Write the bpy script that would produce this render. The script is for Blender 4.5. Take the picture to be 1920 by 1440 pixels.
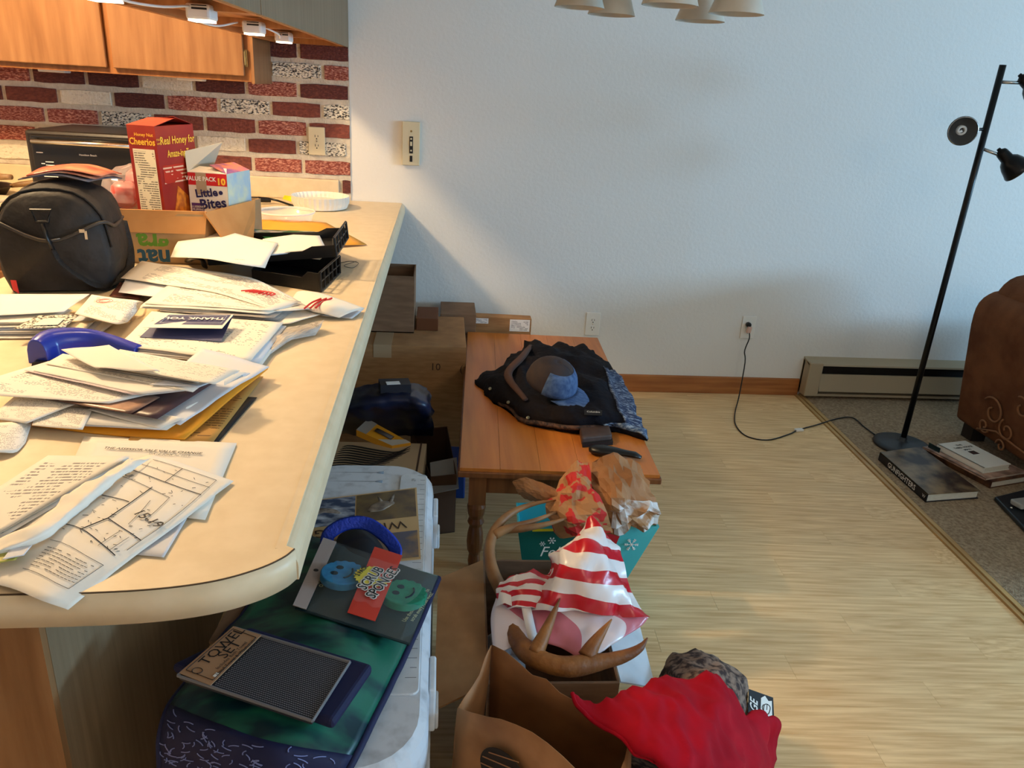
import bpy, bmesh, math, random
from mathutils import Vector, Matrix, noise
from math import sin, cos, pi, radians

for o in list(bpy.data.objects):
    bpy.data.objects.remove(o, do_unlink=True)
S = bpy.context.scene
COL = S.collection
random.seed(7)

# ---------------------------------------------------------------- camera
cd = bpy.data.cameras.new('camera')
cam = bpy.data.objects.new('camera', cd)
COL.objects.link(cam)
cd.sensor_width = 36.0
cd.lens = 26.995
cd.clip_start = 0.02
cam.matrix_world = Matrix(((0.99479568, -0.02372756, -0.09908864, 0.0),
                           (-0.08369896, 0.36427873, -0.92752115, -3.6),
                           (0.0581037, 0.93098765, 0.36039693, 1.42),
                           (0, 0, 0, 1)))
S.camera = cam

# ---------------------------------------------------------------- world, lights, exposure
w = bpy.data.worlds.new('sky')
S.world = w
w.use_nodes = True
w.node_tree.nodes['Background'].inputs[0].default_value = (0.42, 0.66, 1.0, 1)
w.node_tree.nodes['Background'].inputs[1].default_value = 1.0
S.view_settings.view_transform = 'Standard'
S.view_settings.look = 'None'
S.view_settings.gamma = 1.0
S.view_settings.use_curve_mapping = False
S.view_settings.exposure = 0.17


def area_light(name, loc, rot, size, size_y, power, color, shape='RECTANGLE', spread=180):
    l = bpy.data.lights.new(name, 'AREA')
    l.shape = shape
    l.size = size
    l.size_y = size_y
    l.energy = power
    l.color = color
    l.spread = radians(spread)
    o = bpy.data.objects.new(name, l)
    o.location = loc
    o.rotation_euler = rot
    COL.objects.link(o)
    return o


# daylight entering by the patio window in the right wall
area_light('window_daylight', (6.96, -3.1, 1.55), (0, radians(90), 0), 0.6, 1.7, 240, (0.36, 0.68, 1.0))
# round ceiling lamp over the kitchen
kl = bpy.data.lights.new('kitchen_ceiling_light', 'POINT')
kl.energy = 130
kl.color = (1.0, 0.71, 0.40)
kl.shadow_soft_size = 0.09
ko = bpy.data.objects.new('kitchen_ceiling_light', kl)
ko.location = (-1.58, -1.35, 2.30)
COL.objects.link(ko)
# unseen warm fill added behind the viewer to lift floor and shaded wall
hl = bpy.data.lights.new('added_fill_light', 'POINT')
hl.energy = 28
hl.color = (1.0, 0.84, 0.64)
hl.shadow_soft_size = 0.35
ho = bpy.data.objects.new('added_fill_light', hl)
ho.location = (1.9, -4.4, 2.2)
COL.objects.link(ho)

# ---------------------------------------------------------------- helpers


def lin(c):
    r = []
    for x in c[:3]:
        x = x / 255.0
        r.append(x / 12.92 if x <= 0.04045 else ((x + 0.055) / 1.055) ** 2.4)
    return (r[0], r[1], r[2], 1.0)


MATS = {}


def M(name, col, rough=0.6, col2=None, scale=8.0, stretch=(1, 1, 1), detail=3, lo=0.35, hi=0.65, bump=0.0, bscale=60.0,
      bstretch=(1, 1, 1), metal=0.0, spec=0.5, trans=0.0, alpha=1.0, emit=None, estr=0.0, sheen=0.0, rnd=0.0, coords='Object', sub=0.0, ior=1.45):
    if name in MATS:
        return MATS[name]
    m = bpy.data.materials.new(name)
    m.use_nodes = True
    nt = m.node_tree
    N, L = nt.nodes, nt.links
    b = N['Principled BSDF']
    b.inputs['Base Color'].default_value = lin(col)
    b.inputs['Roughness'].default_value = rough
    b.inputs['Metallic'].default_value = metal
    b.inputs['Specular IOR Level'].default_value = spec
    b.inputs['IOR'].default_value = ior
    b.inputs['Transmission Weight'].default_value = trans
    b.inputs['Alpha'].default_value = alpha
    if sheen:
        b.inputs['Sheen Weight'].default_value = sheen
    if sub:
        b.inputs['Subsurface Weight'].default_value = sub
        b.inputs['Subsurface Radius'].default_value = (0.02, 0.02, 0.02)
    if emit:
        b.inputs['Emission Color'].default_value = lin(emit)
        b.inputs['Emission Strength'].default_value = estr
    tc = None
    if col2 or bump:
        tc = N.new('ShaderNodeTexCoord')
    out = None
    if col2:
        mp = N.new('ShaderNodeMapping')
        mp.inputs['Scale'].default_value = stretch
        L.new(tc.outputs[coords], mp.inputs[0])
        if rnd:
            oi = N.new('ShaderNodeObjectInfo')
            mu = N.new('ShaderNodeMath')
            mu.operation = 'MULTIPLY'
            mu.inputs[1].default_value = 37.0
            L.new(oi.outputs['Random'], mu.inputs[0])
            cx = N.new('ShaderNodeCombineXYZ')
            L.new(mu.outputs[0], cx.inputs[0])
            L.new(mu.outputs[0], cx.inputs[1])
            L.new(cx.outputs[0], mp.inputs['Location'])
        n = N.new('ShaderNodeTexNoise')
        n.inputs['Scale'].default_value = scale
        n.inputs['Detail'].default_value = detail
        L.new(mp.outputs[0], n.inputs['Vector'])
        r = N.new('ShaderNodeValToRGB')
        r.color_ramp.elements[0].position = lo
        r.color_ramp.elements[1].position = hi
        r.color_ramp.elements[0].color = lin(col)
        r.color_ramp.elements[1].color = lin(col2)
        L.new(n.outputs[0], r.inputs[0])
        out = r.outputs[0]
        if rnd:
            hs = N.new('ShaderNodeHueSaturation')
            mr = N.new('ShaderNodeMapRange')
            mr.inputs[3].default_value = 1 - rnd
            mr.inputs[4].default_value = 1 + rnd
            L.new(oi.outputs['Random'], mr.inputs[0])
            L.new(mr.outputs[0], hs.inputs['Value'])
            L.new(out, hs.inputs['Color'])
            out = hs.outputs[0]
        L.new(out, b.inputs['Base Color'])
    if bump:
        mp2 = N.new('ShaderNodeMapping')
        mp2.inputs['Scale'].default_value = bstretch
        L.new(tc.outputs[coords], mp2.inputs[0])
        n2 = N.new('ShaderNodeTexNoise')
        n2.inputs['Scale'].default_value = bscale
        n2.inputs['Detail'].default_value = 2
        L.new(mp2.outputs[0], n2.inputs['Vector'])
        bp = N.new('ShaderNodeBump')
        bp.inputs['Strength'].default_value = bump
        bp.inputs['Distance'].default_value = 0.01
        L.new(n2.outputs[0], bp.inputs['Height'])
        L.new(bp.outputs[0], b.inputs['Normal'])
    MATS[name] = m
    return m


def Mprint(name, paper, ink, rows=26, cols=3.0, dens=0.5, box=(0.08, 0.92, 0.1, 0.9), rough=0.7, line=0.42, transp=0.0, stripes=False, cell=None):
    """paper with rows of printed text, from UV"""
    if name in MATS:
        return MATS[name]
    m = bpy.data.materials.new(name)
    m.use_nodes = True
    nt = m.node_tree
    N, L = nt.nodes, nt.links
    b = N['Principled BSDF']
    b.inputs['Roughness'].default_value = rough
    b.inputs['Specular IOR Level'].default_value = 0.2
    uv = N.new('ShaderNodeTexCoord')
    sp = N.new('ShaderNodeSeparateXYZ')
    L.new(uv.outputs['UV'], sp.inputs[0])

    def mth(op, a, bb=None):
        n = N.new('ShaderNodeMath')
        n.operation = op
        for i, q in enumerate((a, bb)):
            if q is None:
                continue
            if isinstance(q, (int, float)):
                n.inputs[i].default_value = q
            else:
                L.new(q, n.inputs[i])
        return n.outputs[0]
    u, v = sp.outputs[0], sp.outputs[1]
    vr = mth('MULTIPLY', v, rows)
    fr = mth('FRACT', vr)
    ln = mth('LESS_THAN', fr, line)
    if not stripes:
        cx = N.new('ShaderNodeCombineXYZ')
        L.new(mth('MULTIPLY', u, cols * 24), cx.inputs[0])
        L.new(mth('MULTIPLY', mth('FLOOR', vr), 3.7), cx.inputs[1])
        n1 = N.new('ShaderNodeTexNoise')
        n1.inputs['Scale'].default_value = 1.0
        n1.inputs['Detail'].default_value = 1
        L.new(cx.outputs[0], n1.inputs['Vector'])
        wd = mth('GREATER_THAN', n1.outputs[0], 1 - dens)
        cx2 = N.new('ShaderNodeCombineXYZ')
        L.new(mth('MULTIPLY', u, cols * 0.9), cx2.inputs[0])
        L.new(mth('MULTIPLY', v, rows * 0.12), cx2.inputs[1])
        n3 = N.new('ShaderNodeTexNoise')
        n3.inputs['Scale'].default_value = 1.3
        L.new(cx2.outputs[0], n3.inputs['Vector'])
        blk = mth('GREATER_THAN', n3.outputs[0], 0.46)
        k = mth('MULTIPLY', mth('MULTIPLY', ln, wd), blk)
    else:
        k = ln
    for ax, lo_, hi_ in ((u, box[0], box[1]), (v, box[2], box[3])):
        k = mth('MULTIPLY', k, mth('MULTIPLY', mth('GREATER_THAN', ax, lo_), mth('LESS_THAN', ax, hi_)))
    k = mth('MULTIPLY', k, 0.85)
    mx = N.new('ShaderNodeMixRGB')
    mx.inputs[1].default_value = lin(paper)
    mx.inputs[2].default_value = lin(ink)
    L.new(k, mx.inputs[0])
    L.new(mx.outputs[0], b.inputs['Base Color'])
    MATS[name] = m
    return m


OFF = {}


def V(p):
    return Vector(p)


class MB:
    def __init__(s):
        s.v, s.f, s.uv, s.mi = [], [], {}, []
        s.cur = 0

    def add(s, vs, fs):
        b = len(s.v)
        s.v += [tuple(p) for p in vs]
        for q in fs:
            s.f.append(tuple(b + i for i in q))
            s.mi.append(s.cur)
        return b

    def hexa(s, p):          # 4 bottom ccw + 4 top ccw
        s.add(p, [(3, 2, 1, 0), (4, 5, 6, 7), (0, 1, 5, 4), (1, 2, 6, 5), (2, 3, 7, 6), (3, 0, 4, 7)])
        return s

    def box(s, x0, x1, y0, y1, z0, z1):
        return s.hexa([(x0, y0, z0), (x1, y0, z0), (x1, y1, z0), (x0, y1, z0), (x0, y0, z1), (x1, y0, z1), (x1, y1, z1), (x0, y1, z1)])

    def obox(s, c, u, v, w):   # centre and three half-axis vectors
        c, u, v, w = V(c), V(u), V(v), V(w)
        return s.hexa([c - u - v - w, c + u - v - w, c + u + v - w, c - u + v - w, c - u - v + w, c + u - v + w, c + u + v + w, c - u + v + w])

    def prism(s, poly, z0, z1):
        n = len(poly)
        a = sum(poly[i][0] * poly[(i + 1) % n][1] - poly[(i + 1) % n][0] * poly[i][1] for i in range(n))
        if a < 0:
            poly = poly[::-1]
        vs = [(p[0], p[1], z0) for p in poly] + [(p[0], p[1], z1) for p in poly]
        s.add(vs, [tuple(range(n - 1, -1, -1)), tuple(range(n, 2 * n))] + [(i, (i + 1) % n, n + (i + 1) % n, n + i) for i in range(n)])
        return s

    def plate(s, p0, p1, p2, p3, t):     # quad with thickness along its normal (centred)
        p = [V(q) for q in (p0, p1, p2, p3)]
        n = (p[1] - p[0]).cross(p[3] - p[0])
        n = n.normalized() * (t / 2)
        return s.hexa([q - n for q in p] + [q + n for q in p])

    def poly_plate(s, pts, t):
        p = [V(q) for q in pts]
        n = Vector((0, 0, 0))
        for i in range(len(p)):
            n += (p[i] - p[0]).cross(p[(i + 1) % len(p)] - p[0])
        n = n.normalized() * (t / 2)
        k = len(p)
        s.add([q - n for q in p] + [q + n for q in p], [tuple(range(k - 1, -1, -1)), tuple(range(k, 2 * k))] + [(i, (i + 1) % k, k + (i + 1) % k, k + i) for i in range(k)])
        return s

    def tube(s, path, r, n=8, caps=True, flat=1.0, closed=False, upv=(0, 0, 1)):
        P = [V(p) for p in path]
        k = len(P)
        rs = r if isinstance(r, (list, tuple)) else [r] * k
        base = len(s.v)
        prev = None
        for i in range(k):
            if closed:
                t = P[(i + 1) % k] - P[i - 1]
            else:
                t = P[min(i + 1, k - 1)] - P[max(i - 1, 0)]
            if t.length < 1e-9:
                t = Vector((0, 0, 1))
            t.normalize()
            if prev is None:
                a = V(upv)
                if abs(a.dot(t)) > 0.95:
                    a = Vector((1, 0, 0))
                x = a - t * a.dot(t)
            else:
                x = prev - t * prev.dot(t)
                if x.length < 1e-6:
                    x = Vector((1, 0, 0)) - t * t.x
            x.normalize()
            prev = x
            y = t.cross(x)
            for j in range(n):
                an = 2 * pi * j / n
                s.v.append(tuple(P[i] + x * (rs[i] * flat * cos(an)) + y * (rs[i] * sin(an))))
        m = k if closed else k - 1
        for i in range(m):
            for j in range(n):
                a, b2 = base + i * n + j, base + i * n + (j + 1) % n
                i2 = (i + 1) % k
                s.f.append((a, b2, base + i2 * n + (j + 1) % n, base + i2 * n + j))
                s.mi.append(s.cur)
        if caps and not closed:
            s.f.append(tuple(base + j for j in range(n - 1, -1, -1)))
            s.f.append(tuple(base + (k - 1) * n + j for j in range(n)))
            s.mi += [s.cur, s.cur]
        return s

    def lathe(s, c, prof, n=24, axis=None, capb=True, capt=True):   # prof: (r, h) bottom to top
        c = V(c)
        ax = V(axis).normalized() if axis else Vector((0, 0, 1))
        x = Vector((1, 0, 0)) if abs(ax.x) < 0.9 else Vector((0, 1, 0))
        x = (x - ax * x.dot(ax)).normalized()
        y = ax.cross(x)
        b = len(s.v)
        for r, h in prof:
            for j in range(n):
                an = 2 * pi * j / n
                s.v.append(tuple(c + ax * h + x * (r * cos(an)) + y * (r * sin(an))))
        for i in range(len(prof) - 1):
            for j in range(n):
                s.f.append((b + i * n + j, b + i * n + (j + 1) % n, b + (i + 1) * n + (j + 1) % n, b + (i + 1) * n + j))
                s.mi.append(s.cur)
        if capb:
            s.f.append(tuple(b + j for j in range(n - 1, -1, -1)))
            s.mi.append(s.cur)
        if capt:
            k = b + (len(prof) - 1) * n
            s.f.append(tuple(k + j for j in range(n)))
            s.mi.append(s.cur)
        return s

    def grid(s, G, t=0.0, closed=False):     # G[i][j] points; optional thickness; uv
        nu, nv = len(G), len(G[0])
        P = [[V(p) for p in row] for row in G]

        def nrm(i, j):
            a = P[min(i + 1, nu - 1)][j] - P[max(i - 1, 0)][j]
            b2 = P[i][min(j + 1, nv - 1)] - P[i][max(j - 1, 0)]
            n = a.cross(b2)
            return n.normalized() if n.length > 1e-12 else Vector((0, 0, 1))
        b = len(s.v)
        for i in range(nu):
            for j in range(nv):
                s.uv[len(s.v)] = (i / (nu - 1), j / (nv - 1))
                s.v.append(tuple(P[i][j]))
        q = lambda i, j: b + i * nv + j
        for i in range(nu - 1):
            for j in range(nv - 1):
                s.f.append((q(i, j), q(i + 1, j), q(i + 1, j + 1), q(i, j + 1)))
                s.mi.append(s.cur)
        if t:
            c = len(s.v)
            for i in range(nu):
                for j in range(nv):
                    s.uv[len(s.v)] = (i / (nu - 1), j / (nv - 1))
                    s.v.append(tuple(P[i][j] - nrm(i, j) * t))
            r = lambda i, j: c + i * nv + j
            for i in range(nu - 1):
                for j in range(nv - 1):
                    s.f.append((r(i, j), r(i, j + 1), r(i + 1, j + 1), r(i + 1, j)))
                    s.mi.append(s.cur)
            ring = [(i, 0) for i in range(nu)] + [(nu - 1, j) for j in range(1, nv)] + [(i, nv - 1) for i in range(nu - 2, -1, -1)] + [(0, j) for j in range(nv - 2, 0, -1)]
            for k in range(len(ring)):
                a, d = ring[k], ring[(k + 1) % len(ring)]
                s.f.append((q(*a), r(*a), r(*d), q(*d)))
                s.mi.append(s.cur)
        return s

    def build(s, name, mat, parent=None, smooth=False, bevel=0.0, subd=0, seg=2):
        me = bpy.data.meshes.new(name)
        if parent is not None:
            off = OFF[parent.name]
        else:
            xs, ys, zs = [p[0] for p in s.v], [p[1] for p in s.v], [p[2] for p in s.v]
            off = Vector(((min(xs) + max(xs)) / 2, (min(ys) + max(ys)) / 2, min(zs)))
        me.from_pydata([(p[0] - off[0], p[1] - off[1], p[2] - off[2]) for p in s.v], [], s.f)
        mats = mat if isinstance(mat, (list, tuple)) else [mat]
        for m_ in mats:
            me.materials.append(m_)
        if len(mats) > 1:
            for p, k in zip(me.polygons, s.mi):
                p.material_index = k
        if s.uv:
            ul = me.uv_layers.new(name='UVMap')
            for lp in me.loops:
                ul.data[lp.index].uv = s.uv.get(lp.vertex_index, (0, 0))
        me.update()
        if smooth:
            for p in me.polygons:
                p.use_smooth = True
        o = bpy.data.objects.new(name, me)
        COL.objects.link(o)
        if parent is not None:
            o.parent = parent
        else:
            o.location = off
        OFF[o.name] = off
        if bevel:
            b = o.modifiers.new('bevel', 'BEVEL')
            b.width = bevel
            b.segments = seg
            b.limit_method = 'ANGLE'
            b.angle_limit = radians(40)
            if smooth:
                o.modifiers.new('wn', 'WEIGHTED_NORMAL')
        if subd:
            d = o.modifiers.new('sub', 'SUBSURF')
            d.levels = subd
            d.render_levels = subd
        return o


def tag(o, label, cat, group=None, kind=None):
    o['label'] = label
    if cat:
        o['category'] = cat
    if group:
        o['group'] = group
    if kind:
        o['kind'] = kind
    return o


def thing(name, loc, label, cat, group=None, kind=None):
    o = bpy.data.objects.new(name, None)
    o.empty_display_size = 0.05
    COL.objects.link(o)
    o.location = loc
    OFF[o.name] = V(loc)
    return tag(o, label, cat, group, kind)


def struct(o, label, cat='room'):
    o['kind'] = 'structure'
    o['label'] = label
    o['category'] = cat
    return o


def text(s, size, o, u, v, mat, parent, name='lettering', bold=0.0, align='CENTER', sx=1.0, eps=0.0006, shear=0.0):
    cu = bpy.data.curves.new('txt', 'FONT')
    cu.body = s
    cu.size = size
    cu.align_x = align
    cu.align_y = 'CENTER'
    cu.offset = bold
    cu.shear = shear
    cu.resolution_u = 2
    t = bpy.data.objects.new('txt', cu)
    me0 = t.to_mesh()
    u, v, o = V(u).normalized(), V(v), V(o)
    v = (v - u * v.dot(u)).normalized()
    n = u.cross(v)
    vs = [o + u * (p.co.x * sx) + v * p.co.y + n * eps for p in me0.vertices]
    fs = [tuple(p.vertices) for p in me0.polygons]
    t.to_mesh_clear()
    bpy.data.objects.remove(t)
    mb = MB()
    mb.v = [tuple(p) for p in vs]
    mb.f = fs
    mb.mi = [0] * len(fs)
    return mb.build(name, mat, parent)


def nz(x, y, z=0.0):
    return noise.noise(Vector((x, y, z)))


def cr(p0, p1, p2, p3, t):
    return 0.5 * ((2 * p1) + (p2 - p0) * t + (2 * p0 - 5 * p1 + 4 * p2 - p3) * t * t + (3 * p1 - p0 - 3 * p2 + p3) * t ** 3)


def spline(pts, n):
    P = [V(p) for p in pts]
    k = len(P) - 1
    out = []
    for i in range(n + 1):
        t = i / n * k
        a = min(int(t), k - 1)
        f = t - a
        g = lambda q: P[min(max(q, 0), k)]
        p0 = g(a - 1) if a > 0 else P[0] * 2 - P[1]
        p3 = g(a + 2) if a + 2 <= k else P[k] * 2 - P[k - 1]
        out.append(cr(p0, P[a], P[a + 1], p3, f))
    return out


def patch(rows, nu, nv, amp=0.0, freq=8.0, seed=0.0, aniso=(1, 1, 1), ridged=False):
    """smooth surface through a grid of control points, with wrinkles"""
    R = [spline(r, nv) for r in rows]
    G = [[None] * (nv + 1) for _ in range(nu + 1)]
    for j in range(nv + 1):
        c = spline([r[j] for r in R], nu)
        for i in range(nu + 1):
            G[i][j] = c[i]
    if amp:
        Q = [[p.copy() for p in r] for r in G]
        for i in range(nu + 1):
            for j in range(nv + 1):
                a = Q[min(i + 1, nu)][j] - Q[max(i - 1, 0)][j]
                b = Q[i][min(j + 1, nv)] - Q[i][max(j - 1, 0)]
                n = a.cross(b)
                n = n.normalized() if n.length > 1e-12 else Vector((0, 0, 1))
                p = Q[i][j]
                h = nz(p.x * freq * aniso[0] + seed, p.y * freq * aniso[1] + seed * 2, p.z * freq * aniso[2])
                h2 = nz(p.x * freq * 2.3 * aniso[0] - seed, p.y * freq * 2.3 * aniso[1], p.z * freq * 2.3 * aniso[2] + seed)
                if ridged:
                    h = 0.5 - 2 * abs(h)
                    h2 = 0.5 - 2 * abs(h2)
                G[i][j] = p + n * (amp * (h + 0.5 * h2))
    return G


def sheet(name, c, mat, label, cat='paper', group=None, amp=0.002, arch=0.0, curl=None, n=9, t=0.0005, seed=None, parent=None):
    """paper: corners c0 c1 c2 c3 around, uv (0,0) (1,0) (1,1) (0,1)"""
    c = [V(p) for p in c]
    seed = random.random() * 40 if seed is None else seed
    G = []
    for i in range(n + 1):
        u = i / n
        row = []
        for j in range(n + 1):
            v = j / n
            p = c[0] * ((1 - u) * (1 - v)) + c[1] * (u * (1 - v)) + c[2] * (u * v) + c[3] * ((1 - u) * v)
            h = arch * sin(pi * u) + amp * (0.6 + nz(p.x * 9 + seed, p.y * 9, seed) + 0.5 * nz(p.x * 22, p.y * 22 + seed, 3))
            if curl:
                h += curl[0] * max(0, u - 0.6) ** 2 * 6 + curl[1] * max(0, 0.4 - u) ** 2 * 6 + curl[2] * max(0, v - 0.6) ** 2 * 6 + curl[3] * max(0, 0.4 - v) ** 2 * 6
            row.append(p + Vector((0, 0, h)))
        G.append(row)
    mb = MB()
    mb.grid(G, t)
    o = mb.build(name, mat, parent, smooth=True)
    if parent is None:
        tag(o, label, cat, group)
    return o


def openbox(mb, c4, z0, z1, t=0.004, slope=None):
    """four walls and a bottom; c4 footprint ccw; slope = top footprint"""
    top = slope or c4
    cx = sum(p[0] for p in c4) / 4
    cy = sum(p[1] for p in c4) / 4
    ins = lambda p: (p[0] + (cx - p[0]) * 0.03, p[1] + (cy - p[1]) * 0.03)
    for i in range(4):
        a, b = c4[i], c4[(i + 1) % 4]
        A, B = top[i], top[(i + 1) % 4]
        ai, bi, Ai, Bi = ins(a), ins(b), ins(A), ins(B)
        mb.hexa([(*a[:2], z0), (*b[:2], z0), (*bi, z0), (*ai, z0), (*A[:2], z1), (*B[:2], z1), (*Bi, z1), (*Ai, z1)])
    mb.prism([p[:2] for p in c4], z0, z0 + t)
    return mb


def rect(cx, cy, w, d, ang=0.0):
    c, s = cos(radians(ang)), sin(radians(ang))
    return [(cx + c * a - s * b, cy + s * a + c * b) for a, b in ((-w / 2, -d / 2), (w / 2, -d / 2), (w / 2, d / 2), (-w / 2, d / 2))]


def lerp(a, b, t):
    return V(a) * (1 - t) + V(b) * t

# ---------------------------------------------------------------- materials
m_wall = M('painted_wall', (226, 224, 220), 0.75, bump=0.12, bscale=75, spec=0.25)
m_ceil = M('ceiling_paint', (230, 228, 222), 0.9, bump=0.2, bscale=90)
m_mortar = M('mortar', (214, 204, 186), 0.9, (198, 186, 168), 30, bump=0.5, bscale=120)
m_oak = M('oak_cabinet', (150, 108, 70), 0.42, (122, 82, 48), 3.5, (9, 9, 0.8), 5, 0.3, 0.72, bump=0.05, bscale=30, bstretch=(9, 9, 0.6))
m_oakend = M('oak_end', (152, 98, 50), 0.45, (126, 76, 36), 4, (10, 10, 0.7), 5)
m_panel = M('cabinet_back_veneer', (142, 118, 90), 0.5, (122, 100, 74), 5, (14, 14, 0.5), 5, 0.3, 0.7)
m_under = M('cabinet_bottom', (188, 132, 76), 0.5, (160, 104, 54), 4, (10, 1, 1), 4)
m_lam = M('countertop_laminate', (226, 206, 172), 0.38, (219, 198, 162), 26, detail=4, spec=0.4)
m_seam = M('laminate_seam', (70, 52, 34), 0.6)
m_dark = M('dark_gap', (22, 16, 12), 0.8)
m_base = M('base_trim_oak', (176, 112, 56), 0.5, (146, 86, 38), 4, (0.8, 9, 12), 4)
m_plank = M('bamboo_plank', (245, 212, 160), 0.42, (214, 172, 118), 5.0, (0.9, 17, 1), 4, 0.32, 0.70, rnd=0.035, spec=0.35)
m_sub = M('subfloor', (150, 120, 84), 0.8)
m_carpet = M('carpet', (186, 162, 130), 0.95, (146, 122, 94), 90, detail=4, bump=1.0, bscale=260)
m_white = M('white_plastic', (232, 230, 224), 0.4)
m_ivory = M('ivory_plastic', (218, 205, 172), 0.4)
m_black = M('black_plastic', (18, 18, 19), 0.35)
m_blackm = M('black_metal', (16, 16, 18), 0.3, metal=0.4)
m_chrome = M('chrome', (190, 190, 190), 0.22, metal=1.0)
m_brass = M('hinge_metal', (150, 128, 88), 0.35, metal=1.0)
m_heater = M('heater_enamel', (168, 152, 126), 0.5)
m_ink = M('black_ink', (24, 22, 24), 0.6)
m_inkw = M('white_ink', (236, 234, 228), 0.6)

# ---------------------------------------------------------------- room shell
wb = MB().box(-3.3, 7.1, 0.0, 0.12, -0.08, 2.46).build('wall_back', m_wall)
struct(wb, 'white textured dining room wall across the back', 'wall')
wl = MB().box(-3.4, -3.3, -5.2, 0.12, 0, 2.46).build('wall_left', m_wall)
struct(wl, 'plain kitchen wall on the far left', 'wall')
wf = MB().box(-3.4, 7.1, -5.3, -5.2, 0, 2.46).build('wall_front', m_wall)
struct(wf, 'plain wall behind the viewer', 'wall')
r = MB()
r.box(7.0, 7.1, -5.2, -4.3, 0, 2.46)
r.box(7.0, 7.1, -1.9, 0.0, 0, 2.46)
r.box(7.0, 7.1, -4.3, -1.9, 2.0, 2.46)
r.box(7.0, 7.1, -4.3, -1.9, 0, 1.1)
struct(r.build('wall_right', m_wall), 'living room wall with the wide window', 'wall')
ce = MB().box(-3.4, 7.1, -5.3, 0.12, 2.46, 2.54).build('ceiling', m_ceil)
struct(ce, 'white room ceiling', 'ceiling')
wn = thing('window_1', (7.05, -3.1, 1.1), 'wide living room window in the right wall', 'window', kind='structure')
f = MB()
for y0, y1, z0, z1 in ((-4.3, -4.24, 1.1, 2.0), (-1.96, -1.9, 1.1, 2.0), (-4.24, -1.96, 1.1, 1.16), (-4.24, -1.96, 1.94, 2.0), (-3.13, -3.07, 1.16, 1.94)):
    f.box(7.01, 7.09, y0, y1, z0, z1)
f.build('window_frame', m_white, wn)

# floor: bamboo planks lying across the room, their edge against the carpet turned by 2.75 degrees
fl = MB().box(-3.3, 7.0, -5.2, 0.0, -0.08, -0.012).build('floor', m_sub)
struct(fl, 'pale bamboo plank floor with a fine streaky grain', 'floor')
FA = radians(-2.75)
ex, ey = Vector((cos(FA), sin(FA), 0)), Vector((-sin(FA), cos(FA), 0))
F0 = Vector((1.906, 0.0, 0))          # where the edge strip meets the back wall


def fp(a, b, z=0.0):                  # along plank, away from wall
    q = F0 + ex * a + ey * b
    return (q.x, q.y, z)


PW, PL = 0.0935, 0.93
pm = MB()
g = 0.0003
pm.hexa([(g, g, -.0115), (PL - g, g, -.0115), (PL - g, PW - g, -.0115), (g, PW - g, -.0115), (g, g, 0), (PL - g, g, 0), (PL - g, PW - g, 0), (g, PW - g, 0)])
plank_me = None
row = 0
b = 0.05
while b > -3.3:
    st = (row * 0.37) % 1.0 * PL
    a = -0.035 - PL
    first = True
    a = -0.033
    k = 0
    while a > -2.7:
        ln = (PL - st) if first and st > 0.12 else PL
        a0 = a - ln
        first = False
        if plank_me is None:
            o = pm.build('plank', m_plank, fl)
            o.modifiers.clear()
            plank_me = o.data
            for vv in plank_me.vertices:
                vv.co = vv.co + OFF['floor']
        else:
            o = bpy.data.objects.new('plank', plank_me)
            COL.objects.link(o)
            o.parent = fl
        q = fp(a0, b - PW)
        o.location = Vector(q) - OFF['floor']
        o.rotation_euler = (0, 0, FA)
        o.scale = (ln / PL, 1, 1)
        a = a0
        k += 1
    b -= PW
    row += 1
# carpet beyond the edge strip
cp = MB()
cp.prism([fp(0.014, 0.06)[:2], fp(0.014, -5.3)[:2], (7.0, -5.2), (7.0, 0)], -0.012, 0.006)
struct(cp.build('carpet', m_carpet), 'taupe cut-pile carpet of the living room side', 'carpet')
tr = MB()
for a0, a1, z in ((-0.033, -0.012, 0.006), (-0.010, 0.014, 0.0075)):
    tr.hexa([fp(a0, -5.2, -.01), fp(a1, -5.2, -.01), fp(a1, -0.0, -.01), fp(a0, -0.0, -.01), fp(a0 + .003, -5.2, z), fp(a1 - .003, -5.2, z), fp(a1 - .003, -0.0, z), fp(a0 + .003, -0.0, z)])
m_strip = M('edge_strip_wood', (196, 160, 104), 0.45, (170, 132, 80), 5, (9, 0.8, 1), 4)
struct(tr.build('trim_1', m_strip), 'narrow wooden strip between bamboo floor and carpet', 'trim')
bb = MB()
bb.hexa([(-0.158, -0.014, 0), (1.887, -0.014, 0), (1.887, 0, 0), (-0.158, 0, 0), (-0.158, -0.010, .088), (1.887, -0.010, .088), (1.887, 0, .092), (-0.158, 0, .092)])
struct(bb.build('baseboard_back', m_base, bevel=0.003), 'low oak baseboard along the white wall', 'baseboard')

# brick facing of the kitchen wall (parts of the back wall)
mp_ = MB().box(-3.28, -0.400, -0.005, 0.0, 0.896, 1.56).build('mortar_bed', m_mortar, wb)
BK = {
    'r': M('brick_red', (134, 72, 58), 0.85, (106, 54, 46), 60, (1, 1, 2), 5, rnd=0.10, bump=0.6, bscale=80),
    'd': M('brick_dark', (84, 42, 38), 0.85, (122, 66, 56), 80, (1, 1, 3.0), 6, 0.46, 0.74, rnd=0.12, bump=0.6, bscale=80),
    'p': M('brick_scratched', (136, 64, 54), 0.85, (214, 152, 132), 90, (1, 1, 3.0), 7, 0.46, 0.66, rnd=0.08, bump=0.8, bscale=90),
    'w': M('brick_white', (232, 222, 200), 0.85, (186, 172, 148), 60, (1, 1, 3), 6, 0.58, 0.70, rnd=0.04, bump=0.6, bscale=80),
    'b': M('brick_white_black', (232, 224, 206), 0.85, (44, 40, 42), 110, (1, 1, 2.0), 7, 0.47, 0.60, rnd=0.04, bump=0.8, bscale=90),
}
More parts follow.
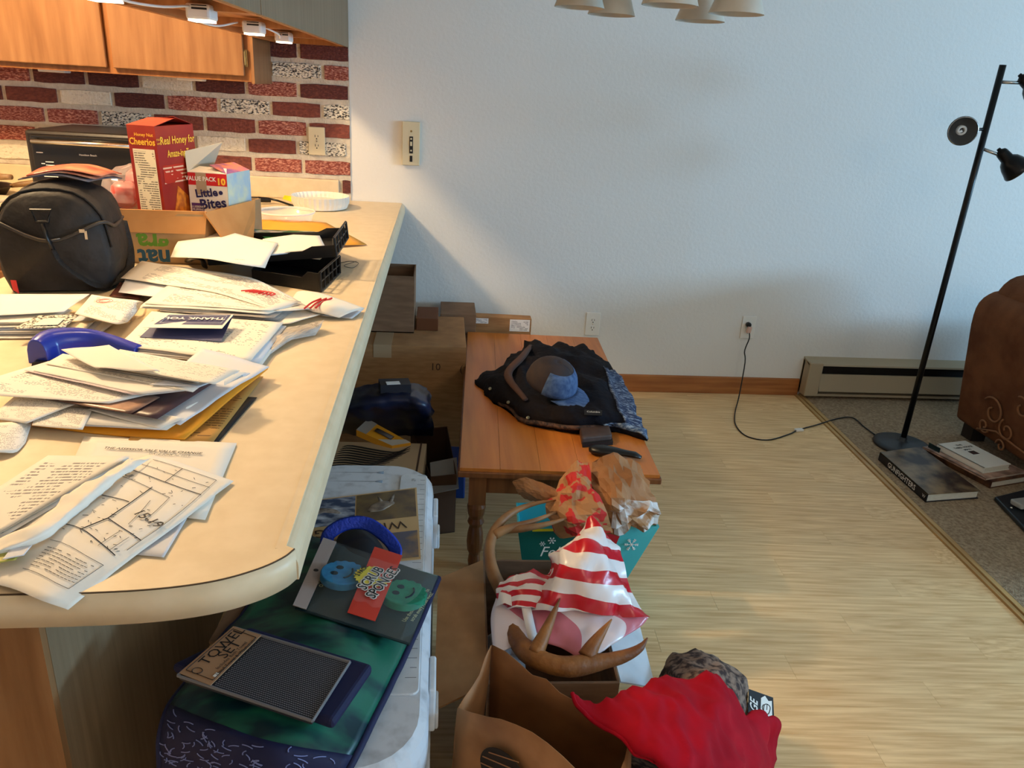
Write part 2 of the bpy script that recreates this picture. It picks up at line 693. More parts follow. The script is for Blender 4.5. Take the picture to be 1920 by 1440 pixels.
rows_ = [(1.538, -.602, 'dddrdpd'), (1.461, -.504, 'pbrdprdpd'), (1.382, -.608, 'dpdwddppr'), (1.303, -.511, 'brbpdwrdp'), (1.224, -.574, 'rprrbpppd'),
         (1.145, -.621, 'brwprppdr'), (1.066, -.599, 'pprprrwpr'), (0.987, -.437, 'drprpprdr')]
bcache = {}


def brick(x0, x1, zt, kind):
    wdt = round(x1 - x0, 3)
    var = random.randrange(3) if wdt > 0.19 else 0
    key = (wdt, kind, var)
    if key not in bcache:
        rr = random.Random(hash((wdt, var)) % 999)
        H = 0.0585
        mb = MB()
        k = 6 if wdt > 0.1 else 3
        top, bot = [], []
        for i in range(k + 1):
            x = -wdt / 2 + wdt * i / k
            e = 0.003 if i in (0, k) else 0
            top.append((x, H / 2 - e * 0.8 + rr.uniform(-.0016, .0016)))
            bot.append((x, -H / 2 + e * 0.6 + rr.uniform(-.0016, .0016)))
        outl = bot + top[::-1]
        n = len(outl)
        vs = [(p[0], 0, p[1]) for p in outl] + [(p[0] * 0.985, -0.0055, p[1] * 0.93) for p in outl]
        mb.add(vs, [tuple(range(n, 2 * n))] + [(i, (i + 1) % n, n + (i + 1) % n, n + i) for i in range(n)])
        o = mb.build('brick', BK[kind], wb)
        for vv in o.data.vertices:
            vv.co = vv.co + OFF['wall_back']
        bcache[key] = o.data
    else:
        o = bpy.data.objects.new('brick', bcache[key])
        COL.objects.link(o)
        o.parent = wb
    o.location = Vector(((x0 + x1) / 2, -0.005, zt - 0.030)) - OFF['wall_back']


for zt, x0, kinds in rows_:
    for k, kd in enumerate(kinds):
        a = x0 - 0.217 * k
        c_ = a + 0.202
        if k == 0:
            c_ = min(c_, -0.402)
            if x0 + 0.217 < -0.44:
                brick(x0 + 0.217, -0.402, zt, random.choice('dp'))
        if a < -2.4:
            break
        brick(a, c_, zt, kd)

# ---------------------------------------------------------------- kitchen: worktop, cabinets
ZC = 0.896
TH = 0.040
ct = thing('countertop', (-0.6, -1.5, ZC - TH), 'cream laminate peninsula countertop with a rounded end', 'countertop')
front = [(-1.095, -2.892)] + [(p.x, p.y) for p in spline([(-0.45, -2.892, 0), (-0.36, -2.889, 0), (-0.29, -2.882, 0), (-0.235, -2.868, 0), (-0.195, -2.846, 0), (-0.172, -2.824, 0), (-0.162, -2.806, 0)], 36)]
# worktop: L shape (peninsula + run along the brick wall)
poly = front + [(-0.172, -2.80), (-0.172, -0.002), (-3.28, -0.002), (-3.28, -0.64), (-1.095, -0.64)]
MB().prism(poly, ZC - TH, ZC).build('worktop', m_lam, ct)
# rolled edge along the dining side
prof = []
for i in range(9):
    a = pi / 2 - pi / 2 * i / 8
    prof.append((-0.184 + 0.026 * cos(a), ZC - 0.026 + 0.026 * sin(a)))
prof += [(-0.158, ZC - TH - 0.004), (-0.172, ZC - TH - 0.004), (-0.184, ZC - TH)]
mb = MB()
n = len(prof)
ys = [-2.806, -2.0, -1.0, -0.002]
for y in ys:
    for (x, z) in prof:
        mb.v.append((x, y, z + 0.0004))
for i in range(len(ys) - 1):
    for j in range(n):
        mb.f.append((i * n + j, i * n + (j + 1) % n, (i + 1) * n + (j + 1) % n, (i + 1) * n + j))
mb.f.append(tuple(range(n - 1, -1, -1)))
mb.f.append(tuple(range((len(ys) - 1) * n, len(ys) * n)))
mb.mi = [0] * len(mb.f)
mb.build('rolled_edge', m_lam, ct, smooth=False)
# curved laminate end strip and its dark glue line
band = [(p[0], p[1]) for p in front]
for nm, z0, z1, off_, mt in (('end_band', ZC - TH - .002, ZC - 0.0012, 0.0022, m_lam), ('glue_line', ZC - 0.0012, ZC + 0.0004, 0.0012, m_seam)):
    mb = MB()
    P = []
    for i, p in enumerate(band):
        a = V((*band[max(i - 1, 0)], 0))
        c2 = V((*band[min(i + 1, len(band) - 1)], 0))
        t_ = (c2 - a).normalized()
        nn = Vector((t_.y, -t_.x, 0))
        P.append((V((*p, 0)), nn))
    for q, nn in P:
        for o_, z in ((0, z0), (off_, z0), (off_, z1), (0, z1)):
            mb.v.append((q.x + nn.x * o_, q.y + nn.y * o_, z))
    for i in range(len(P) - 1):
        for j in range(4):
            mb.f.append((i * 4 + j, (i + 1) * 4 + j, (i + 1) * 4 + (j + 1) % 4, i * 4 + (j + 1) % 4))
    mb.mi = [0] * len(mb.f)
    mb.build(nm, mt, ct, smooth=(nm == 'end_band'))
struct(MB().box(-3.28, -0.452, -0.022, -0.0055, ZC, ZC + 0.090).build('trim_2', m_lam, bevel=0.004), 'low cream laminate backsplash at the foot of the bricks', 'backsplash')

bc = thing('base_cabinet', (-0.83, -1.6, 0), 'oak base cabinet with grey-brown back panel under the peninsula counter', 'cabinet')
MB().box(-1.06, -0.586, -2.60, -0.02, 0.0, ZC - TH).build('body', m_panel, bc)
MB().box(-1.07, -0.578, -2.615, -2.60, 0.0, ZC - TH).build('end_panel', m_oak, bc)
MB().box(-0.586, -0.577, -2.60, -0.02, 0.0, ZC - TH).build('back_panel', m_panel, bc)
for y0 in (-2.55, -1.95, -1.35):
    d_ = MB().box(-1.085, -1.062, y0, y0 + 0.55, 0.12, ZC - TH - 0.03).build('door', m_oak, bc, bevel=0.004)
kc = thing('kitchen_base_cabinet', (-2.1, -0.31, 0), 'oak base cabinet below the back counter on the brick wall', 'cabinet')
MB().box(-3.28, -1.10, -0.60, -0.02, 0.0, ZC - TH).build('body', m_oak, kc)
for i in range(4):
    x0 = -3.2 + i * 0.52
    MB().box(x0, x0 + 0.48, -0.622, -0.601, 0.12, ZC - TH - 0.19).build('door', m_oak, kc, bevel=0.004)
    MB().box(x0, x0 + 0.48, -0.622, -0.601, ZC - TH - 0.17, ZC - TH - 0.03).build('drawer', m_oak, kc, bevel=0.004)

# wall cabinet on the brick wall
wc = thing('wall_cabinet', (-1.6, -0.16, 1.38), 'oak wall cabinet with two slab doors over the brick backsplash', 'cabinet')
mb = MB()
mb.box(-2.40, -0.735, -0.315, -0.012, 1.395, 2.15)
mb.build('body', m_oakend, wc)
mb = MB()
mb.box(-2.40, -0.7352, -0.333, -0.315, 1.378, 1.412)
mb.box(-0.772, -0.735, -0.3325, -0.315, 1.413, 2.15)
mb.box(-1.262, -1.212, -0.3325, -0.315, 1.413, 2.15)
mb.build('face_frame', m_oakend, wc)
MB().box(-0.735, -0.7235, -0.333, -0.012, 1.372, 2.15).build('end_panel', m_oak, wc)
for x0, x1 in ((-1.79, -1.262), (-1.238, -0.757)):
    MB().box(x0, x1, -0.353, -0.334, 1.398, 2.12).build('door', m_oak, wc, bevel=0.004)
hg = MB()
hg.box(-0.756, -0.744, -0.344, -0.333, 1.432, 1.492)
hg.tube([(-0.7535, -0.346, 1.438), (-0.7535, -0.346, 1.486)], 0.004, 8)
hg.build('hinge', m_brass, wc)
for i, x in enumerate((-1.52, -1.0)):
    o = thing('cabinet_light', (x, -0.2, 1.378), ('slim white light under the wall cabinet left of the pans' if i == 0 else 'slim white light under the wall cabinet above the cereal box'), 'lamp', 'slim lights under the wall cabinet')
    MB().box(x - 0.05, x + 0.05, -0.23, -0.17, 1.368, 1.395).build('housing', m_white, o, bevel=0.004)

# cabinet hanging over the peninsula
pc = thing('hanging_cabinet', (-0.55, -1.15, 1.535), 'grey-brown hanging cabinet over the peninsula with recessed bottom', 'cabinet')
ZB = 1.535
mb = MB()
mb.box(-0.700, -0.412, -2.30, -0.004, ZB + 0.022, 2.44)
mb.build('body', m_under, pc)
mb = MB()
for y0, y1 in ((-1.690, -0.004), (-2.30, -1.697)):
    mb = MB()
    mb.box(-0.412, -0.400, y0, y1, ZB, 2.44)
    mb.build('back_panel', m_panel, pc)
mb = MB()
mb.box(-0.424, -0.412, -2.30, -0.004, ZB + .001, ZB + 0.022)
mb.box(-0.700, -0.682, -2.30, -0.004, ZB, ZB + 0.022)
for y in (-0.012, -0.62, -1.12, -1.69, -2.29):
    mb.box(-0.682, -0.424, y - 0.012, y + 0.008, ZB + .001, ZB + 0.022)
mb.build('bottom_frame', m_under, pc)
for y0, y1 in ((-0.60, -0.02), (-1.10, -0.64), (-1.67, -1.14), (-2.28, -1.71)):
    MB().box(-0.720, -0.701, y0, y1, ZB + 0.02, 2.40).build('door', m_oak, pc, bevel=0.004)

m_led = M('led_diffuser', (255, 250, 240), 0.4, emit=(255, 236, 206), estr=5.0)
LED = [(-0.545, -0.66, 1.515, 'white LED puck light nearest the brick wall under the hanging cabinet'),
       (-0.525, -1.20, 1.513, 'middle white LED light with printed label under the hanging cabinet'),
       (-0.525, -1.70, 1.513, 'white LED light bar nearest the viewer under the hanging cabinet'),
       (-0.560, -2.14, 1.513, 'white LED light at the upper picture edge under the hanging cabinet')]
for i, (x, y, z, lb) in enumerate(LED):
    o = thing('cabinet_light', (x, y, z), lb, 'lamp', 'white LED lights under the hanging cabinet')
    MB().box(x - 0.026, x + 0.026, y - 0.033, y + 0.033, z + .002, z + 0.034).build('housing', m_white, o, bevel=0.006)
    MB().box(x - 0.022, x + 0.022, y - 0.029, y + 0.029, z - 0.001, z + .002).build('diffuser', m_led, o)
    mb = MB()
    mb.box(x - 0.012, x + 0.020, y - 0.0334, y - 0.0332, z + 0.022, z + 0.026)
    mb.box(x - 0.012, x + 0.020, y - 0.0334, y - 0.0332, z + 0.029, z + 0.031)
    mb.build('print', m_ink, o)
    l_ = area_light('led_glow', (x, y, z - 0.004), (0, 0, 0), 0.044, 0.056, 0.8, (1.0, 0.74, 0.43))
    l_.parent = o
    l_.location = (0, 0, -0.004)
cds = [[(-.56, -1.66, 1.545), (-.60, -1.5, 1.528), (-.585, -1.36, 1.522), (-.56, -1.24, 1.54)], [(-.53, -1.16, 1.545), (-.50, -1.0, 1.528), (-.53, -.82, 1.524), (-.545, -.70, 1.54)],
       [(-.55, -2.05, 1.545), (-.60, -1.95, 1.53), (-.575, -1.82, 1.53), (-.54, -1.74, 1.54)]]
for i, c_ in enumerate(cds):
    tag(MB().tube(spline(c_, 14), 0.0028, 6).build('lamp_cord', m_white, smooth=True), ['white cord sagging from the light bar to the middle light', 'white cord sagging from the middle light to the one by the bricks', 'white cord at the upper picture edge between two cabinet lights'][i], 'cord', 'cords of the cabinet lights')

# ---------------------------------------------------------------- wall fittings


def outlet(loc, mat, label, group, proud=0.006):
    x, y, z = loc
    o = thing('wall_outlet', (x, y, z - 0.058), label, 'outlet', group)
    MB().box(x - 0.036, x + 0.036, y - proud, y, z - 0.059, z + 0.059).build('cover_plate', mat, o, bevel=0.003)
    for s in (-1, 1):
        zz = z + s * 0.0195
        rc = MB()
        rc.lathe((x, y - proud + .001, zz), [(0.0165, 0), (0.0165, 0.0025)], 16, (0, -1, 0))
        rc = rc.build('receptacle', mat, o)
        sl = MB()
        yy = y - proud - 0.0018
        sl.box(x - 0.0075, x - 0.0050, yy, yy + .001, zz - 0.003, zz + 0.007)
        sl.box(x + 0.0050, x + 0.0075, yy, yy + .001, zz - 0.002, zz + 0.006)
        sl.box(x - 0.0025, x + 0.0025, yy, yy + .001, zz - 0.012, zz - 0.007)
        sl.build('slot', m_ink, rc)
    MB().lathe((x, y - proud, z), [(0.003, 0), (0.003, 0.001)], 10, (0, -1, 0)).build('screw', m_chrome, o)
    return o


outlet((-0.5435, -0.0125, 1.148), m_ivory, 'ivory double outlet on the brick wall', None)
outlet((0.766, 0, 0.351), m_white, 'white double outlet on the wall behind the wooden table', None)
outlet((1.562, 0, 0.359), m_white, 'white outlet with the black lamp plug in it', None)

sw = thing('wall_control', (-0.133, 0, 1.067), 'beige wall control plate with dark slide switches above the counter corner', 'switch')
MB().box(-0.173, -0.094, -0.022, 0, 1.066, 1.252).build('cover_plate', m_ivory, sw, bevel=0.003)
mb = MB()
mb.box(-0.1405, -0.1245, -0.0235, -0.0215, 1.118, 1.190)
mb.box(-0.1385, -0.1265, -0.0235, -0.0215, 1.082, 1.108)
mb.build('slot', m_ink, sw)
mb = MB()
mb.box(-0.137, -0.128, -0.027, -0.023, 1.150, 1.168)
mb.lathe((-0.1325, -0.0225, 1.180), [(0.004, 0), (0.004, 0.003)], 10, (0, -1, 0))
mb.lathe((-0.1325, -0.0225, 1.130), [(0.004, 0), (0.004, 0.003)], 10, (0, -1, 0))
mb.build('slider', m_ivory, sw)
MB().lathe((-0.1325, -0.0215, 1.212), [(0.005, 0), (0.004, 0.002)], 10, (0, -1, 0)).build('screw', m_brass, sw)

# baseboard heater
ht = thing('baseboard_heater', (2.6, -0.035, 0.0), 'beige electric baseboard heater along the wall behind the floor lamp', 'heater')
HX0, HX1 = 1.889, 3.6
mb = MB()
mb.box(HX0, HX1, -0.02, -0.001, 0.022, 0.200)
mb.hexa([(HX0, -0.075, 0.188), (HX1, -0.075, 0.188), (HX1, 0, 0.205), (HX0, 0, 0.205), (HX0, -0.072, 0.196), (HX1, -0.072, 0.196), (HX1, 0, 0.214), (HX0, 0, 0.214)])
mb.build('casing', m_heater, ht)
MB().hexa([(HX0 + .075, -0.078, 0.050), (HX1, -0.078, 0.050), (HX1, -0.068, 0.050), (HX0 + .075, -0.068, 0.050), (HX0 + .075, -0.062, 0.140), (HX1, -0.062, 0.140), (HX1, -0.054, 0.140), (HX0 + .075, -0.054, 0.140)]).build('front_panel', m_heater, ht)
MB().box(HX0, HX0 + 0.073, -0.080, -0.001, 0.022, 0.206).build('end_cap', m_heater, ht, bevel=0.006)
MB().box(HX0 + 0.07, HX1, -0.030, -0.020, 0.030, 0.19).build('fin_core', m_dark, ht)
MB().box(HX0 + 0.07, HX1, -0.070, -0.02, 0.022, 0.034).build('bottom_lip', m_heater, ht)

# lamp plug and cord
pg = thing('lamp_cord', (2.03,-0.529,0.01), 'thin black lamp cord looping over the bamboo floor to the outlet', 'cord')
pc_ = [(1.556, -0.035, 0.350), (1.560, -0.045, 0.315), (1.545, -0.05, 0.25), (1.549,-0.07,0.1937), (1.531,-0.111,0.03), (1.45,-0.2829,0.006), (1.404,-0.4243,0.004), (1.413,-0.5387,0.003), (1.499,-0.5747,0.003), (1.627,-0.5093,0.004), (1.693,-0.4597,0.004), (1.805,-0.4049,0.006), (1.947,-0.3322,0.01), (2.029,-0.32,0.012), (2.032,-0.4263,0.012), (2.037,-0.5156,0.012)]
MB().tube(spline(pc_, 70), 0.0032, 6).build('cable', m_black, pg, smooth=True)
MB().lathe((1.556, -0.008, 0.3765), [(0.013, 0), (0.013, 0.016), (0.008, 0.022)], 12, (0, -1, 0)).build('plug', m_black, pg)
MB().obox((1.5565, -0.032, 0.355), (0.010, 0, 0), (0, 0.009, 0), (0.002, 0, 0.016)).build('adapter', M('pink_plug', (216, 176, 160), 0.5), pg, bevel=0.003)
p_ = V((1.694,-0.464,0.006))
MB().obox(p_, (0.02, 0.004, 0), (-0.002, 0.010, 0), (0, 0, 0.005)).build('switch_tag', m_white, pg, bevel=0.002)

# ---------------------------------------------------------------- floor lamp
LX, LY = 2.108, -0.62
fl_ = thing('floor_lamp', (LX, LY, 0.006), 'black three-headed floor lamp with round base on the carpet', 'lamp')
MB().lathe((LX, LY, 0.006), [(0.118, 0), (0.122, 0.006), (0.119, 0.014), (0.100, 0.020), (0.03, 0.024), (0.016, 0.030), (0.016, 0.045)], 40).build('base', M('lamp_base', (40, 42, 46), 0.45), fl_, smooth=True)
MB().tube([(LX, LY, 0.03), (LX, LY, 0.6), (LX, LY, 1.1), (LX, LY, 1.605)], 0.0125, 14).build('pole', m_blackm, fl_, smooth=True)
m_refl = M('lamp_reflector', (120, 122, 124), 0.35, metal=0.6)
m_cfl = M('bulb_glass', (226, 228, 228), 0.3)


def lamp_head(c, ax, arm_from, bulb=True):
    """c = rim centre, ax = the way the opening looks"""
    c, ax = V(c), V(ax).normalized()
    h = MB()
    h.lathe(c, [(0.052, 0.0), (0.054, -0.004), (0.050, -0.016), (0.044, -0.040), (0.036, -0.058), (0.024, -0.070), (0.022, -0.100), (0.019, -0.108), (0.008, -0.114), (0.007, -0.122)], 26, ax, capb=False)
    h = h.build('lamp_shade', m_blackm, fl_, smooth=True)
    MB().lathe(c, [(0.049, -0.003), (0.040, -0.035), (0.018, -0.055)], 26, ax, capb=False).build('reflector', m_refl, h, smooth=True)
    MB().lathe(c, [(0.0505, -0.002), (0.053, 0.001), (0.0505, 0.0015)], 26, ax, capb=False, capt=False).build('rim', m_chrome, h, smooth=True)
    if bulb:
        x = Vector((0, 0, 1)).cross(ax).normalized()
        y = ax.cross(x)
        pts = []
        for i in range(40):
            a = i / 39 * 2 * pi * 1.6
            rr = 0.014
            pts.append(c + x * (rr * cos(a)) + y * (rr * sin(a)) - ax * (0.034 - 0.020 * i / 39))
        pts.append(c - ax * 0.012)
        MB().tube(pts, 0.0048, 7).build('bulb', m_cfl, h, smooth=True)
    a = MB()
    e = c - ax * 0.075
    a.tube([arm_from, lerp(arm_from, e, 0.9)], 0.0065, 8)
    a.build('arm', m_chrome, fl_, smooth=True)


lamp_head((1.963,-0.7,1.363), (-0.30, -0.92, -0.08), (LX - 0.010, LY, 1.372))
lamp_head((2.262, -0.66, 1.225), (0.72, -0.25, -0.65), (LX + 0.010, LY, 1.300))
lamp_head((2.270, -0.66, 1.500), (0.70, -0.30, -0.60), (LX + 0.010, LY, 1.545))

# ---------------------------------------------------------------- sofa
m_sofa = M('brown_microfibre', (122, 78, 50), 0.95, (98, 60, 38), 9, (1, 1, 1), 4, bump=0.15, bscale=150, spec=.2)
m_emb = M('tan_embroidery', (142, 96, 62), 0.8)
so = thing('sofa', (2.9, -1.4, 0.0), 'brown fabric sofa seen from its side with tan scroll embroidery', 'sofa')


def sofa_section(prof, y0, y1, nm, mat=m_sofa, subd=0):
    n = len(prof)
    mb = MB()
    ys = [y0, y0 + 0.03, y0 + .10, (y0 + y1) / 2, y1 - .10, y1 - 0.03, y1]
    cx_ = sum(p[0] for p in prof) / n
    cz_ = sum(p[1] for p in prof) / n
    for k, y in enumerate(ys):
        s_ = 0.93 if k in (0, len(ys) - 1) else 1.0
        for x, z in prof:
            mb.v.append((cx_ + (x - cx_) * s_, y, cz_ + (z - cz_) * s_ if z > 0.1 else z))
    for k in range(len(ys) - 1):
        for j in range(n):
            mb.f.append((k * n + j, k * n + (j + 1) % n, (k + 1) * n + (j + 1) % n, (k + 1) * n + j))
    mb.f.append(tuple(range(n - 1, -1, -1)))
    mb.f.append(tuple(range((len(ys) - 1) * n, len(ys) * n)))
    mb.mi = [0] * len(mb.f)
    return mb.build(nm, mat, so, smooth=True, bevel=0.02, seg=3)


# outside back, slightly leaning, with a rolled top
bp_ = spline([(2.462, 0, 0.075), (2.440, 0, 0.22), (2.415, 0, 0.42), (2.398, 0, 0.56), (2.405, 0, 0.645), (2.445, 0, 0.69), (2.50, 0, 0.70), (2.66, 0, 0.66), (2.72, 0, 0.40), (2.72, 0, 0.075)], 22)
sofa_section([(p.x, p.z) for p in bp_], -1.80, -0.44, 'backrest')
cu_ = spline([(2.46, 0, 0.62), (2.455, 0, 0.70), (2.50, 0, 0.765), (2.58, 0, 0.785), (2.70, 0, 0.75), (2.80, 0, 0.60), (2.80, 0, 0.42), (2.66, 0, 0.42)], 18)
for y0, y1 in ((-1.10, -0.47), (-1.77, -1.11)):
    sofa_section([(p.x, p.z) for p in cu_], y0, y1, 'back_cushion')
MB().box(2.70, 3.40, -1.76, -0.48, 0.09, 0.30).build('seat_base', m_sofa, so, bevel=0.03)
for y0, y1 in ((-1.10, -0.63), (-1.60, -1.11)):
    MB().box(2.74, 3.42, y0, y1, 0.30, 0.45).build('seat_cushion', m_sofa, so, bevel=0.05)
for y0, y1 in ((-0.62, -0.42), (-1.82, -1.62)):
    MB().box(2.60, 3.42, y0, y1, 0.09, 0.58).build('armrest', m_sofa, so, bevel=0.06, seg=4)
for x, y in ((2.52, -0.52), (3.34, -0.52), (2.52, -1.72), (3.34, -1.72)):
    MB().box(x - 0.035, x + 0.035, y - 0.035, y + 0.035, 0.006, 0.09).build('foot', M('sofa_foot', (40, 26, 18), 0.6), so)
em = MB()


def sp_(y, z):
    # point on the outside back
    t = (z - 0.075) / (0.56 - 0.075)
    return (2.462 + (2.398 - 2.462) * t - 0.012, y, z)


def curlp(cy, cz, r0, turns, dirn, a0):
    return [sp_(cy + dirn * cos(a0 + i / 30 * turns * 2 * pi) * r0 * (1 - 0.75 * i / 30), cz + sin(a0 + i / 30 * turns * 2 * pi) * r0 * (1 - 0.75 * i / 30)) for i in range(31)]


for cy, cz, r0, tn, dn, a0 in ((-0.70, 0.215, 0.07, 1.1, 1, 0.6), (-0.80, 0.17, 0.05, 1.2, -1, 2.2), (-0.66, 0.135, 0.035, 1.2, 1, 3.5), (-0.86, 0.30, 0.05, 1.0, 1, 1.0), (-0.98, 0.20, 0.07, 1.2, -1, 0.3), (-0.78, 0.09, 0.03, 1.1, 1, 0.0)):
    em.tube(curlp(cy, cz, r0, tn, dn, a0), 0.0045, 6)
em.tube([sp_(-0.62, 0.10), sp_(-0.74, 0.14), sp_(-0.86, 0.13), sp_(-1.0, 0.12)], 0.0045, 6)
em.build('embroidery', m_emb, so, smooth=True)

# ---------------------------------------------------------------- books and gear on the carpet
m_page = M('book_pages', (222, 220, 206), 0.8, (196, 192, 176), 60, (1, 1, 40), 2)


def book(name, c4, z0, t, mats, label, spine_edge=0, group=None, cover=0.003):
    """c4 ccw footprint, spine along edge spine_edge"""
    o = thing(name, (sum(p[0] for p in c4) / 4, sum(p[1] for p in c4) / 4, z0), label, 'book', group)
    cx_ = sum(p[0] for p in c4) / 4
    cy_ = sum(p[1] for p in c4) / 4
    a, b = c4[spine_edge], c4[(spine_edge + 1) % 4]
    pg_ = []
    for i, p in enumerate(c4):
        k = 0.035 if i not in (spine_edge, (spine_edge + 1) % 4) else 0.02
        pg_.append((p[0] + (cx_ - p[0]) * k, p[1] + (cy_ - p[1]) * k))
    MB().prism(pg_, z0 + cover, z0 + t - cover).build('page_block', m_page, o)
    MB().prism([p[:2] for p in c4], z0, z0 + cover).build('back_cover', mats[0], o)
    fc = MB()
    p4 = [(p[0], p[1], z0 + t) for p in c4]
    fc.prism([p[:2] for p in c4], z0 + t - cover, z0 + t)
    fc.build('front_cover', mats[1], o)
    n = V((b[0] - a[0], b[1] - a[1], 0)).cross(Vector((0, 0, 1))).normalized()
    sp = MB()
    sp.hexa([(a[0], a[1], z0), (b[0], b[1], z0), (b[0] - n.x * .004, b[1] - n.y * .004, z0), (a[0] - n.x * .004, a[1] - n.y * .004, z0),
             (a[0], a[1], z0 + t), (b[0], b[1], z0 + t), (b[0] - n.x * .004, b[1] - n.y * .004, z0 + t), (a[0] - n.x * .004, a[1] - n.y * .004, z0 + t)])
    s_ = sp.build('spine', mats[0], o)
    return o, a, b, n


m_bk1 = M('big_book_photo_cover', (140, 118, 86), 0.35, (46, 30, 22), 11, (1, 1, 1), 5, 0.36, 0.62)
m_bk1s = M('big_book_spine', (20, 18, 26), 0.45)
A = [(1.917,-0.7632,0.006), (1.909,-1.128,0.006), (2.152,-1.095,0.006), (2.142,-0.6991,0.006)]
A = [(p[0], p[1]) for p in A]
o, a, b, n = book('hardcover_book', A, 0.006, 0.036, (m_bk1s, m_bk1), 'large hardcover photo book lying by the round lamp base')
d_ = V((b[0] - a[0], b[1] - a[1], 0)).normalized()
mid = V(((a[0] + b[0]) / 2, (a[1] + b[1]) / 2, 0.006 + 0.018))
text('GUNFIGHTERS', 0.032, mid + n * 0.001, d_, (0, 0, 1), m_inkw, o, bold=0.0005)
text('W', 0.02, mid + n * 0.001 + d_ * 0.165, d_, (0, 0, 1), m_inkw, o)

m_wb = M('white_book_cover', (226, 224, 214), 0.45)
m_mag = M('magazine_pinkish', (196, 160, 140), 0.5, (120, 92, 78), 20)
m_brn = M('brown_book_cover', (64, 38, 28), 0.5, (110, 72, 44), 22, detail=5)
z = 0.006
B1 = [(2.262, -1.010), (2.462, -0.955), (2.372, -0.655), (2.172, -0.710)]
o, a, b, n = book('hardcover_book', B1, z, 0.030, (m_brn, m_brn), 'brown patterned book at the bottom of the small book stack', 3)
z += 0.0305
B2 = [(2.240, -1.000), (2.475, -0.935), (2.378, -0.640), (2.148, -0.705)]
o, a, b, n = book('magazine', B2, z, 0.008, (m_mag, m_mag), 'pinkish magazine between brown and white books', 3, cover=0.001)
o['category'] = 'magazine'
z += 0.0085
B3 = [(2.258, -0.955), (2.405, -0.915), (2.352, -0.690), (2.195, -0.730)]
o, a, b, n = book('hardcover_book', B3, z, 0.026, (m_wb, m_wb), 'white hardcover book with small dark square on top of its stack', 3)
bx = V((B3[1][0] - B3[0][0], B3[1][1] - B3[0][1], 0)).normalized()
by = Vector((-bx.y, bx.x, 0))
bc_ = V((2.305, -0.80, z + 0.026))
text('THE', 0.018, bc_ + by * 0.062, bx, by, m_ink, o, bold=.0003)
text('THIRD POLICE', 0.0165, bc_ + by * 0.040, bx, by, m_ink, o, bold=.0003)
text('MAN', 0.018, bc_ + by * 0.018, bx, by, m_ink, o, bold=.0003)
q_ = bc_ - by * 0.012
MB().obox((q_.x, q_.y, z + 0.0263), bx * 0.018, by * 0.015, (0, 0, 0.0004)).build('cover_picture', M('cover_picture', (70, 40, 40), 0.5, (30, 50, 50), 60), o)
MB().obox((2.176, -0.742, z + 0.013), bx * 0.0006, by * 0.03, (0, 0, 0.011)).build('spine_label', M('dark_teal', (16, 40, 44), 0.5), o)

dv = thing('charging_dock', (2.195,-1.255,0.006), 'black electronic dock with grey handset at the right picture edge', 'device')
mb = MB()
D0 = [(2.208,-1.107,0.006), (2.151,-1.383,0.006), (2.38,-1.309,0.006), (2.431,-1.047,0.006)]
mb.hexa([(p[0], p[1], 0.006) for p in D0] + [(p[0], p[1], 0.040 if i in (2, 3) else 0.024) for i, p in enumerate(D0)])
mb.build('tray', M('dock_black', (30, 34, 38), 0.4), dv, bevel=0.006)
c_ = V((2.272,-1.193,0.045))
MB().obox(c_, (0.055, 0.012, 0), (-0.006, 0.024, 0), (0, 0.003, 0.010)).build('handset', M('handset_grey', (150, 150, 146), 0.4), dv, bevel=0.006)
p_ = V((2.203,-1.207,0.031))
MB().lathe(p_, [(0.004, 0), (0.003, 0.002)], 8).build('led', m_inkw, dv)

# ---------------------------------------------------------------- chandelier
ch = thing('chandelier', (0.55, -1.46, 2.455), 'chandelier of frosted bell glass shades hanging at the upper picture edge', 'chandelier')
m_frost = M('frosted_glass', (222, 214, 200), 0.35, (206, 196, 180), 14, detail=5, trans=0.25, sub=0.0)
m_nick = M('brushed_nickel', (150, 140, 126), 0.35, metal=1.0)
MB().lathe((0.55, -1.46, 1.95), [(0.03, 0), (0.05, .03), (0.05, .08), (0.02, .12), (0.008, .14), (0.008, .48), (0.06, .485), (0.065, .505)], 20).build('stem', m_nick, ch, smooth=True)
for x, y, z in ((0.351, -1.391, 1.623), (0.461, -1.272, 1.621), (0.519, -1.662, 1.616), (0.683, -1.374, 1.613), (0.699, -1.605, 1.614)):
    mb = MB()
    P_ = [(0.066, 0.0), (0.0655, 0.002), (0.058, 0.022), (0.049, 0.048), (0.040, 0.080), (0.034, 0.105), (0.030, 0.118), (0.020, 0.122)]
    I_ = [(r_ - 0.0028, h_) for r_, h_ in P_[::-1]]
    mb.lathe((x, y, z), P_ + I_[1:-1] + [(0.063, 0.0)], 32, capb=False, capt=False)
    mb.build('glass_shade', m_frost, ch, smooth=True)
    ar = MB()
    d_ = V((x - 0.55, y + 1.46, 0))
    ar.tube(spline([(0.55 + d_.x * .12, -1.46 + d_.y * .12, 2.0), (0.55 + d_.x * .6, -1.46 + d_.y * .6, 1.93), (x, y, 1.86), (x, y, 1.74)], 14), 0.006, 8)
    ar.lathe((x, y, z + 0.116), [(0.024, 0), (0.024, 0.02), (0.012, 0.03)], 14)
    ar.build('arm', m_nick, ch, smooth=True)

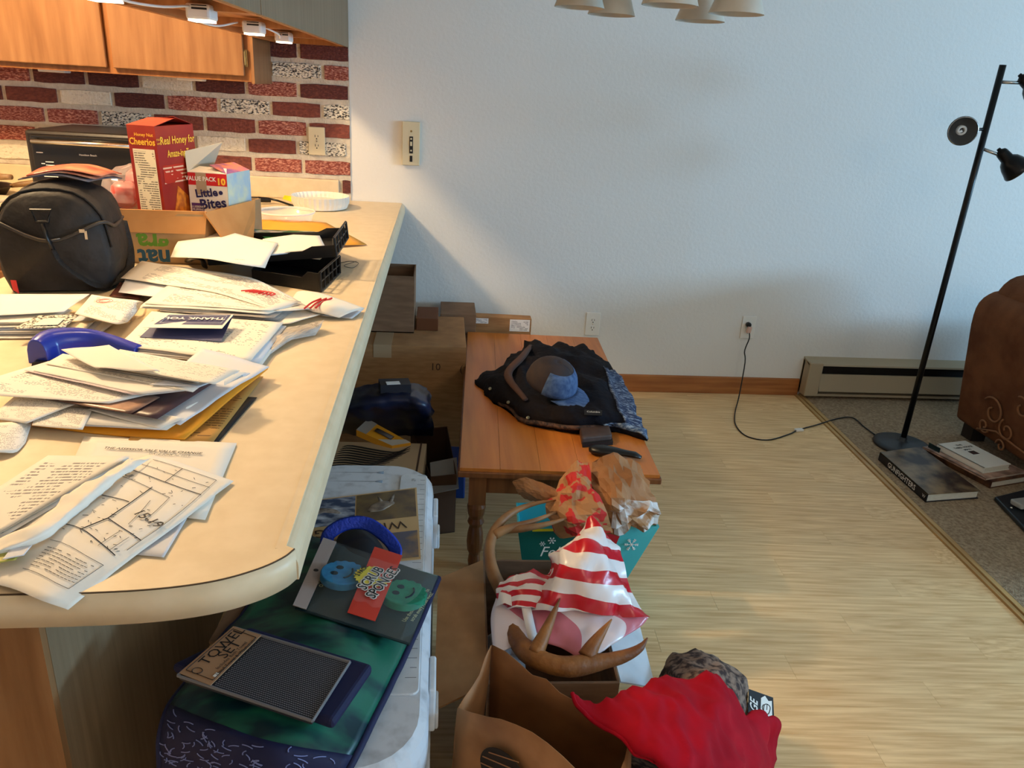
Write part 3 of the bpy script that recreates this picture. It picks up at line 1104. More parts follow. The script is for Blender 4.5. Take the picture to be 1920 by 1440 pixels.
# ---------------------------------------------------------------- wooden coffee table (turned with the planks)
TZ = 0.380
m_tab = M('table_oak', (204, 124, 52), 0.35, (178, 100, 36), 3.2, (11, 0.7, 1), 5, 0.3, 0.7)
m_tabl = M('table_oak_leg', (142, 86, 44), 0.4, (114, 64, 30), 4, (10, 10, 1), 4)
T = [(0.07581,-1.605,0.38), (0.665,-1.636,0.38), (0.7355,-0.2985,0.38), (0.1389,-0.2861,0.38)]
T = [V((p[0], p[1], 0)) for p in T]
tb = thing('coffee_table', ((T[0].x + T[2].x) / 2, (T[0].y + T[2].y) / 2, 0.0), 'honey oak coffee table with turned legs below the dark jacket', 'table')
ux = (T[1] - T[0]).normalized()
uy = (T[3] - T[0]).normalized()
TW, TL = (T[1] - T[0]).length, (T[3] - T[0]).length


def tp(a, b, z):
    q = T[0] + ux * a + uy * b
    return (q.x, q.y, z)


nb = 5
for i in range(nb):
    a0, a1 = TW * i / nb + 0.0003, TW * (i + 1) / nb - 0.0003
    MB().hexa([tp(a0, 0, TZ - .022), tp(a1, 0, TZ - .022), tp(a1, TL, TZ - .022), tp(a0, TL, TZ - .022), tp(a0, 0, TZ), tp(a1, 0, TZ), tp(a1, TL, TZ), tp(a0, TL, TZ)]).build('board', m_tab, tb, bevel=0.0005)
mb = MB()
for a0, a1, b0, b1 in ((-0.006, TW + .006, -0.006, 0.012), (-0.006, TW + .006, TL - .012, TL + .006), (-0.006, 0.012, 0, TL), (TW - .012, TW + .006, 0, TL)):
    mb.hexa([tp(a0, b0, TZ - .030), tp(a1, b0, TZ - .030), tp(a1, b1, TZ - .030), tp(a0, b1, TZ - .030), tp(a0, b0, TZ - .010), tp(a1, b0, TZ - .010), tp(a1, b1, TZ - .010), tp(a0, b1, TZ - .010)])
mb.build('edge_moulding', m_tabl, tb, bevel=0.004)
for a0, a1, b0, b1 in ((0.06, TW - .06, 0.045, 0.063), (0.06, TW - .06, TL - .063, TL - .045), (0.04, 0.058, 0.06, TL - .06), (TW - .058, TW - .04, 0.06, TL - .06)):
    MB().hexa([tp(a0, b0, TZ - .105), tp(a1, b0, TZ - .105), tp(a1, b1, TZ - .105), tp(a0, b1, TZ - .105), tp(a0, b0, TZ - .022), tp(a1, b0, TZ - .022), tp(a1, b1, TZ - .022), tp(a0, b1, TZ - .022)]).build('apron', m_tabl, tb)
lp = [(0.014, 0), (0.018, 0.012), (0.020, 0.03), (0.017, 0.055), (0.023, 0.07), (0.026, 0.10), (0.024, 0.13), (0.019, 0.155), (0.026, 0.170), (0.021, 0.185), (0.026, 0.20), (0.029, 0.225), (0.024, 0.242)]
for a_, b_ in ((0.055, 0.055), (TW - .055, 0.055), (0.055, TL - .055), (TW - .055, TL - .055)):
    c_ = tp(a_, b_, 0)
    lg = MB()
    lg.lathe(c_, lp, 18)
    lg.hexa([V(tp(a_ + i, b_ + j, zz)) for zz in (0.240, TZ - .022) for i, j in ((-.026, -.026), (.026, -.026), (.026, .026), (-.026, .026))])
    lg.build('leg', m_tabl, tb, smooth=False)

# ---------------------------------------------------------------- cartons under and behind the counter overhang
m_card = M('cardboard', (168, 124, 80), 0.85, (150, 108, 68), 14, (1, 1, 6), 3)
m_card2 = M('cardboard_dull', (138, 106, 80), 0.85, (120, 90, 66), 10, (1, 1, 5), 3)
m_cardin = M('cardboard_inside', (122, 82, 46), 0.9)
m_tape = M('packing_tape', (176, 150, 118), 0.3)
m_label = Mprint('shipping_label', (228, 226, 224), (60, 66, 84), 9, 2.0, 0.6)
m_print = M('carton_print', (70, 48, 34), 0.8)


def carton(name, x0, x1, y0, y1, z0, z1, label, mat=m_card, group=None):
    o = thing(name, ((x0 + x1) / 2, (y0 + y1) / 2, z0), label, 'box', group)
    mb = MB().box(x0, x1, y0, y1, z0, z1)
    mb.build('carton', mat, o, bevel=0.002)
    return o


# big box on the floor
o = carton('cardboard_box', -0.42, 0.118, -0.72, -0.30, 0.0, 0.452, 'big brown cardboard box on the floor left of the wooden table', m_card)
MB().box(-0.245, -0.175, -0.7215, -0.30, 0.40, 0.4535).build('tape', m_tape, o)
text('10', 0.042, (-0.002, -0.7205, 0.365), (1, 0, 0), (0, 0, 1), m_print, o)
text('(', 0.04, (0.10, -0.7205, 0.36), (1, 0, 0), (0, 0, 1), m_print, o)
# box stacked on it
o = thing('cardboard_box', (-0.22, -0.42, 0.453), 'tall open cardboard box stacked under the counter edge', 'box')
mb = MB()
openbox(mb, [(-0.40, -0.56), (-0.094, -0.56), (-0.094, -0.34), (-0.40, -0.34)], 0.453, 0.690)
mb.build('carton', m_card2, o)
MB().plate((-0.40, -0.56, 0.690), (-0.40, -0.34, 0.690), (-0.46, -0.34, 0.76), (-0.46, -0.56, 0.76), 0.004).build('flap', m_card2, o)
o = carton('cardboard_box', -0.085, 0.005, -0.52, -0.34, 0.453, 0.505, 'small dark brown box on the big box beside the tall open box', M('dark_carton', (104, 58, 26), 0.8))
o = carton('cardboard_box', 0.015, 0.175, -0.27, -0.06, 0.0, 0.455, 'plain narrow cardboard box standing between wall and big box', m_card2)
# flat carton behind the table
o = thing('cardboard_box', (0.29, -0.24, 0.0), 'flat cardboard box with two white labels behind the wooden table', 'box')
a, b = V((0.1422,-0.255,0.4459)), V((0.429,-0.255,0.4405))
MB().hexa([(a.x, -0.255, 0), (b.x, -0.255, 0), (b.x, -0.20, 0), (a.x, -0.20, 0), (a.x, -0.255, a.z), (b.x, -0.255, b.z), (b.x, -0.20, b.z), (a.x, -0.20, a.z)]).build('carton', m_card, o, bevel=0.002)
for (u0, v0, u1, v1) in ((886, 596, 916, 606), (955, 598, 994, 622)):
    p0, p1 = V((0.1604,-0.2565,0.4118)), V((0.2319,-0.2565,0.4369))
    if u0 > 900:
        p0, p1 = V((0.3298,-0.2565,0.3793)), V((0.4218,-0.2565,0.4356))
    g_ = MB()
    g_.grid([[(p0.x, -0.2565, p0.z), (p0.x, -0.2565, p1.z)], [(p1.x, -0.2565, p0.z), (p1.x, -0.2565, p1.z)]])
    g_.build('label_sticker', m_label, o)

# ================================================================ things on the counter
m_bag = M('black_nylon', (26, 24, 24), 0.62, (38, 35, 34), 16, detail=4, bump=0.25, bscale=45, spec=0.35)
m_strap = M('strap_webbing', (18, 17, 18), 0.75, bump=0.3, bscale=200)
m_redtag = M('red_tag', (190, 40, 44), 0.5)

# ---- black lunch bag: an arched loaf, turned a little
LB0 = V((-0.900, -1.725, ZC))
la = V((-0.190, 0.982, 0)).normalized()      # towards the back
lb = V((la.y, -la.x, 0))                     # to the right
lunch = thing('lunch_bag', LB0 + la * 0.13, 'black nylon lunch cooler bag with carry strap on the counter', 'bag')


def loaf(t, k, grow=1.0):
    """t 0..1 front to back, k 0..1 around from left base over the top to right base"""
    wdt = 0.112 + 0.010 * sin(pi * t)
    H = 0.240 + 0.010 * sin(pi * t)
    if k < 0.3:
        s_ = k / 0.3
        x, z = -wdt * (0.90 + 0.14 * sin(pi * s_ * 0.8)), 0.130 * s_
    elif k > 0.7:
        s_ = (1 - k) / 0.3
        x, z = wdt * (0.90 + 0.16 * sin(pi * s_ * 0.8)), 0.130 * s_
    else:
        a = pi - (k - 0.3) / 0.4 * pi
        x, z = wdt * 0.98 * cos(a), 0.130 + (H - 0.130) * sin(a) ** 0.7
    lean = 0.012 * z / 0.2
    p = LB0 + lb * (x * grow) + la * (0.26 * t) + Vector((0, 0, z))
    return p


G = []
for i in range(15):
    t = i / 14
    row = []
    for j in range(33):
        k = j / 32
        p = loaf(t, k)
        h = 0.006 * nz(p.x * 16, p.y * 16, p.z * 16) + 0.003 * nz(p.x * 40, p.y * 40, p.z * 40)
        e = 0.93 if i in (0, 14) else 1.0
        c_ = LB0 + la * (0.26 * t) + Vector((0, 0, 0.11))
        q = c_ + (p - c_) * e
        d_ = (p - c_).normalized()
        q = q + d_ * h
        q.z = max(q.z, ZC + 0.001)
        row.append(q)
    G.append(row)
mb = MB()
mb.grid(G)
nb_ = 33
for i0, rev in ((0, False), (14, True)):       # end panels as fans, bulged
    cpt = sum((G[i0][j] for j in range(33)), Vector()) / 33 - la * (0.012 if i0 == 0 else -0.012)
    ci = len(mb.v)
    mb.v.append(tuple(cpt))
    for j in range(33):
        f3 = (i0 * 33 + j, i0 * 33 + (j + 1) % 33, ci)
        mb.f.append(f3[::-1] if rev else f3)
        mb.mi.append(0)
mb.f.append(tuple([i * 33 for i in range(15)] + [i * 33 + 32 for i in range(14, -1, -1)]))
mb.mi.append(0)
body = mb.build('body', m_bag, lunch, smooth=True)
pp = [G[1][j] + (G[1][j] - (LB0 + Vector((0, 0, 0.11)))).normalized() * 0.003 for j in range(9, 25)]
MB().tube(pp, 0.0028, 6).build('piping', m_strap, lunch, smooth=True)
zp = MB()
zz = 0.135
zpath = [loaf(0.75, 0.31) - lb * 0.004, loaf(0.3, 0.31) - lb * .005, loaf(0.02, 0.33) - la * 0.006, LB0 - la * 0.016 + Vector((0, 0, 0.128)), loaf(0.02, 0.67) - la * 0.006, loaf(0.3, 0.69) + lb * .005, loaf(0.8, 0.69) + lb * .004]
zs = spline(zpath, 30)
zp.tube(zs, 0.0042, 6)
zp.build('zipper', M('zipper_tape', (44, 42, 42), 0.5), lunch, smooth=True)
MB().tube([p + Vector((0, 0, 0.0035)) - la * .002 for p in zs[4:17]], 0.0016, 5).build('zipper_teeth', M('zipper_teeth', (120, 116, 110), 0.35, metal=.8), lunch, smooth=True)
q = zs[18] - la * 0.004
MB().obox(q, lb * 0.006, la * 0.003, (0, 0, 0.004)).obox(q + lb * .007 - Vector((0, 0, .010)), lb * 0.0028, la * 0.0012, (0, 0, 0.010)).build('zipper_pull', m_chrome, lunch)
dr = LB0 - la * 0.017 + lb * (-0.008) + Vector((0, 0, 0.186))
MB().tube([dr - lb * .020 + Vector((0, 0, .014)), dr + lb * .020 + Vector((0, 0, .014)), dr + lb * .012 - Vector((0, 0, .012)), dr - lb * .012 - Vector((0, 0, .012))], 0.004, 6, closed=True).build('strap_ring', m_black, lunch)
sb_ = [dr - Vector((0, 0, .016)) - la * .002, dr + lb * .006 - Vector((0, 0, .045)) - la * .006, dr + lb * .016 - Vector((0, 0, .075)) - la * .012]
MB().tube(sb_, 0.0075, 8, flat=0.5).build('clasp', m_black, lunch, smooth=True)
st = spline([sb_[-1], dr + lb * .030 - Vector((0, 0, .105)) - la * .016, dr + lb * .060 - Vector((0, 0, .135)) - la * .014, dr + lb * .095 - Vector((0, 0, .165)) + la * .01, LB0 + lb * 0.118 + la * 0.08 + Vector((0, 0, .016)), LB0 + lb * 0.128 + la * 0.16 + Vector((0, 0, .020)), LB0 + lb * 0.124 + la * 0.23 + Vector((0, 0, .06)), LB0 + lb * 0.110 + la * 0.262 + Vector((0, 0, .13))], 40)
MB().tube(st, 0.012, 8, flat=0.22, upv=(1, 0, 0)).build('shoulder_strap', m_strap, lunch, smooth=True)
tg = LB0 - lb * 0.094 - la * 0.004
MB().plate(tg + Vector((0, 0, .012)) - la * .004, tg + lb * .012 - la * .007 + Vector((0, 0, .004)), tg + lb * .010 - la * .007 + Vector((0, 0, .036)), tg - lb * .002 - la * .004 + Vector((0, 0, .036)), 0.002).build('tag', m_redtag, lunch)

# magazines / mailers lying on the bag
mc = [((40, 60, 90), (120, 110, 110)), ((200, 170, 140), (150, 80, 60)), ((176, 56, 44), (206, 130, 96))]
tops = [loaf(0.40, 0.45), loaf(0.42, 0.58), loaf(0.92, 0.60), loaf(0.92, 0.46)]
for i in range(3):
    c4 = [tops[0] + Vector((-.02 + .01 * i, -.03, .012 + .005 * i)), tops[1] + Vector((.01 + .012 * i, -.02 + .01 * i, .020 + .006 * i)), tops[2] + Vector((.04, .02, .024 + .006 * i)), tops[3] + Vector((0, .03, .016 + .006 * i))]
    G_ = patch([[c4[0], lerp(c4[0], c4[3], .5) + Vector((0, 0, .008)), c4[3]], [lerp(c4[0], c4[1], .5) + Vector((0, 0, .014)), sum(c4, Vector()) / 4 + Vector((0, 0, .02)), lerp(c4[3], c4[2], .5) + Vector((0, 0, .014))], [c4[1], lerp(c4[1], c4[2], .5) + Vector((0, 0, .004)), c4[2]]], 8, 8)
    mb = MB()
    mb.grid(G_, 0.0022)
    tag(mb.build('leaflet', M('leaflet_%d' % i, mc[i][0], 0.4, mc[i][1], 14), smooth=True), ['dark blue leaflet at the bottom on top of the lunch bag', 'tan leaflet between two others on the lunch bag', 'red leaflet uppermost on top of the lunch bag'][i], 'leaflet', 'leaflets on the lunch bag')

# ---- produce carton with groceries
m_card_l = M('produce_carton', (196, 142, 84), 0.8, (182, 128, 72), 10)
m_card_p = M('produce_carton_face', (170, 140, 100), 0.8, (152, 122, 84), 12)
pb = thing('produce_box', (-0.79, -1.20, ZC), 'low cardboard produce box with upside-down green and blue print', 'box')
pc4 = [(-1.02, -1.392), (-0.655, -1.372), (-0.575, -1.02), (-0.96, -1.02)]
mb = MB()
openbox(mb, pc4, ZC, ZC + 0.142)
mb.build('carton', m_card_p, pb)
MB().hexa([(-1.022, -1.397, ZC + .088), (-0.653, -1.377, ZC + .088), (-0.653, -1.372, ZC + .088), (-1.022, -1.392, ZC + .088), (-1.022, -1.399, ZC + .150), (-0.645, -1.370, ZC + .150), (-0.648, -1.364, ZC + .150), (-1.022, -1.393, ZC + .150)]).build('folded_rim', m_card_l, pb)
MB().poly_plate([(-0.652, -1.376, ZC + .148), (-0.575, -1.38, ZC + 0.03), (-0.545, -1.31, ZC + 0.02), (-0.565, -1.16, ZC + 0.10), (-0.575, -1.10, ZC + .148)], 0.004).build('torn_corner', m_card_l, pb)
m_green = M('green_print', (92, 140, 44), 0.7)
m_blue = M('blue_print', (26, 74, 104), 0.7)
ub = (V((-0.655, -1.372, 0)) - V((-1.02, -1.392, 0))).normalized()
text('gra', 0.068, (-0.795, -1.3815, ZC + 0.062), -ub, (0, 0, -1), m_green, pb, bold=0.0022, eps=-0.0016)
text('nat', 0.068, (-0.795, -1.3815, ZC + 0.018), -ub, (0, 0, -1), m_blue, pb, bold=0.0022, eps=-0.0016)

# cereal box
m_cer = M('cereal_red', (142, 30, 24), 0.4, (158, 58, 30), 5)
m_cers = Mprint('nutrition_panel', (224, 216, 190), (60, 50, 44), 44, 1.6, 0.62, (0.04, 0.96, 0.02, 0.98))
m_yel = M('yellow_print', (240, 190, 60), 0.5)
m_hon = M('honey_orange', (224, 128, 30), 0.45, (182, 88, 24), 60, detail=1)
cb = thing('cereal_box', (-0.787, -1.21, ZC + 0.006), 'tall red cereal box with nutrition panel in the produce box', 'box')
K = [V((-0.850, -1.305, 0)), V((-0.770, -1.322, 0)), V((-0.722, -1.140, 0)), V((-0.802, -1.123, 0))]
zb, zt = ZC + 0.006, 1.262
lean = V((-0.012, 0.008, 0))
MB().hexa([(p.x, p.y, zb) for p in K] + [(p.x + lean.x, p.y + lean.y, zt) for p in K]).build('carton', m_cer, cb)
fl4 = [(p.x + lean.x, p.y + lean.y, zt) for p in K]
MB().plate(fl4[0], fl4[1], lerp(fl4[1], fl4[2], .55) + Vector((0, 0, .020)), lerp(fl4[0], fl4[3], .55) + Vector((0, 0, .016)), 0.0012).build('top_flap', m_cer, cb)
MB().plate(fl4[3], fl4[2], lerp(fl4[2], fl4[1], .5) + Vector((0, 0, .024)), lerp(fl4[3], fl4[0], .5) + Vector((0, 0, .010)), 0.0012).build('top_flap', m_cer, cb)


def onface(a, b, u, z):            # point on the leaning face between corners a and b
    q = K[a].lerp(K[b], u) + lean * ((z - zb) / (zt - zb))
    n = (K[b] - K[a]).cross(Vector((0, 0, 1))).normalized()
    return V((q.x, q.y, z)) + n * 0.0007


g_ = MB()
g_.grid([[onface(0, 1, .12, zb + .02), onface(0, 1, .12, zt - .062)], [onface(0, 1, .90, zb + .02), onface(0, 1, .90, zt - .062)]])
g_.build('nutrition_panel', m_cers, cb)
d01, d12 = (K[1] - K[0]).normalized(), (K[2] - K[1]).normalized()
text('Cheerios', 0.0255, onface(0, 1, .5, zt - .043), d01, (0, 0, 1), m_yel, cb, bold=.0006, sx=0.80)
text('Honey Nut', 0.012, onface(0, 1, .58, zt - .024), d01, (0, 0, 1), m_yel, cb, bold=.0002)
text('Real Honey for', 0.030, onface(1, 2, .54, zt - .040), d12, (0, 0, 1), m_yel, cb, bold=.0004, sx=.92)
text('made\nwith', 0.011, onface(1, 2, .06, zt - .040), d12, (0, 0, 1), m_yel, cb)
text('Amaze-ing Taste!', 0.028, onface(1, 2, .62, zt - .076), d12, (0, 0, 1), m_yel, cb, bold=.0004, sx=.75)
g_ = MB()
g_.grid([[onface(1, 2, .08, zt - .155), onface(1, 2, .08, zt - .105)], [onface(1, 2, .82, zt - .155), onface(1, 2, .82, zt - .105)]])
g_.build('small_print', Mprint('cereal_small_print', (172, 48, 32), (230, 190, 160), 5, 1.6, 0.75, (0, 1, 0, 1)), cb)
hc = MB()
hc.add([onface(1, 2, .14, zb + .03), onface(1, 2, .72, zb + .03), onface(1, 2, .66, zt - .20), onface(1, 2, .40, zt - .165), onface(1, 2, .22, zt - .25)], [(0, 1, 2, 3, 4)])
hc.build('honeycomb_print', m_hon, cb)

# muffin snack box
m_snk = M('snack_cream', (228, 220, 206), 0.5)
m_snkr = M('snack_red', (198, 34, 40), 0.45)
m_snkb = M('snack_blue', (150, 186, 214), 0.45, (206, 214, 190), 18, detail=4)
m_nvy = M('navy_print', (36, 34, 84), 0.5)
m_pur = M('purple_print', (84, 44, 104), 0.5)
sx_ = thing('snack_box', (-0.66, -1.16, ZC + .006), 'opened muffin snack box with red band and blue side in the produce box', 'box')
K2 = [V((-0.735, -1.217, 0)), V((-0.622, -1.228, 0)), V((-0.588, -1.090, 0)), V((-0.700, -1.078, 0))]
z0_, z1_ = ZC + .006, 1.134
n01 = (K2[1] - K2[0]).normalized()
n12 = (K2[2] - K2[1]).normalized()
o1 = n01.cross(Vector((0, 0, 1)))
o2 = n12.cross(Vector((0, 0, 1)))
bxx = MB()
openbox(bxx, [(p.x, p.y) for p in K2], z0_, z1_)
bxx.build('carton', m_snk, sx_)


def f2(a, b, u, z, e=0.0008):
    q = K2[a].lerp(K2[b], u)
    n = (K2[b] - K2[a]).cross(Vector((0, 0, 1))).normalized()
    return V((q.x, q.y, z)) + n * e


def facequad(fn, a, b, u0, u1, za, zb_, mat, par, nm, e=0.0008):
    g_ = MB()
    g_.grid([[fn(a, b, u0, za, e), fn(a, b, u0, zb_, e)], [fn(a, b, u1, za, e), fn(a, b, u1, zb_, e)]])
    return g_.build(nm, mat, par)


facequad(f2, 0, 1, 0, 1, z1_ - .036, z1_ - .001, m_snkr, sx_, 'red_band')
facequad(f2, 1, 2, 0, 1, z0_, z1_ - .001, m_snkb, sx_, 'side_print')
text('VALUE PACK', 0.017, f2(0, 1, .33, z1_ - .018, .0010), n01, (0, 0, 1), m_inkw, sx_, bold=.0004, sx=.9)
text('10', 0.026, f2(0, 1, .85, z1_ - .024, .0010), n01, (0, 0, 1), m_yel, sx_, bold=.0012)
text('Little', 0.032, f2(0, 1, .45, z1_ - .058, .0010), n01 + Vector((0, 0, .12)), (0, 0, 1), m_nvy, sx_, bold=.0010)
text('Bites', 0.040, f2(0, 1, .60, z1_ - .088, .0010), n01 + Vector((0, 0, .14)), (0, 0, 1), m_nvy, sx_, bold=.0012)
MB().add and None
dd = MB()
dd.lathe(f2(0, 1, .82, z1_ - .055, .0004), [(0.006, 0), (0.006, .0008)], 14, o1)
dd.lathe(f2(0, 1, .74, z1_ - .132, .0004), [(0.010, 0), (0.010, .0008)], 14, o1)
dd.build('blueberry_print', m_nvy, sx_)
facequad(f2, 0, 1, .04, .36, z1_ - .118, z1_ - .088, m_pur, sx_, 'flavour_label', .0009)
text('BLUEBERRY\nMUFFINS', 0.0085, f2(0, 1, .20, z1_ - .103, .0014), n01, (0, 0, 1), m_inkw, sx_)
mf = MB()
mf.lathe(f2(0, 1, .78, z1_ - .125, .0003), [(0.026, 0), (0.026, .0006)], 18, o1)
mf.build('muffin_print', M('muffin_print', (182, 112, 56), 0.5, (206, 146, 84), 40), sx_)
facequad(f2, 0, 1, .20, .47, z1_ - .063, z1_ - .001, M('torn_board', (170, 150, 122), 0.9), sx_, 'torn_patch', .0011)
tz = Vector((0, 0, z1_))
MB().plate(K2[3] + tz, K2[0] + tz, K2[0] + tz + Vector((-.012, .03, .055)), K2[3] + tz + Vector((0.03, 0.01, .075)), 0.0012).build('top_flap', M('flap_grey', (188, 178, 158), 0.8), sx_)
MB().plate(K2[1] + tz, K2[2] + tz, K2[2] + tz + Vector((-.050, .02, .018)), K2[1] + tz + Vector((-.055, .03, .020)), 0.0012).build('top_flap', M('flap_print', (214, 120, 60), 0.45, (110, 60, 130), 24), sx_)
MB().plate(K2[0] + tz, K2[1] + tz, K2[1] + tz + Vector((-.01, .045, .010)), K2[0] + tz + Vector((.02, .05, .012)), 0.0012).build('top_flap', m_snk, sx_)
text('sponge', 0.001, (-0.6, -1.1, 1.0), n01, (0, 0, 1), m_snk, sx_) if False else None

# apples in a clear plastic bag
m_apple = M('apple_skin', (190, 40, 46), 0.3, (214, 110, 90), 9, detail=3)
ap = [(-0.925, -1.20, ZC + .165), (-0.870, -1.16, ZC + .160), (-0.905, -1.13, ZC + .195), (-0.95, -1.13, ZC + .145)]
for i, c_ in enumerate(ap):
    o = thing('apple', (c_[0], c_[1], c_[2] - .034), 'red apple inside the clear plastic bag beside the cereal box', 'apple', 'apples in the plastic bag')
    MB().lathe((c_[0], c_[1], c_[2] - .034), [(0.004, .004), (0.018, 0), (0.031, .014), (0.038, .036), (0.034, .056), (0.020, .068), (0.006, .062)], 18).build('flesh', m_apple, o, smooth=True)
    MB().tube([(c_[0], c_[1], c_[2] + .026), (c_[0] + .004, c_[1], c_[2] + .044)], 0.0015, 5).build('stem', m_print, o)
m_clear = M('clear_bag_plastic', (240, 240, 244), 0.12, trans=0.0, alpha=0.22, spec=0.8)
G = []
for i in range(13):
    th = i / 12 * pi
    row = []
    for j in range(25):
        a = j / 24 * 2 * pi
        d_ = V((sin(th) * cos(a), sin(th) * sin(a), cos(th)))
        rr = 1 + 0.16 * nz(d_.x * 3 + 5, d_.y * 3, d_.z * 3) + 0.10 * abs(nz(d_.x * 8, d_.y * 8, d_.z * 8))
        row.append(V((-0.910, -1.155, ZC + .165)) + Vector((d_.x * .090 * rr, d_.y * .085 * rr, d_.z * .078 * rr)))
    G.append(row)
mb = MB()
mb.grid(G)
tag(mb.build('plastic_bag', m_clear, smooth=False), 'crinkled clear plastic bag holding red apples beside the cereal box', 'bag')

# toaster oven
m_tgl = M('dark_oven_glass', (26, 22, 18), 0.12, spec=0.6)
to = thing('toaster_oven', (-1.35, -0.25, ZC), 'black toaster oven with silver handle against the brick wall', 'oven')
MB().box(-1.555, -1.075, -0.440, -0.05, ZC + .015, 1.166).build('housing', M('oven_black', (34, 28, 24), 0.35), to, bevel=0.012)
MB().box(-1.530, -1.120, -0.452, -0.440, ZC + .035, 1.150).build('door', m_tgl, to, bevel=0.004)
h_ = MB()
h_.tube([(-1.515, -0.478, 1.128), (-1.150, -0.478, 1.128)], 0.009, 12)
h_.build('handle', M('silver_handle', (198, 194, 186), 0.25, metal=1.0), to, smooth=True)
MB().box(-1.522, -1.505, -0.478, -0.45, 1.118, 1.138).box(-1.152, -1.13, -0.478, -0.45, 1.118, 1.138).build('handle_bracket', m_black, to)
text('Hamilton Beach', 0.010, (-1.33, -0.4525, 1.085), (1, 0, 0), (0, 0, 1), m_inkw, to)
mb = MB()
for x0_, x1_, zz in ((-1.515, -1.492, 1.085), (-1.487, -1.458, 1.052), (-1.487, -1.456, 1.040), (-1.487, -1.460, 1.028), (-1.503, -1.490, 1.045), (-1.500, -1.450, 0.998)):
    mb.box(x0_, x1_, -0.4527, -0.4520, zz, zz + .0028)
mb.build('dial_print', m_inkw, to)
mb = MB()
for zz in (1.07, 1.035, 1.0):
    mb.box(-1.110, -1.095, -0.4405, -0.4395, zz, zz + .002)
mb.build('dial_mark', m_inkw, to)
for x in (-1.53, -1.10):
    for y in (-.41, -.08):
        MB().lathe((x, y, ZC), [(0.012, 0), (0.012, .016)], 10).build('foot', m_black, to)

# pans at the left picture edge
m_pan = M('dark_pan', (34, 28, 24), 0.35, metal=0.3)
m_wh = M('pan_handle', (150, 118, 78), 0.5, (108, 78, 46), 8, (1, 8, 8))
for i, (c_, z_, lb_) in enumerate((((-1.835, -0.30), ZC, 'lower dark frying pan on the back counter at the left edge'), ((-1.90, -0.36), ZC + .040, 'upper dark frying pan stacked at the left picture edge'))):
    o = thing('frying_pan', (c_[0], c_[1], z_), lb_, 'pan', 'frying pans on the back counter')
    MB().lathe((c_[0], c_[1], z_), [(0.095, 0), (0.120, .035), (0.124, .038), (0.116, .035), (0.092, .004)], 30, capt=True).build('pan_body', m_pan, o, smooth=True)
    d_ = V((0.9, 0.30 - .5 * i, 0)).normalized()
    c3 = V((c_[0], c_[1], z_ + .034))
    MB().tube([c3 + d_ * .115, c3 + d_ * .15 + Vector((0, 0, .006)), c3 + d_ * .22 + Vector((0, 0, .014)), c3 + d_ * .27 + Vector((0, 0, .016))], [.008, .011, .013, .010], 10).build('handle', m_wh, o, smooth=True)
tag(MB().box(-2.2, -1.66, -0.60, -0.36, ZC, ZC + .012).build('cutting_board', M('board_pale', (214, 200, 170), 0.5), bevel=0.004), 'pale chopping board on the back counter in front of the pans', 'board')

# paper plates
m_plate = M('paper_plate', (236, 232, 222), 0.6)
PCX, PCY = -0.500, -0.250
ORD = ['lowest', 'second lowest', 'third lowest', 'fourth lowest', 'fifth lowest', 'sixth lowest', 'seventh lowest']
for k in range(7):
    pr = MB()
    r0 = 0.118
    n = 72
    z_ = ZC + k * 0.0040
    vs = []
    for (r_, h_, fl) in ((0.0, .002, 0), (0.100, .002, 0), (0.108, .004, .6), (0.113, .018, 1), (0.118, .028, 1), (0.118, .0292, 1), (0.112, .0185, 1), (0.107, .0052, .6), (0.0, .0035, 0)):
        for j in range(n):
            a = 2 * pi * j / n
            rr = r_ + fl * 0.0016 * (1 if j % 2 else -1)
            vs.append((PCX + rr * cos(a), PCY + rr * sin(a), z_ + h_))
    fs = []
    for i in range(8):
        for j in range(n):
            fs.append((i * n + j, i * n + (j + 1) % n, (i + 1) * n + (j + 1) % n, (i + 1) * n + j))
    pr.add(vs, fs)
    tag(pr.build('paper_plate', m_plate), ('topmost white fluted paper plate of the stack' if k == 6 else ORD[k] + ' white fluted paper plate of the stack near the backsplash'), 'plate', 'stacked paper plates')

# black cord with plug, yellow tag
kc_ = thing('power_cord', (-0.7185,-0.1636,0.9), 'black power cord with plug lying behind the paper plates', 'cord')
MB().tube(spline([(-0.876,-0.1553,0.905), (-0.7811,-0.1794,0.915), (-0.7321,-0.2008,0.918), (-0.6871,-0.2066,0.912), (-0.6064,-0.2652,0.902), (-0.5607,-0.2357,0.902)], 24), 0.0045, 7).build('cable', m_black, kc_, smooth=True)
MB().tube([(-0.7615,-0.2283,0.916), (-0.7119,-0.2148,0.912)], [0.012, 0.008], 8).build('plug', m_black, kc_)
MB().tube(spline([(-0.8159,-0.4024,0.902), (-0.7352,-0.3919,0.902), (-0.6588,-0.3545,0.902), (-0.6064,-0.2652,0.902)], 16), 0.0045, 7).build('cable', m_black, kc_, smooth=True)
MB().plate((-0.6669,-0.1948,0.918), (-0.5918,-0.2952,0.918), (-0.5891,-0.2803,0.94), (-0.6546,-0.2084,0.936), 0.003).build('yellow_tag', M('yellow_tag', (206, 214, 40), 0.5), kc_)

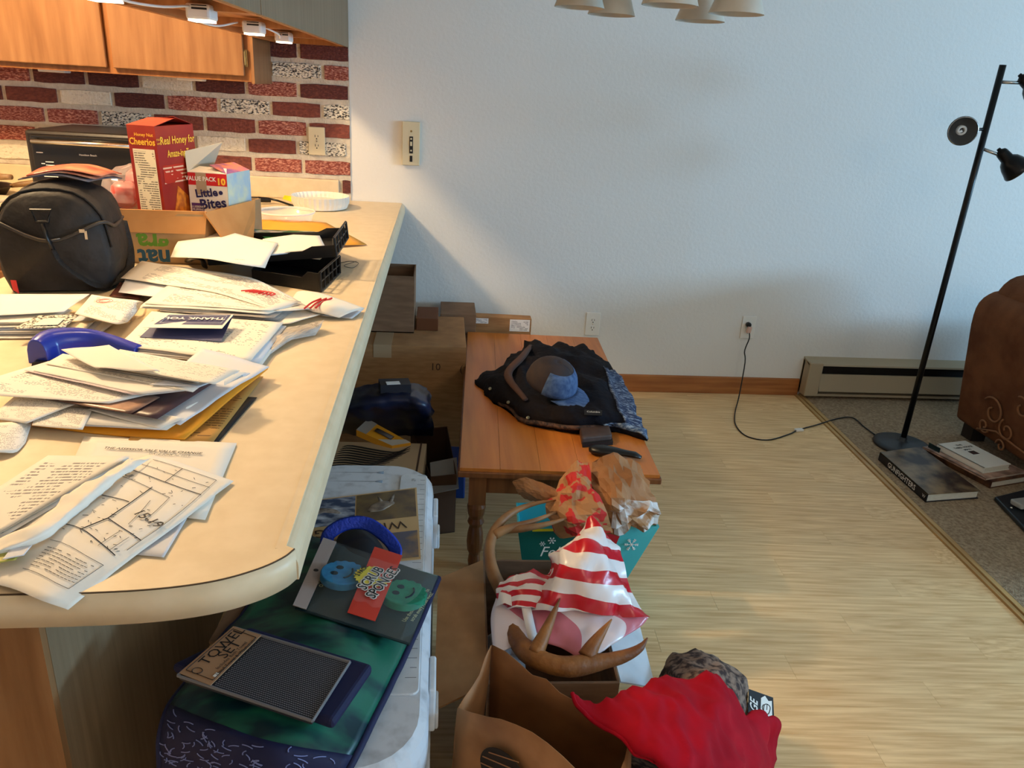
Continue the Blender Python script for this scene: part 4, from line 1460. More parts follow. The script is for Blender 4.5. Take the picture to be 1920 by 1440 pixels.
# clear round container
m_tub = M('clear_tub_plastic', (244, 244, 240), 0.1, alpha=0.28, spec=0.8)
cl = thing('plastic_tub', (-0.5866,-0.7262,0.896), 'clear round plastic tub behind the orange envelope', 'container')
c_ = V((-0.560, -0.68, ZC))
MB().lathe(c_, [(0.085, .0), (0.098, .045), (0.100, .048), (0.097, .050), (0.094, .046), (0.082, .003)], 40, capt=True).build('tub', m_tub, cl, smooth=True)
MB().lathe(c_ + Vector((0, 0, .046)), [(0.101, 0), (0.104, .004), (0.101, .007), (0.098, .004), (0.101, 0)], 40, capb=False, capt=False).build('rim', M('tub_rim', (246, 244, 236), 0.2, alpha=0.6), cl, smooth=True)

# ---- letter trays
m_tray = M('tray_black', (20, 19, 19), 0.35, spec=0.4)


def tray(c4, dz, label, hgt=0.055, ladder=True):
    """c4: floor corners (near-left, near-right, far-right, far-left) as 3d points"""
    c = [V(p) for p in c4]
    up = (c[1] - c[0]).cross(c[3] - c[0]).normalized()
    o = thing('letter_tray', sum(c, Vector()) / 4, label, 'tray', 'black letter trays')
    MB().plate(c[0], c[1], c[2], c[3], 0.003).build('floor_plate', m_tray, o)
    h = up * hgt
    for a, b, nm in ((0, 1, 'side_wall'), (3, 2, 'side_wall'), (0, 3, 'end_wall')):
        e = lerp(c[a], c[b], .74)
        e2 = lerp(c[a], c[b], .82)
        MB().poly_plate([c[a], c[b], c[b] + h * .95, e2 + h * .95, e + h * .62, c[a] + h * .62] if nm == 'side_wall' else [c[a], c[b], c[b] + h * .62, c[a] + h * .62], 0.003).build(nm, m_tray, o)
    # ladder end at the right
    t_ = up * (hgt * 1.5 if ladder else hgt)
    A, B = c[1], c[2]
    bars = MB()
    for k in range(6):
        p = lerp(A, B, k / 5)
        bars.tube([p, p + t_], 0.0028 if k not in (0, 5) else 0.004, 6)
    for s_ in (0.0, 0.5, 1.0):
        bars.tube([A + t_ * s_, B + t_ * s_], 0.003 if s_ != .5 else .002, 6)
    bars.build('grille', m_tray, o)
    return o


tray([(-0.4907,-1.545,0.898), (-0.3013,-1.631,0.898), (-0.2786,-1.418,0.898), (-0.4988,-1.332,0.898)], 0, 'lower black letter tray flat on the counter', 0.050, False)
o = tray([(-0.6149,-1.495,0.925), (-0.2801,-1.477,0.958), (-0.2759,-1.233,0.962), (-0.6069,-1.217,0.94)], 0, 'upper black letter tray tipped askew on the lower one', 0.034)

# ---------------------------------------------------------------- paper on the counter
m_pap = M('white_paper', (232, 226, 214), 0.75, spec=0.2)
m_papb = M('bluish_paper', (214, 216, 222), 0.75, spec=0.2)
m_papg = M('grey_newsprint', (170, 162, 152), 0.8, (140, 132, 126), 30, detail=4)
m_paptan = Mprint('tan_newsprint', (186, 140, 74), (112, 80, 46), 30, 2.0, 0.6, (.05, .95, .05, .95))
m_doc = Mprint('letter_print', (232, 226, 214), (92, 88, 92), 34, 3.0, 0.50)
m_doc2 = Mprint('statement_print', (230, 224, 212), (100, 96, 100), 26, 2.0, 0.55, (.1, .9, .08, .92))
m_list = Mprint('list_print', (232, 226, 212), (96, 92, 96), 40, 1.4, 0.42, (.06, .94, .06, .94))
m_env = M('manila_envelope', (232, 164, 58), 0.6, (222, 150, 46), 6)
m_gold = M('gold_envelope', (236, 160, 34), 0.55, (226, 146, 28), 8)
m_photo = M('brown_photo_print', (92, 62, 52), 0.35, (196, 150, 120), 16, detail=4, lo=.45, hi=.7)
m_purp = M('plum_brochure', (86, 60, 62), 0.35, (66, 46, 52), 6)
m_redp = M('red_logo_print', (204, 50, 48), 0.6)
m_cell = M('window_envelope_film', (210, 206, 200), 0.3, (176, 168, 160), 20, alpha=0.8)


def stack(n, c, dz, mats, label, group, jit=0.012, amp=0.0015, name='paper_sheet', cat='paper', curl=None):
    for i in range(n):
        j = lambda: Vector((random.uniform(-jit, jit), random.uniform(-jit, jit), 0))
        o_ = j()
        cc = [V(p) + o_ + j() * .4 + Vector((0, 0, dz * i)) for p in c]
        sheet(name, cc, mats[i % len(mats)], ORD[i] + ' ' + label, cat, group, amp=amp, curl=curl)


# --- front left papers: heading letter, survey map, folded statement
sheet('letter_sheet', [(-0.4741,-2.712,0.8985), (-0.2795,-2.748,0.8985), (-0.2943,-2.53,0.8985), (-0.5184,-2.515,0.8985)], m_pap, 'white letter with a short centred heading below the survey map', amp=.0008)
hd = thing('heading_print', (-0.3956,-2.558,0.9), 'x', 'print') if False else None
o = bpy.data.objects['letter_sheet']
a, b = V((-0.4469,-2.56,0.8998)), V((-0.3588,-2.569,0.8998))
text('THE ASSESSOR SALE VALUE CHANGE', 0.0085, lerp(a, b, .5) + Vector((0, 0, .0012)), b - a, Vector((0, 1, 0)), m_ink, o, eps=.0005, bold=.0002)
text('DATE: JUNE 30, 2019', 0.0065, V((-0.3765,-2.576,0.9005)), b - a, Vector((0, 1, 0)), m_ink, o, eps=.0005)
sheet('envelope', [(-0.3412,-2.822,0.8985), (-0.3029,-2.828,0.8985), (-0.3023,-2.697,0.8985), (-0.3506,-2.654,0.8985)], m_papb, 'white envelope poking out right of the survey map', 'envelope', amp=.0006)
# survey map, hanging over the counter end
mg = patch([[(-0.4872,-2.873,0.902), (-0.4842,-2.792,0.906), (-0.4692,-2.661,0.905), (-0.4027,-2.574,0.901)],
            [(-0.4351,-2.892,0.905), (-0.4201,-2.802,0.913), (-0.3891,-2.712,0.911), (-0.3553,-2.603,0.903)],
            [(-0.3974,-2.911,0.903), (-0.3686,-2.83,0.91), (-0.3327,-2.747,0.909), (-0.312,-2.629,0.903)],
            [(-0.3722,-2.91,0.89), (-0.3382,-2.838,0.9), (-0.3029,-2.754,0.902), (-0.2694,-2.65,0.9)]], 18, 24, 0.0016, 14, 2.0)
mb = MB()
mb.grid(mg, 0.0005)
smap = tag(mb.build('survey_map', m_pap, smooth=True), 'creased survey map sheet with plot lines hanging over the counter end', 'paper')


def onmap(u, v, e=0.0012):
    i, j = u * 18, v * 24
    a_, b_ = min(int(i), 17), min(int(j), 23)
    p = mg[a_][b_].lerp(mg[a_ + 1][b_], i - a_).lerp(mg[a_][b_ + 1].lerp(mg[a_ + 1][b_ + 1], i - a_), j - b_)
    return p + Vector((0, 0, e))


ml = MB()
for pth, w_ in (([(.12, .96), (.86, .96)], .0007), ([(.86, .96), (.88, .38)], .0007), ([(.12, .90), (.87, .90)], .0007), ([(.12, .84), (.87, .84)], .0012), ([(.45, .96), (.45, .84)], .0010), ([(.15, .78), (.62, .76)], .0008), ([(.42, .78), (.45, .50)], .0014),
                ([(.62, .76), (.66, .58), (.84, .60)], .0007), ([(.20, .62), (.42, .64)], .0012), ([(.45, .50), (.88, .46)], .0012), ([(.20, .40), (.45, .38), (.84, .33)], .0012), ([(.45, .50), (.40, .38)], .0014), ([(.52, .70), (.60, .52)], .0007), ([(.30, .28), (.85, .26)], .0006), ([(.30, .10), (.80, .09), (.85, .26)], .0006), ([(.62, .46), (.62, .34)], .0006), ([(.74, .45), (.74, .34)], .0006)):
    pts = []
    for k in range(len(pth) - 1):
        for q in range(8):
            t_ = q / 7
            pts.append(onmap(pth[k][0] * (1 - t_) + pth[k + 1][0] * t_, pth[k][1] * (1 - t_) + pth[k + 1][1] * t_))
    ml.tube(pts, w_ * .5, 4)
rr = random.Random(5)
for k in range(120):
    u, v = rr.uniform(.16, .82), rr.uniform(.34, .94)
    if v > .52 and rr.random() < .6:
        continue
    l_ = rr.uniform(.008, .03)
    ml.tube([onmap(u, v), onmap(min(u + l_, 1), v + rr.uniform(-.01, .01))], .00035, 4)
for k in range(7):
    for q in range(11):
        if rr.random() < .9:
            ml.tube([onmap(.33 + q * .042, .235 - k * .018), onmap(.33 + q * .042 + .033, .235 - k * .018)], .0004, 4)
ml.build('line_print', m_ink, smap)
a, b = onmap(.58, .60, .0016), onmap(.80, .58, .0016)
text('15-19', 0.019, lerp(a, b, .5), b - a, onmap(.68, .75) - onmap(.68, .5), m_ink, smap, eps=.0008, bold=.0002)
text('ENUE', 0.012, onmap(.17, .80, .0016), b - a, onmap(.68, .75) - onmap(.68, .5), m_ink, smap, eps=.0008)

stack(3, [(-0.5734,-2.825,0.906), (-0.4909,-2.811,0.91), (-0.4192,-2.6,0.906), (-0.5306,-2.592,0.902)], .0018, [m_doc2, m_pap, m_doc2], 'of three folded statement sheets beside the survey map', 'folded statement sheets', .004, .001)
# torn perforated strip between
tr_ = patch([[(-0.4898,-2.833,0.917), (-0.4545,-2.8,0.922), (-0.4474,-2.723,0.92), (-0.4289,-2.673,0.92), (-0.4129,-2.618,0.914)], [(-0.474,-2.852,0.92), (-0.4346,-2.823,0.926), (-0.4239,-2.758,0.926), (-0.413,-2.688,0.924), (-0.4064,-2.627,0.915)], [(-0.4753,-2.852,0.912), (-0.4327,-2.818,0.916), (-0.4214,-2.757,0.914), (-0.4113,-2.683,0.914), (-0.3935,-2.596,0.906)]], 12, 40, 0.006, 30, 3.0)
mb = MB()
mb.grid(tr_, 0.0005)
tag(mb.build('torn_paper_strip', m_pap, smooth=True), 'crumpled torn white paper edge between statement and survey map', 'paper')
sheet('note_slip', [(-0.4727,-2.867,0.914), (-0.4454,-2.857,0.914), (-0.4473,-2.827,0.916), (-0.4938,-2.826,0.914)], M('olive_slip', (176, 170, 84), 0.6), 'olive yellow paper slip at the left picture edge', amp=.001)
sheet('note_slip', [(-0.4563,-2.861,0.918), (-0.4385,-2.853,0.918), (-0.4382,-2.835,0.919), (-0.4582,-2.84,0.918)], m_papb, 'small bluish white slip on the olive slip', amp=.001)

# --- big middle pile
sheet('newsprint_sheet', [(-0.4517,-2.527,0.8985), (-0.329,-2.528,0.8985), (-0.3144,-2.25,0.8985), (-0.4792,-2.217,0.8985)], m_paptan, 'tan printed circular page sticking out below the gold envelope', amp=.0008)
sheet('dark_folder', [(-0.4071,-2.524,0.8978), (-0.3228,-2.528,0.8978), (-0.3044,-2.348,0.8978), (-0.3966,-2.341,0.8978)], m_ink, 'thin dark card edge beneath the tan circular page', 'card', amp=.0003)
eg = patch([[(-0.6308,-2.479,0.903), (-0.6214,-2.361,0.905), (-0.591,-2.243,0.905)], [(-0.5397,-2.496,0.9), (-0.5241,-2.372,0.907), (-0.4978,-2.244,0.908)], [(-0.4406,-2.515,0.9), (-0.4239,-2.392,0.91), (-0.4029,-2.248,0.912)], [(-0.3713,-2.524,0.903), (-0.3361,-2.401,0.916), (-0.3067,-2.246,0.914)]], 14, 12, .0012, 12, 7)
mb = MB()
mb.grid(eg, 0.003)
tag(mb.build('gold_envelope', m_gold, smooth=True), 'gold padded envelope under the big mail pile', 'envelope')
PL_ = 'white sheet or envelope within the big mail pile on the gold envelope'
GP = 'sheets in the big mail pile'
stack(3, [(-0.5663,-2.493,0.908), (-0.4066,-2.51,0.909), (-0.3252,-2.297,0.922), (-0.5544,-2.214,0.914)], .0018, [m_pap, m_papb, m_pap], 'white sheet right on the gold envelope', GP, .008, .0015)
sheet('envelope', [(-0.5311,-2.464,0.918), (-0.408,-2.516,0.912), (-0.381,-2.489,0.918), (-0.5146,-2.435,0.922)], m_pap, 'short torn envelope at the front of the big mail pile', 'envelope', amp=.0015)
sheet('paper_sheet', [(-0.5924,-2.509,0.912), (-0.5162,-2.521,0.912), (-0.5275,-2.454,0.918), (-0.6126,-2.448,0.918)], m_doc2, 'printed half sheet at the front left of the big mail pile', amp=.001)
rg = patch([[(-0.593,-2.321,0.924), (-0.6128,-2.155,0.926)], [(-0.4067,-2.444,0.921), (-0.4105,-2.284,0.925)], [(-0.3435,-2.467,0.919), (-0.3239,-2.302,0.924)], [(-0.37,-2.526,0.918), (-0.2987,-2.292,0.921)]], 12, 6, .001, 9, 1)
sheet('paper_sheet', [(-0.4753,-2.476,0.92), (-0.3829,-2.502,0.914), (-0.299,-2.267,0.922), (-0.4376,-2.187,0.926)], m_papb, 'large bluish sheet with wavy right edge in the big mail pile', amp=.004, n=14)
sheet('photo_brochure', [(-0.6017,-2.443,0.927), (-0.4145,-2.505,0.924), (-0.3687,-2.354,0.928), (-0.5431,-2.313,0.932)], m_purp, 'dark plum brochure sticking out of the big mail pile', 'brochure', amp=.0008)
sheet('photo_brochure', [(-0.5759,-2.456,0.9295), (-0.4566,-2.494,0.927), (-0.4333,-2.434,0.93), (-0.5351,-2.378,0.933)], m_photo, 'brown photo leaflet on the dark plum brochure', 'brochure', amp=.0008)
sheet('paper_sheet', [(-0.6606,-2.492,0.914), (-0.6001,-2.508,0.914), (-0.5488,-2.448,0.924), (-0.6536,-2.425,0.924)], m_doc, 'printed letter at the left below the big mail pile', amp=.0015)
lf = patch([[(-0.6823,-2.508,0.912), (-0.6363,-2.594,0.908)], [(-0.632,-2.504,0.914), (-0.6007,-2.584,0.905)], [(-0.6106,-2.495,0.912), (-0.5868,-2.571,0.899)], [(-0.612,-2.467,0.904), (-0.5899,-2.538,0.898)]], 10, 8, .001, 9, 4)
mb = MB()
mb.grid(lf, .0005)
tag(mb.build('curled_sheet', m_doc, smooth=True), 'curled white sheet at the left edge in front of the mail pile', 'paper')
sheet('paper_sheet', [(-0.7373,-2.441,0.932), (-0.4975,-2.466,0.931), (-0.4035,-2.396,0.934), (-0.6555,-2.311,0.938)], m_doc, 'wide cream sheet across the big mail pile towards the left edge', amp=.003, n=12)
text('FIRST CLASS', 0.012, V((-0.5937,-2.44,0.9375)), V((1, .06, 0)), V((0, 1, 0)), m_doc, bpy.data.objects['gold_envelope']) if False else None
stack(3, [(-0.6605,-2.364,0.94), (-0.4613,-2.455,0.938), (-0.3958,-2.434,0.94), (-0.6405,-2.324,0.943)], .0016, [m_pap, M('pinkish_paper', (226, 204, 204), .7), m_pap], 'envelope below the long printed one in the mail pile', GP, .008, .0012)
sheet('envelope', [(-0.6453,-2.341,0.946), (-0.3783,-2.445,0.944), (-0.3659,-2.391,0.947), (-0.636,-2.297,0.949)], m_doc2, 'long white envelope with a line of print across the mail pile', 'envelope', amp=.0012)
sheet('envelope', [(-0.4516,-2.423,0.946), (-0.3747,-2.429,0.945), (-0.3296,-2.356,0.946), (-0.3914,-2.345,0.948)], m_papb, 'bluish envelope at the right end of the mail pile', 'envelope', amp=.0015)
stack(5, [(-0.5516,-2.363,0.95), (-0.373,-2.425,0.949), (-0.3324,-2.372,0.95), (-0.5325,-2.311,0.953)], .0018, [m_papg, M('ochre_stub', (196, 160, 96), .7), m_pap], 'thin stub in the bundle under the tan ruled statement', 'stubs in the mail bundle', .004, .001)
sheet('statement_sheet', [(-0.5416,-2.374,0.96), (-0.3444,-2.446,0.958), (-0.3193,-2.388,0.96), (-0.5382,-2.304,0.963)], m_list, 'tan ruled statement topping the bundle on the mail pile', amp=.002)
sheet('torn_envelope', [(-0.6305,-2.312,0.96), (-0.5449,-2.388,0.955), (-0.4374,-2.411,0.962), (-0.5579,-2.298,0.965)], m_pap, 'torn open white envelope flap on top of the mail pile', 'envelope', amp=.005, n=12)

# blue stapler: long arched body lying left of the pile
m_stap = M('blue_plastic', (34, 52, 158), 0.25, spec=0.6)
stp = thing('stapler', (-0.6727,-2.16,0.896), 'glossy blue stapler lying behind the big mail pile', 'stapler')
s0, s1, s2, s3 = V((-0.7262,-2.206,0.896)), V((-0.7144,-2.164,0.896)), V((-0.6543,-2.134,0.896)), V((-0.567,-2.151,0.896))
mb = MB()
sec = []
pts = spline([s0, s1, s2, s3], 16)
for i, p in enumerate(pts):
    t = i / 16
    d_ = (pts[min(i + 1, 16)] - pts[max(i - 1, 0)]).normalized()
    sd = Vector((-d_.y, d_.x, 0))
    w_ = 0.022 * (0.75 + 0.45 * sin(pi * min(1, t * 1.2 + .1)))
    h_ = 0.046 * (0.75 + 0.55 * sin(pi * (0.15 + 0.8 * t)) - 0.35 * t)
    sec.append([p + sd * (w_ * cos(a)) + Vector((0, 0, h_ * max(0, sin(a)) ** 0.55)) for a in [pi * k / 10 for k in range(11)]])
mb.grid(sec)
for k in (0, 16):
    mb.f.append(tuple(k * 11 + j for j in (range(11) if k == 0 else range(10, -1, -1))))
    mb.mi.append(0)
mb.build('cover', m_stap, stp, smooth=True, bevel=.002)
bs = MB()
bs.hexa([tuple(s0 + Vector((-.004, -.018, 0))), tuple(s3 + Vector((0, -.016, 0))), tuple(s3 + Vector((0, .016, 0))), tuple(s0 + Vector((-.004, .018, 0))), tuple(s0 + Vector((-.002, -.016, .008))), tuple(s3 + Vector((0, -.014, .008))), tuple(s3 + Vector((0, .014, .008))), tuple(s0 + Vector((-.002, .016, .008)))])
bs.build('base', m_black, stp)

# --- centre: lists and thank-you card
stack(5, [(-0.5992,-2.153,0.9), (-0.3321,-2.207,0.899), (-0.3234,-1.972,0.899), (-0.6166,-1.919,0.9)], .0022, [m_pap, m_papb, m_pap], 'white page of the list stack under the thank-you card', 'pages of the list stack', .006, .001)
sheet('list_page', [(-0.6068,-2.145,0.912), (-0.3456,-2.209,0.912), (-0.3318,-1.96,0.912), (-0.625,-1.907,0.912)], m_list, 'topmost columned list page under the thank-you card', amp=.002, n=12)
wg = patch([[(-0.3551,-2.169,0.904), (-0.3464,-2.066,0.905), (-0.3313,-1.964,0.906)], [(-0.3294,-2.149,0.902), (-0.3172,-2.05,0.912), (-0.2989,-1.967,0.908)], [(-0.3061,-2.053,0.902), (-0.2772,-2.016,0.912), (-0.2714,-1.939,0.91)], [(-0.2581,-1.999,0.9), (-0.2515,-1.98,0.91), (-0.245,-1.96,0.922)]], 14, 12, .004, 34, 3)
mb = MB()
mb.grid(wg, .0005)
wobj = tag(mb.build('crumpled_envelope', m_cell, smooth=False), 'crumpled window envelope sticking out right of the list stack', 'envelope')
text('PRE-\nSORTED', 0.008, V((-0.2594,-2,0.924)), V((.6, -.4, 0)), V((.4, .6, .3)), m_ink, wobj)
# card
m_nav = M('navy_card', (52, 58, 100), 0.5)
tc_ = thing('thank_you_card', (-0.528,-2.002,0.916), 'navy and cream thank-you card standing half open on the list stack', 'card')
c0, c1, c2, c3 = V((-0.5776,-2.092,0.935)), V((-0.4287,-2.083,0.935)), V((-0.4257,-2.001,0.94)), V((-0.5654,-2.003,0.936))
MB().plate(c0, c1, c2, c3, 0.0008).build('front_leaf', m_pap, tc_)
k0 = lambda u, v, e: (c0.lerp(c1, u)).lerp(c3.lerp(c2, u), v) + Vector((0, 0, e))
MB().plate(k0(.08, .22, .0008), k0(.97, .22, .0008), k0(.97, .96, .0008), k0(.08, .96, .0008), 0.0003).build('navy_panel', m_nav, tc_)
text('THANK YOU', 0.021, k0(.52, .60, .003), c0 - c1, c0 - c3, m_inkw, tc_, bold=.0006, eps=.0006)
mb = MB()
for e0, e1 in (((.12, .34), (.93, .34)), ((.93, .34), (.93, .88)), ((.93, .88), (.12, .88)), ((.12, .88), (.12, .34))):
    mb.tube([k0(*e0, .0012), k0(*e1, .0012)], .0004, 4)
mb.build('border_print', m_inkw, tc_)
MB().plate(c3, c2, V((-0.4258,-2.104,0.915)), V((-0.5857,-2.092,0.915)), 0.0008).build('back_leaf', m_nav, tc_)

# --- upper pile with the long letter
for i in range(6):
    sheet('newspaper_sheet', [V((-0.6104,-1.911,0.899)) + Vector((random.uniform(-.01, .01), random.uniform(-.01, .01), .0032 * i)), V((-0.3493,-1.943,0.899)) + Vector((random.uniform(-.012, .012), random.uniform(-.01, .01), .0032 * i)), V((-0.3256,-1.813,0.899)) + Vector((random.uniform(-.012, .012), 0, .0032 * i)), V((-0.6146,-1.72,0.899)) + Vector((0, 0, .0032 * i))], m_papg, ORD[i] + ' grey newsprint sheet at the bottom of the letter pile', 'newspaper', 'newsprint under the letter pile', amp=.003)
sheet('envelope', [(-0.4285,-1.968,0.904), (-0.3209,-1.941,0.904), (-0.2474,-1.841,0.906), (-0.348,-1.822,0.91)], m_pap, 'white envelope under the leaflet with red swoosh', 'envelope', amp=.002)
stack(4, [(-0.6548,-1.895,0.916), (-0.3758,-1.921,0.916), (-0.3196,-1.844,0.917), (-0.6452,-1.675,0.92)], .0026, [m_pap, m_papb, m_pap, m_doc2], 'white sheet in the letter pile behind the thank-you card', 'sheets in the letter pile', .010, .003)
sheet('window_envelope', [(-0.7444,-1.775,0.918), (-0.6366,-1.818,0.918), (-0.628,-1.689,0.924), (-0.7828,-1.592,0.922)], m_papb, 'window envelope at the left of the letter pile beside the lunch bag', 'envelope', amp=.003)
sheet('colour_leaflet', [(-0.7705,-1.765,0.904), (-0.6951,-1.784,0.904), (-0.7109,-1.691,0.908), (-0.7924,-1.641,0.906)], M('leaflet_redbrown', (120, 62, 50), .5, (60, 40, 40), 20), 'reddish brown leaflet between lunch bag and letter pile', 'leaflet', amp=.001)
lg_ = patch([[(-0.7756,-1.676,0.926), (-0.7835,-1.588,0.928), (-0.7909,-1.488,0.928)], [(-0.6496,-1.738,0.93), (-0.6345,-1.665,0.934), (-0.6187,-1.577,0.932)], [(-0.517,-1.794,0.93), (-0.4933,-1.717,0.932), (-0.473,-1.639,0.93)], [(-0.4336,-1.857,0.928), (-0.4015,-1.793,0.93), (-0.3723,-1.754,0.926)], [(-0.3549,-1.908,0.924), (-0.317,-1.892,0.922), (-0.2861,-1.864,0.92)]], 24, 10, .0015, 12, 9)
mb = MB()
mb.grid(lg_, .0005)
lo_ = tag(mb.build('long_letter', m_doc2, smooth=True), 'long unfolded letter with red swoosh across the upper pile', 'paper')
sw_ = MB()
for k in range(4):
    e = Vector((0, 0, .0022))
    a0 = V((-0.4612,-1.788,0.933)) + Vector((.010 * k, -.004 * k, 0))
    sw_.tube(spline([a0 + e, a0 + Vector((.03, .012, 0)) + e, a0 + Vector((.052, -.004, 0)) + e, a0 + Vector((.044, -.02, 0)) + e], 10), .0016, 5)
sw_.build('swoosh_print', m_redp, lo_)
lv = patch([[(-0.3509,-1.751,0.91), (-0.3472,-1.712,0.916), (-0.3358,-1.702,0.918)], [(-0.3,-1.853,0.914), (-0.2881,-1.809,0.928), (-0.2872,-1.732,0.922)], [(-0.2605,-1.877,0.912), (-0.2422,-1.858,0.93), (-0.228,-1.796,0.924)], [(-0.2236,-1.876,0.903), (-0.1967,-1.856,0.912), (-0.1713,-1.814,0.91)]], 16, 10, .001, 10, 5)
mb = MB()
mb.grid(lv, .0006)
lvo = tag(mb.build('folded_leaflet', m_pap, smooth=True), 'folded white leaflet with red swoosh at the counter edge', 'leaflet')
sw_ = MB()
for k in range(3):
    a0 = V((-0.3003,-1.841,0.926)) + Vector((.012 * k, .004 * k, .002))
    sw_.tube(spline([a0 + Vector((0, -.04, -.004)), a0 + Vector((.012, -.01, .002)), a0 + Vector((.030, .012, .006))], 10), .0022, 5)
sw_.build('swoosh_print', m_redp, lvo)
sheet('folded_leaflet', [(-0.2701,-1.854,0.9), (-0.1952,-1.872,0.9), (-0.1756,-1.796,0.902), (-0.2499,-1.803,0.912)], m_papb, 'bluish inner page below the folded leaflet at the counter edge', 'leaflet', amp=.002)

# --- left pile below the lunch bag
stack(5, [(-0.9644,-2.079,0.899), (-0.7189,-2.048,0.899), (-0.7183,-1.958,0.9), (-0.9955,-1.93,0.9)], .0028, [m_pap, m_papb, m_pap], 'sheet at the bottom of the low left pile', 'sheets of the left pile', .012, .0012)
sheet('envelope', [(-0.762,-2.066,0.9), (-0.6857,-2.059,0.9), (-0.6836,-1.957,0.902), (-0.7698,-1.951,0.902)], m_pap, 'plain envelope sticking out right of the left pile', 'envelope', amp=.0008)
nb = patch([[(-0.7484,-2.081,0.914), (-0.7606,-1.994,0.915)], [(-0.7105,-2.087,0.914), (-0.7236,-1.994,0.914)], [(-0.7106,-2.066,0.906), (-0.7189,-1.973,0.908)]], 8, 6)
mb = MB()
mb.grid(nb, .001)
tag(mb.build('folded_booklet', M('buff_paper', (222, 206, 176), .7), smooth=True), 'buff folded booklet edge in the left pile', 'booklet')
stack(3, [(-0.9639,-2.074,0.916), (-0.7748,-2.044,0.916), (-0.7652,-1.957,0.918), (-0.9822,-1.908,0.918)], .003, [m_pap, m_doc, m_pap], 'sheet under the lace card in the left pile', 'sheets of the left pile', .012, .0015)
lace = M('lace_pattern_card', (226, 218, 200), .7, (52, 48, 44), 230, detail=2, lo=.47, hi=.53)
o = sheet('lace_card', [(-0.8192,-2.095,0.925), (-0.7321,-2.075,0.925), (-0.7402,-1.993,0.927), (-0.8144,-2.009,0.927)], lace, 'card with black lace border pattern in the left pile', 'card', amp=.001)
q0, q1, q2, q3 = V((-0.7916,-2.076,0.9275)), V((-0.7493,-2.067,0.9275)), V((-0.7536,-2.025,0.929)), V((-0.7911,-2.033,0.929))
MB().plate(q0, q1, q2, q3, .0006).build('plain_centre', M('lace_centre', (230, 222, 200), .7), o)
sheet('letter_sheet', [(-0.9692,-2.06,0.93), (-0.7701,-1.991,0.93), (-0.7756,-1.852,0.932), (-0.973,-1.88,0.932)], m_pap, 'wide white letter on top of the left pile', amp=.002, n=12)
ng = patch([[(-0.7469,-1.996,0.93), (-0.7583,-1.922,0.932), (-0.7713,-1.852,0.932)], [(-0.689,-2.035,0.932), (-0.7004,-1.952,0.934), (-0.7135,-1.872,0.932)], [(-0.6403,-2.05,0.928), (-0.6518,-1.973,0.93), (-0.6737,-1.87,0.928)], [(-0.6518,-1.974,0.908), (-0.6575,-1.908,0.91), (-0.6744,-1.815,0.908)]], 14, 12, .001, 9, 2)
mb = MB()
mb.grid(ng, .0016)
no_ = tag(mb.build('stamped_notice', m_doc2, smooth=True), 'white notice with round red stamp bending over the left pile', 'paper')
st_ = MB()
for r_ in (.016, .011):
    c_ = V((-0.7175,-1.918,0.936))
    st_.tube([c_ + Vector((r_ * cos(a * pi / 12), r_ * sin(a * pi / 12), .001)) for a in range(24)], .0006, 4, closed=True)
st_.build('stamp_print', M('faded_red', (206, 110, 96), .6), no_)

# --- papers in and behind the trays
sheet('manila_envelope', [(-0.5002,-1.168,0.902), (-0.2391,-1.009,0.9), (-0.4125,-0.7131,0.915), (-0.7069,-0.7828,0.925)], m_env, 'orange manila envelope behind the black letter trays', 'envelope', amp=.002, arch=.004)
sheet('magazine', [(-0.4973,-1.287,0.955), (-0.2959,-1.226,0.955), (-0.3997,-1.09,0.952), (-0.5865,-1.115,0.955)], M('green_magazine', (40, 110, 64), .4, (214, 200, 190), 14, (1, 1, 1), 3, .5, .6), 'green magazine cover under sheets in the upper tray', 'magazine', amp=.001)
text('TOP', 0.001, (0, 0, 0), (1, 0, 0), (0, 1, 0), m_ink, o) if False else None
stack(2, [(-0.4558,-1.523,0.962), (-0.316,-1.424,0.962), (-0.3774,-1.159,0.962), (-0.5147,-1.312,0.962)], .003, [m_papb, m_pap], 'white sheet lying in the tipped upper letter tray', 'sheets in the upper tray', .006, .0015)
tg_ = patch([[(-0.6946,-1.549,0.955), (-0.7247,-1.397,0.962), (-0.7568,-1.158,0.97)], [(-0.5803,-1.64,0.975), (-0.5981,-1.475,0.978), (-0.6288,-1.273,0.978)], [(-0.4993,-1.68,0.975), (-0.5061,-1.551,0.98), (-0.5243,-1.366,0.978)], [(-0.437,-1.634,0.955), (-0.44,-1.544,0.97), (-0.4506,-1.389,0.972)]], 14, 12, .001, 8, 3)
mb = MB()
mb.grid(tg_, .0005)
to_ = tag(mb.build('curved_letter', m_pap, smooth=True), 'large curved white letter draped over the letter trays', 'paper')
text('05/20H', 0.008, V((-0.489,-1.668,0.982)), V((1, -.15, 0)), V((.15, 1, 0)), m_ink, to_)
tag(MB().tube(spline([(-0.2918,-1.297,0.9), (-0.2654,-1.293,0.905), (-0.2384,-1.296,0.902), (-0.2485,-1.349,0.899), (-0.2769,-1.33,0.9), (-0.2478,-1.267,0.9)], 24), .0009, 5).build('wire_tie', M('wire', (90, 84, 78), .4, metal=.8), smooth=True), 'thin wire loop beside the black letter trays', 'wire')
bk = MB()
bk.tube(spline([(-0.7109,-1.365,0.903), (-0.6719,-1.441,0.93), (-0.6466,-1.45,0.93), (-0.648,-1.422,0.903)], 14), .010, 8, flat=.5)
tag(bk.build('tape_dispenser', m_black, smooth=True), 'black curved desk holder left of the letter trays', 'holder')

# ================================================================ things on the wooden table


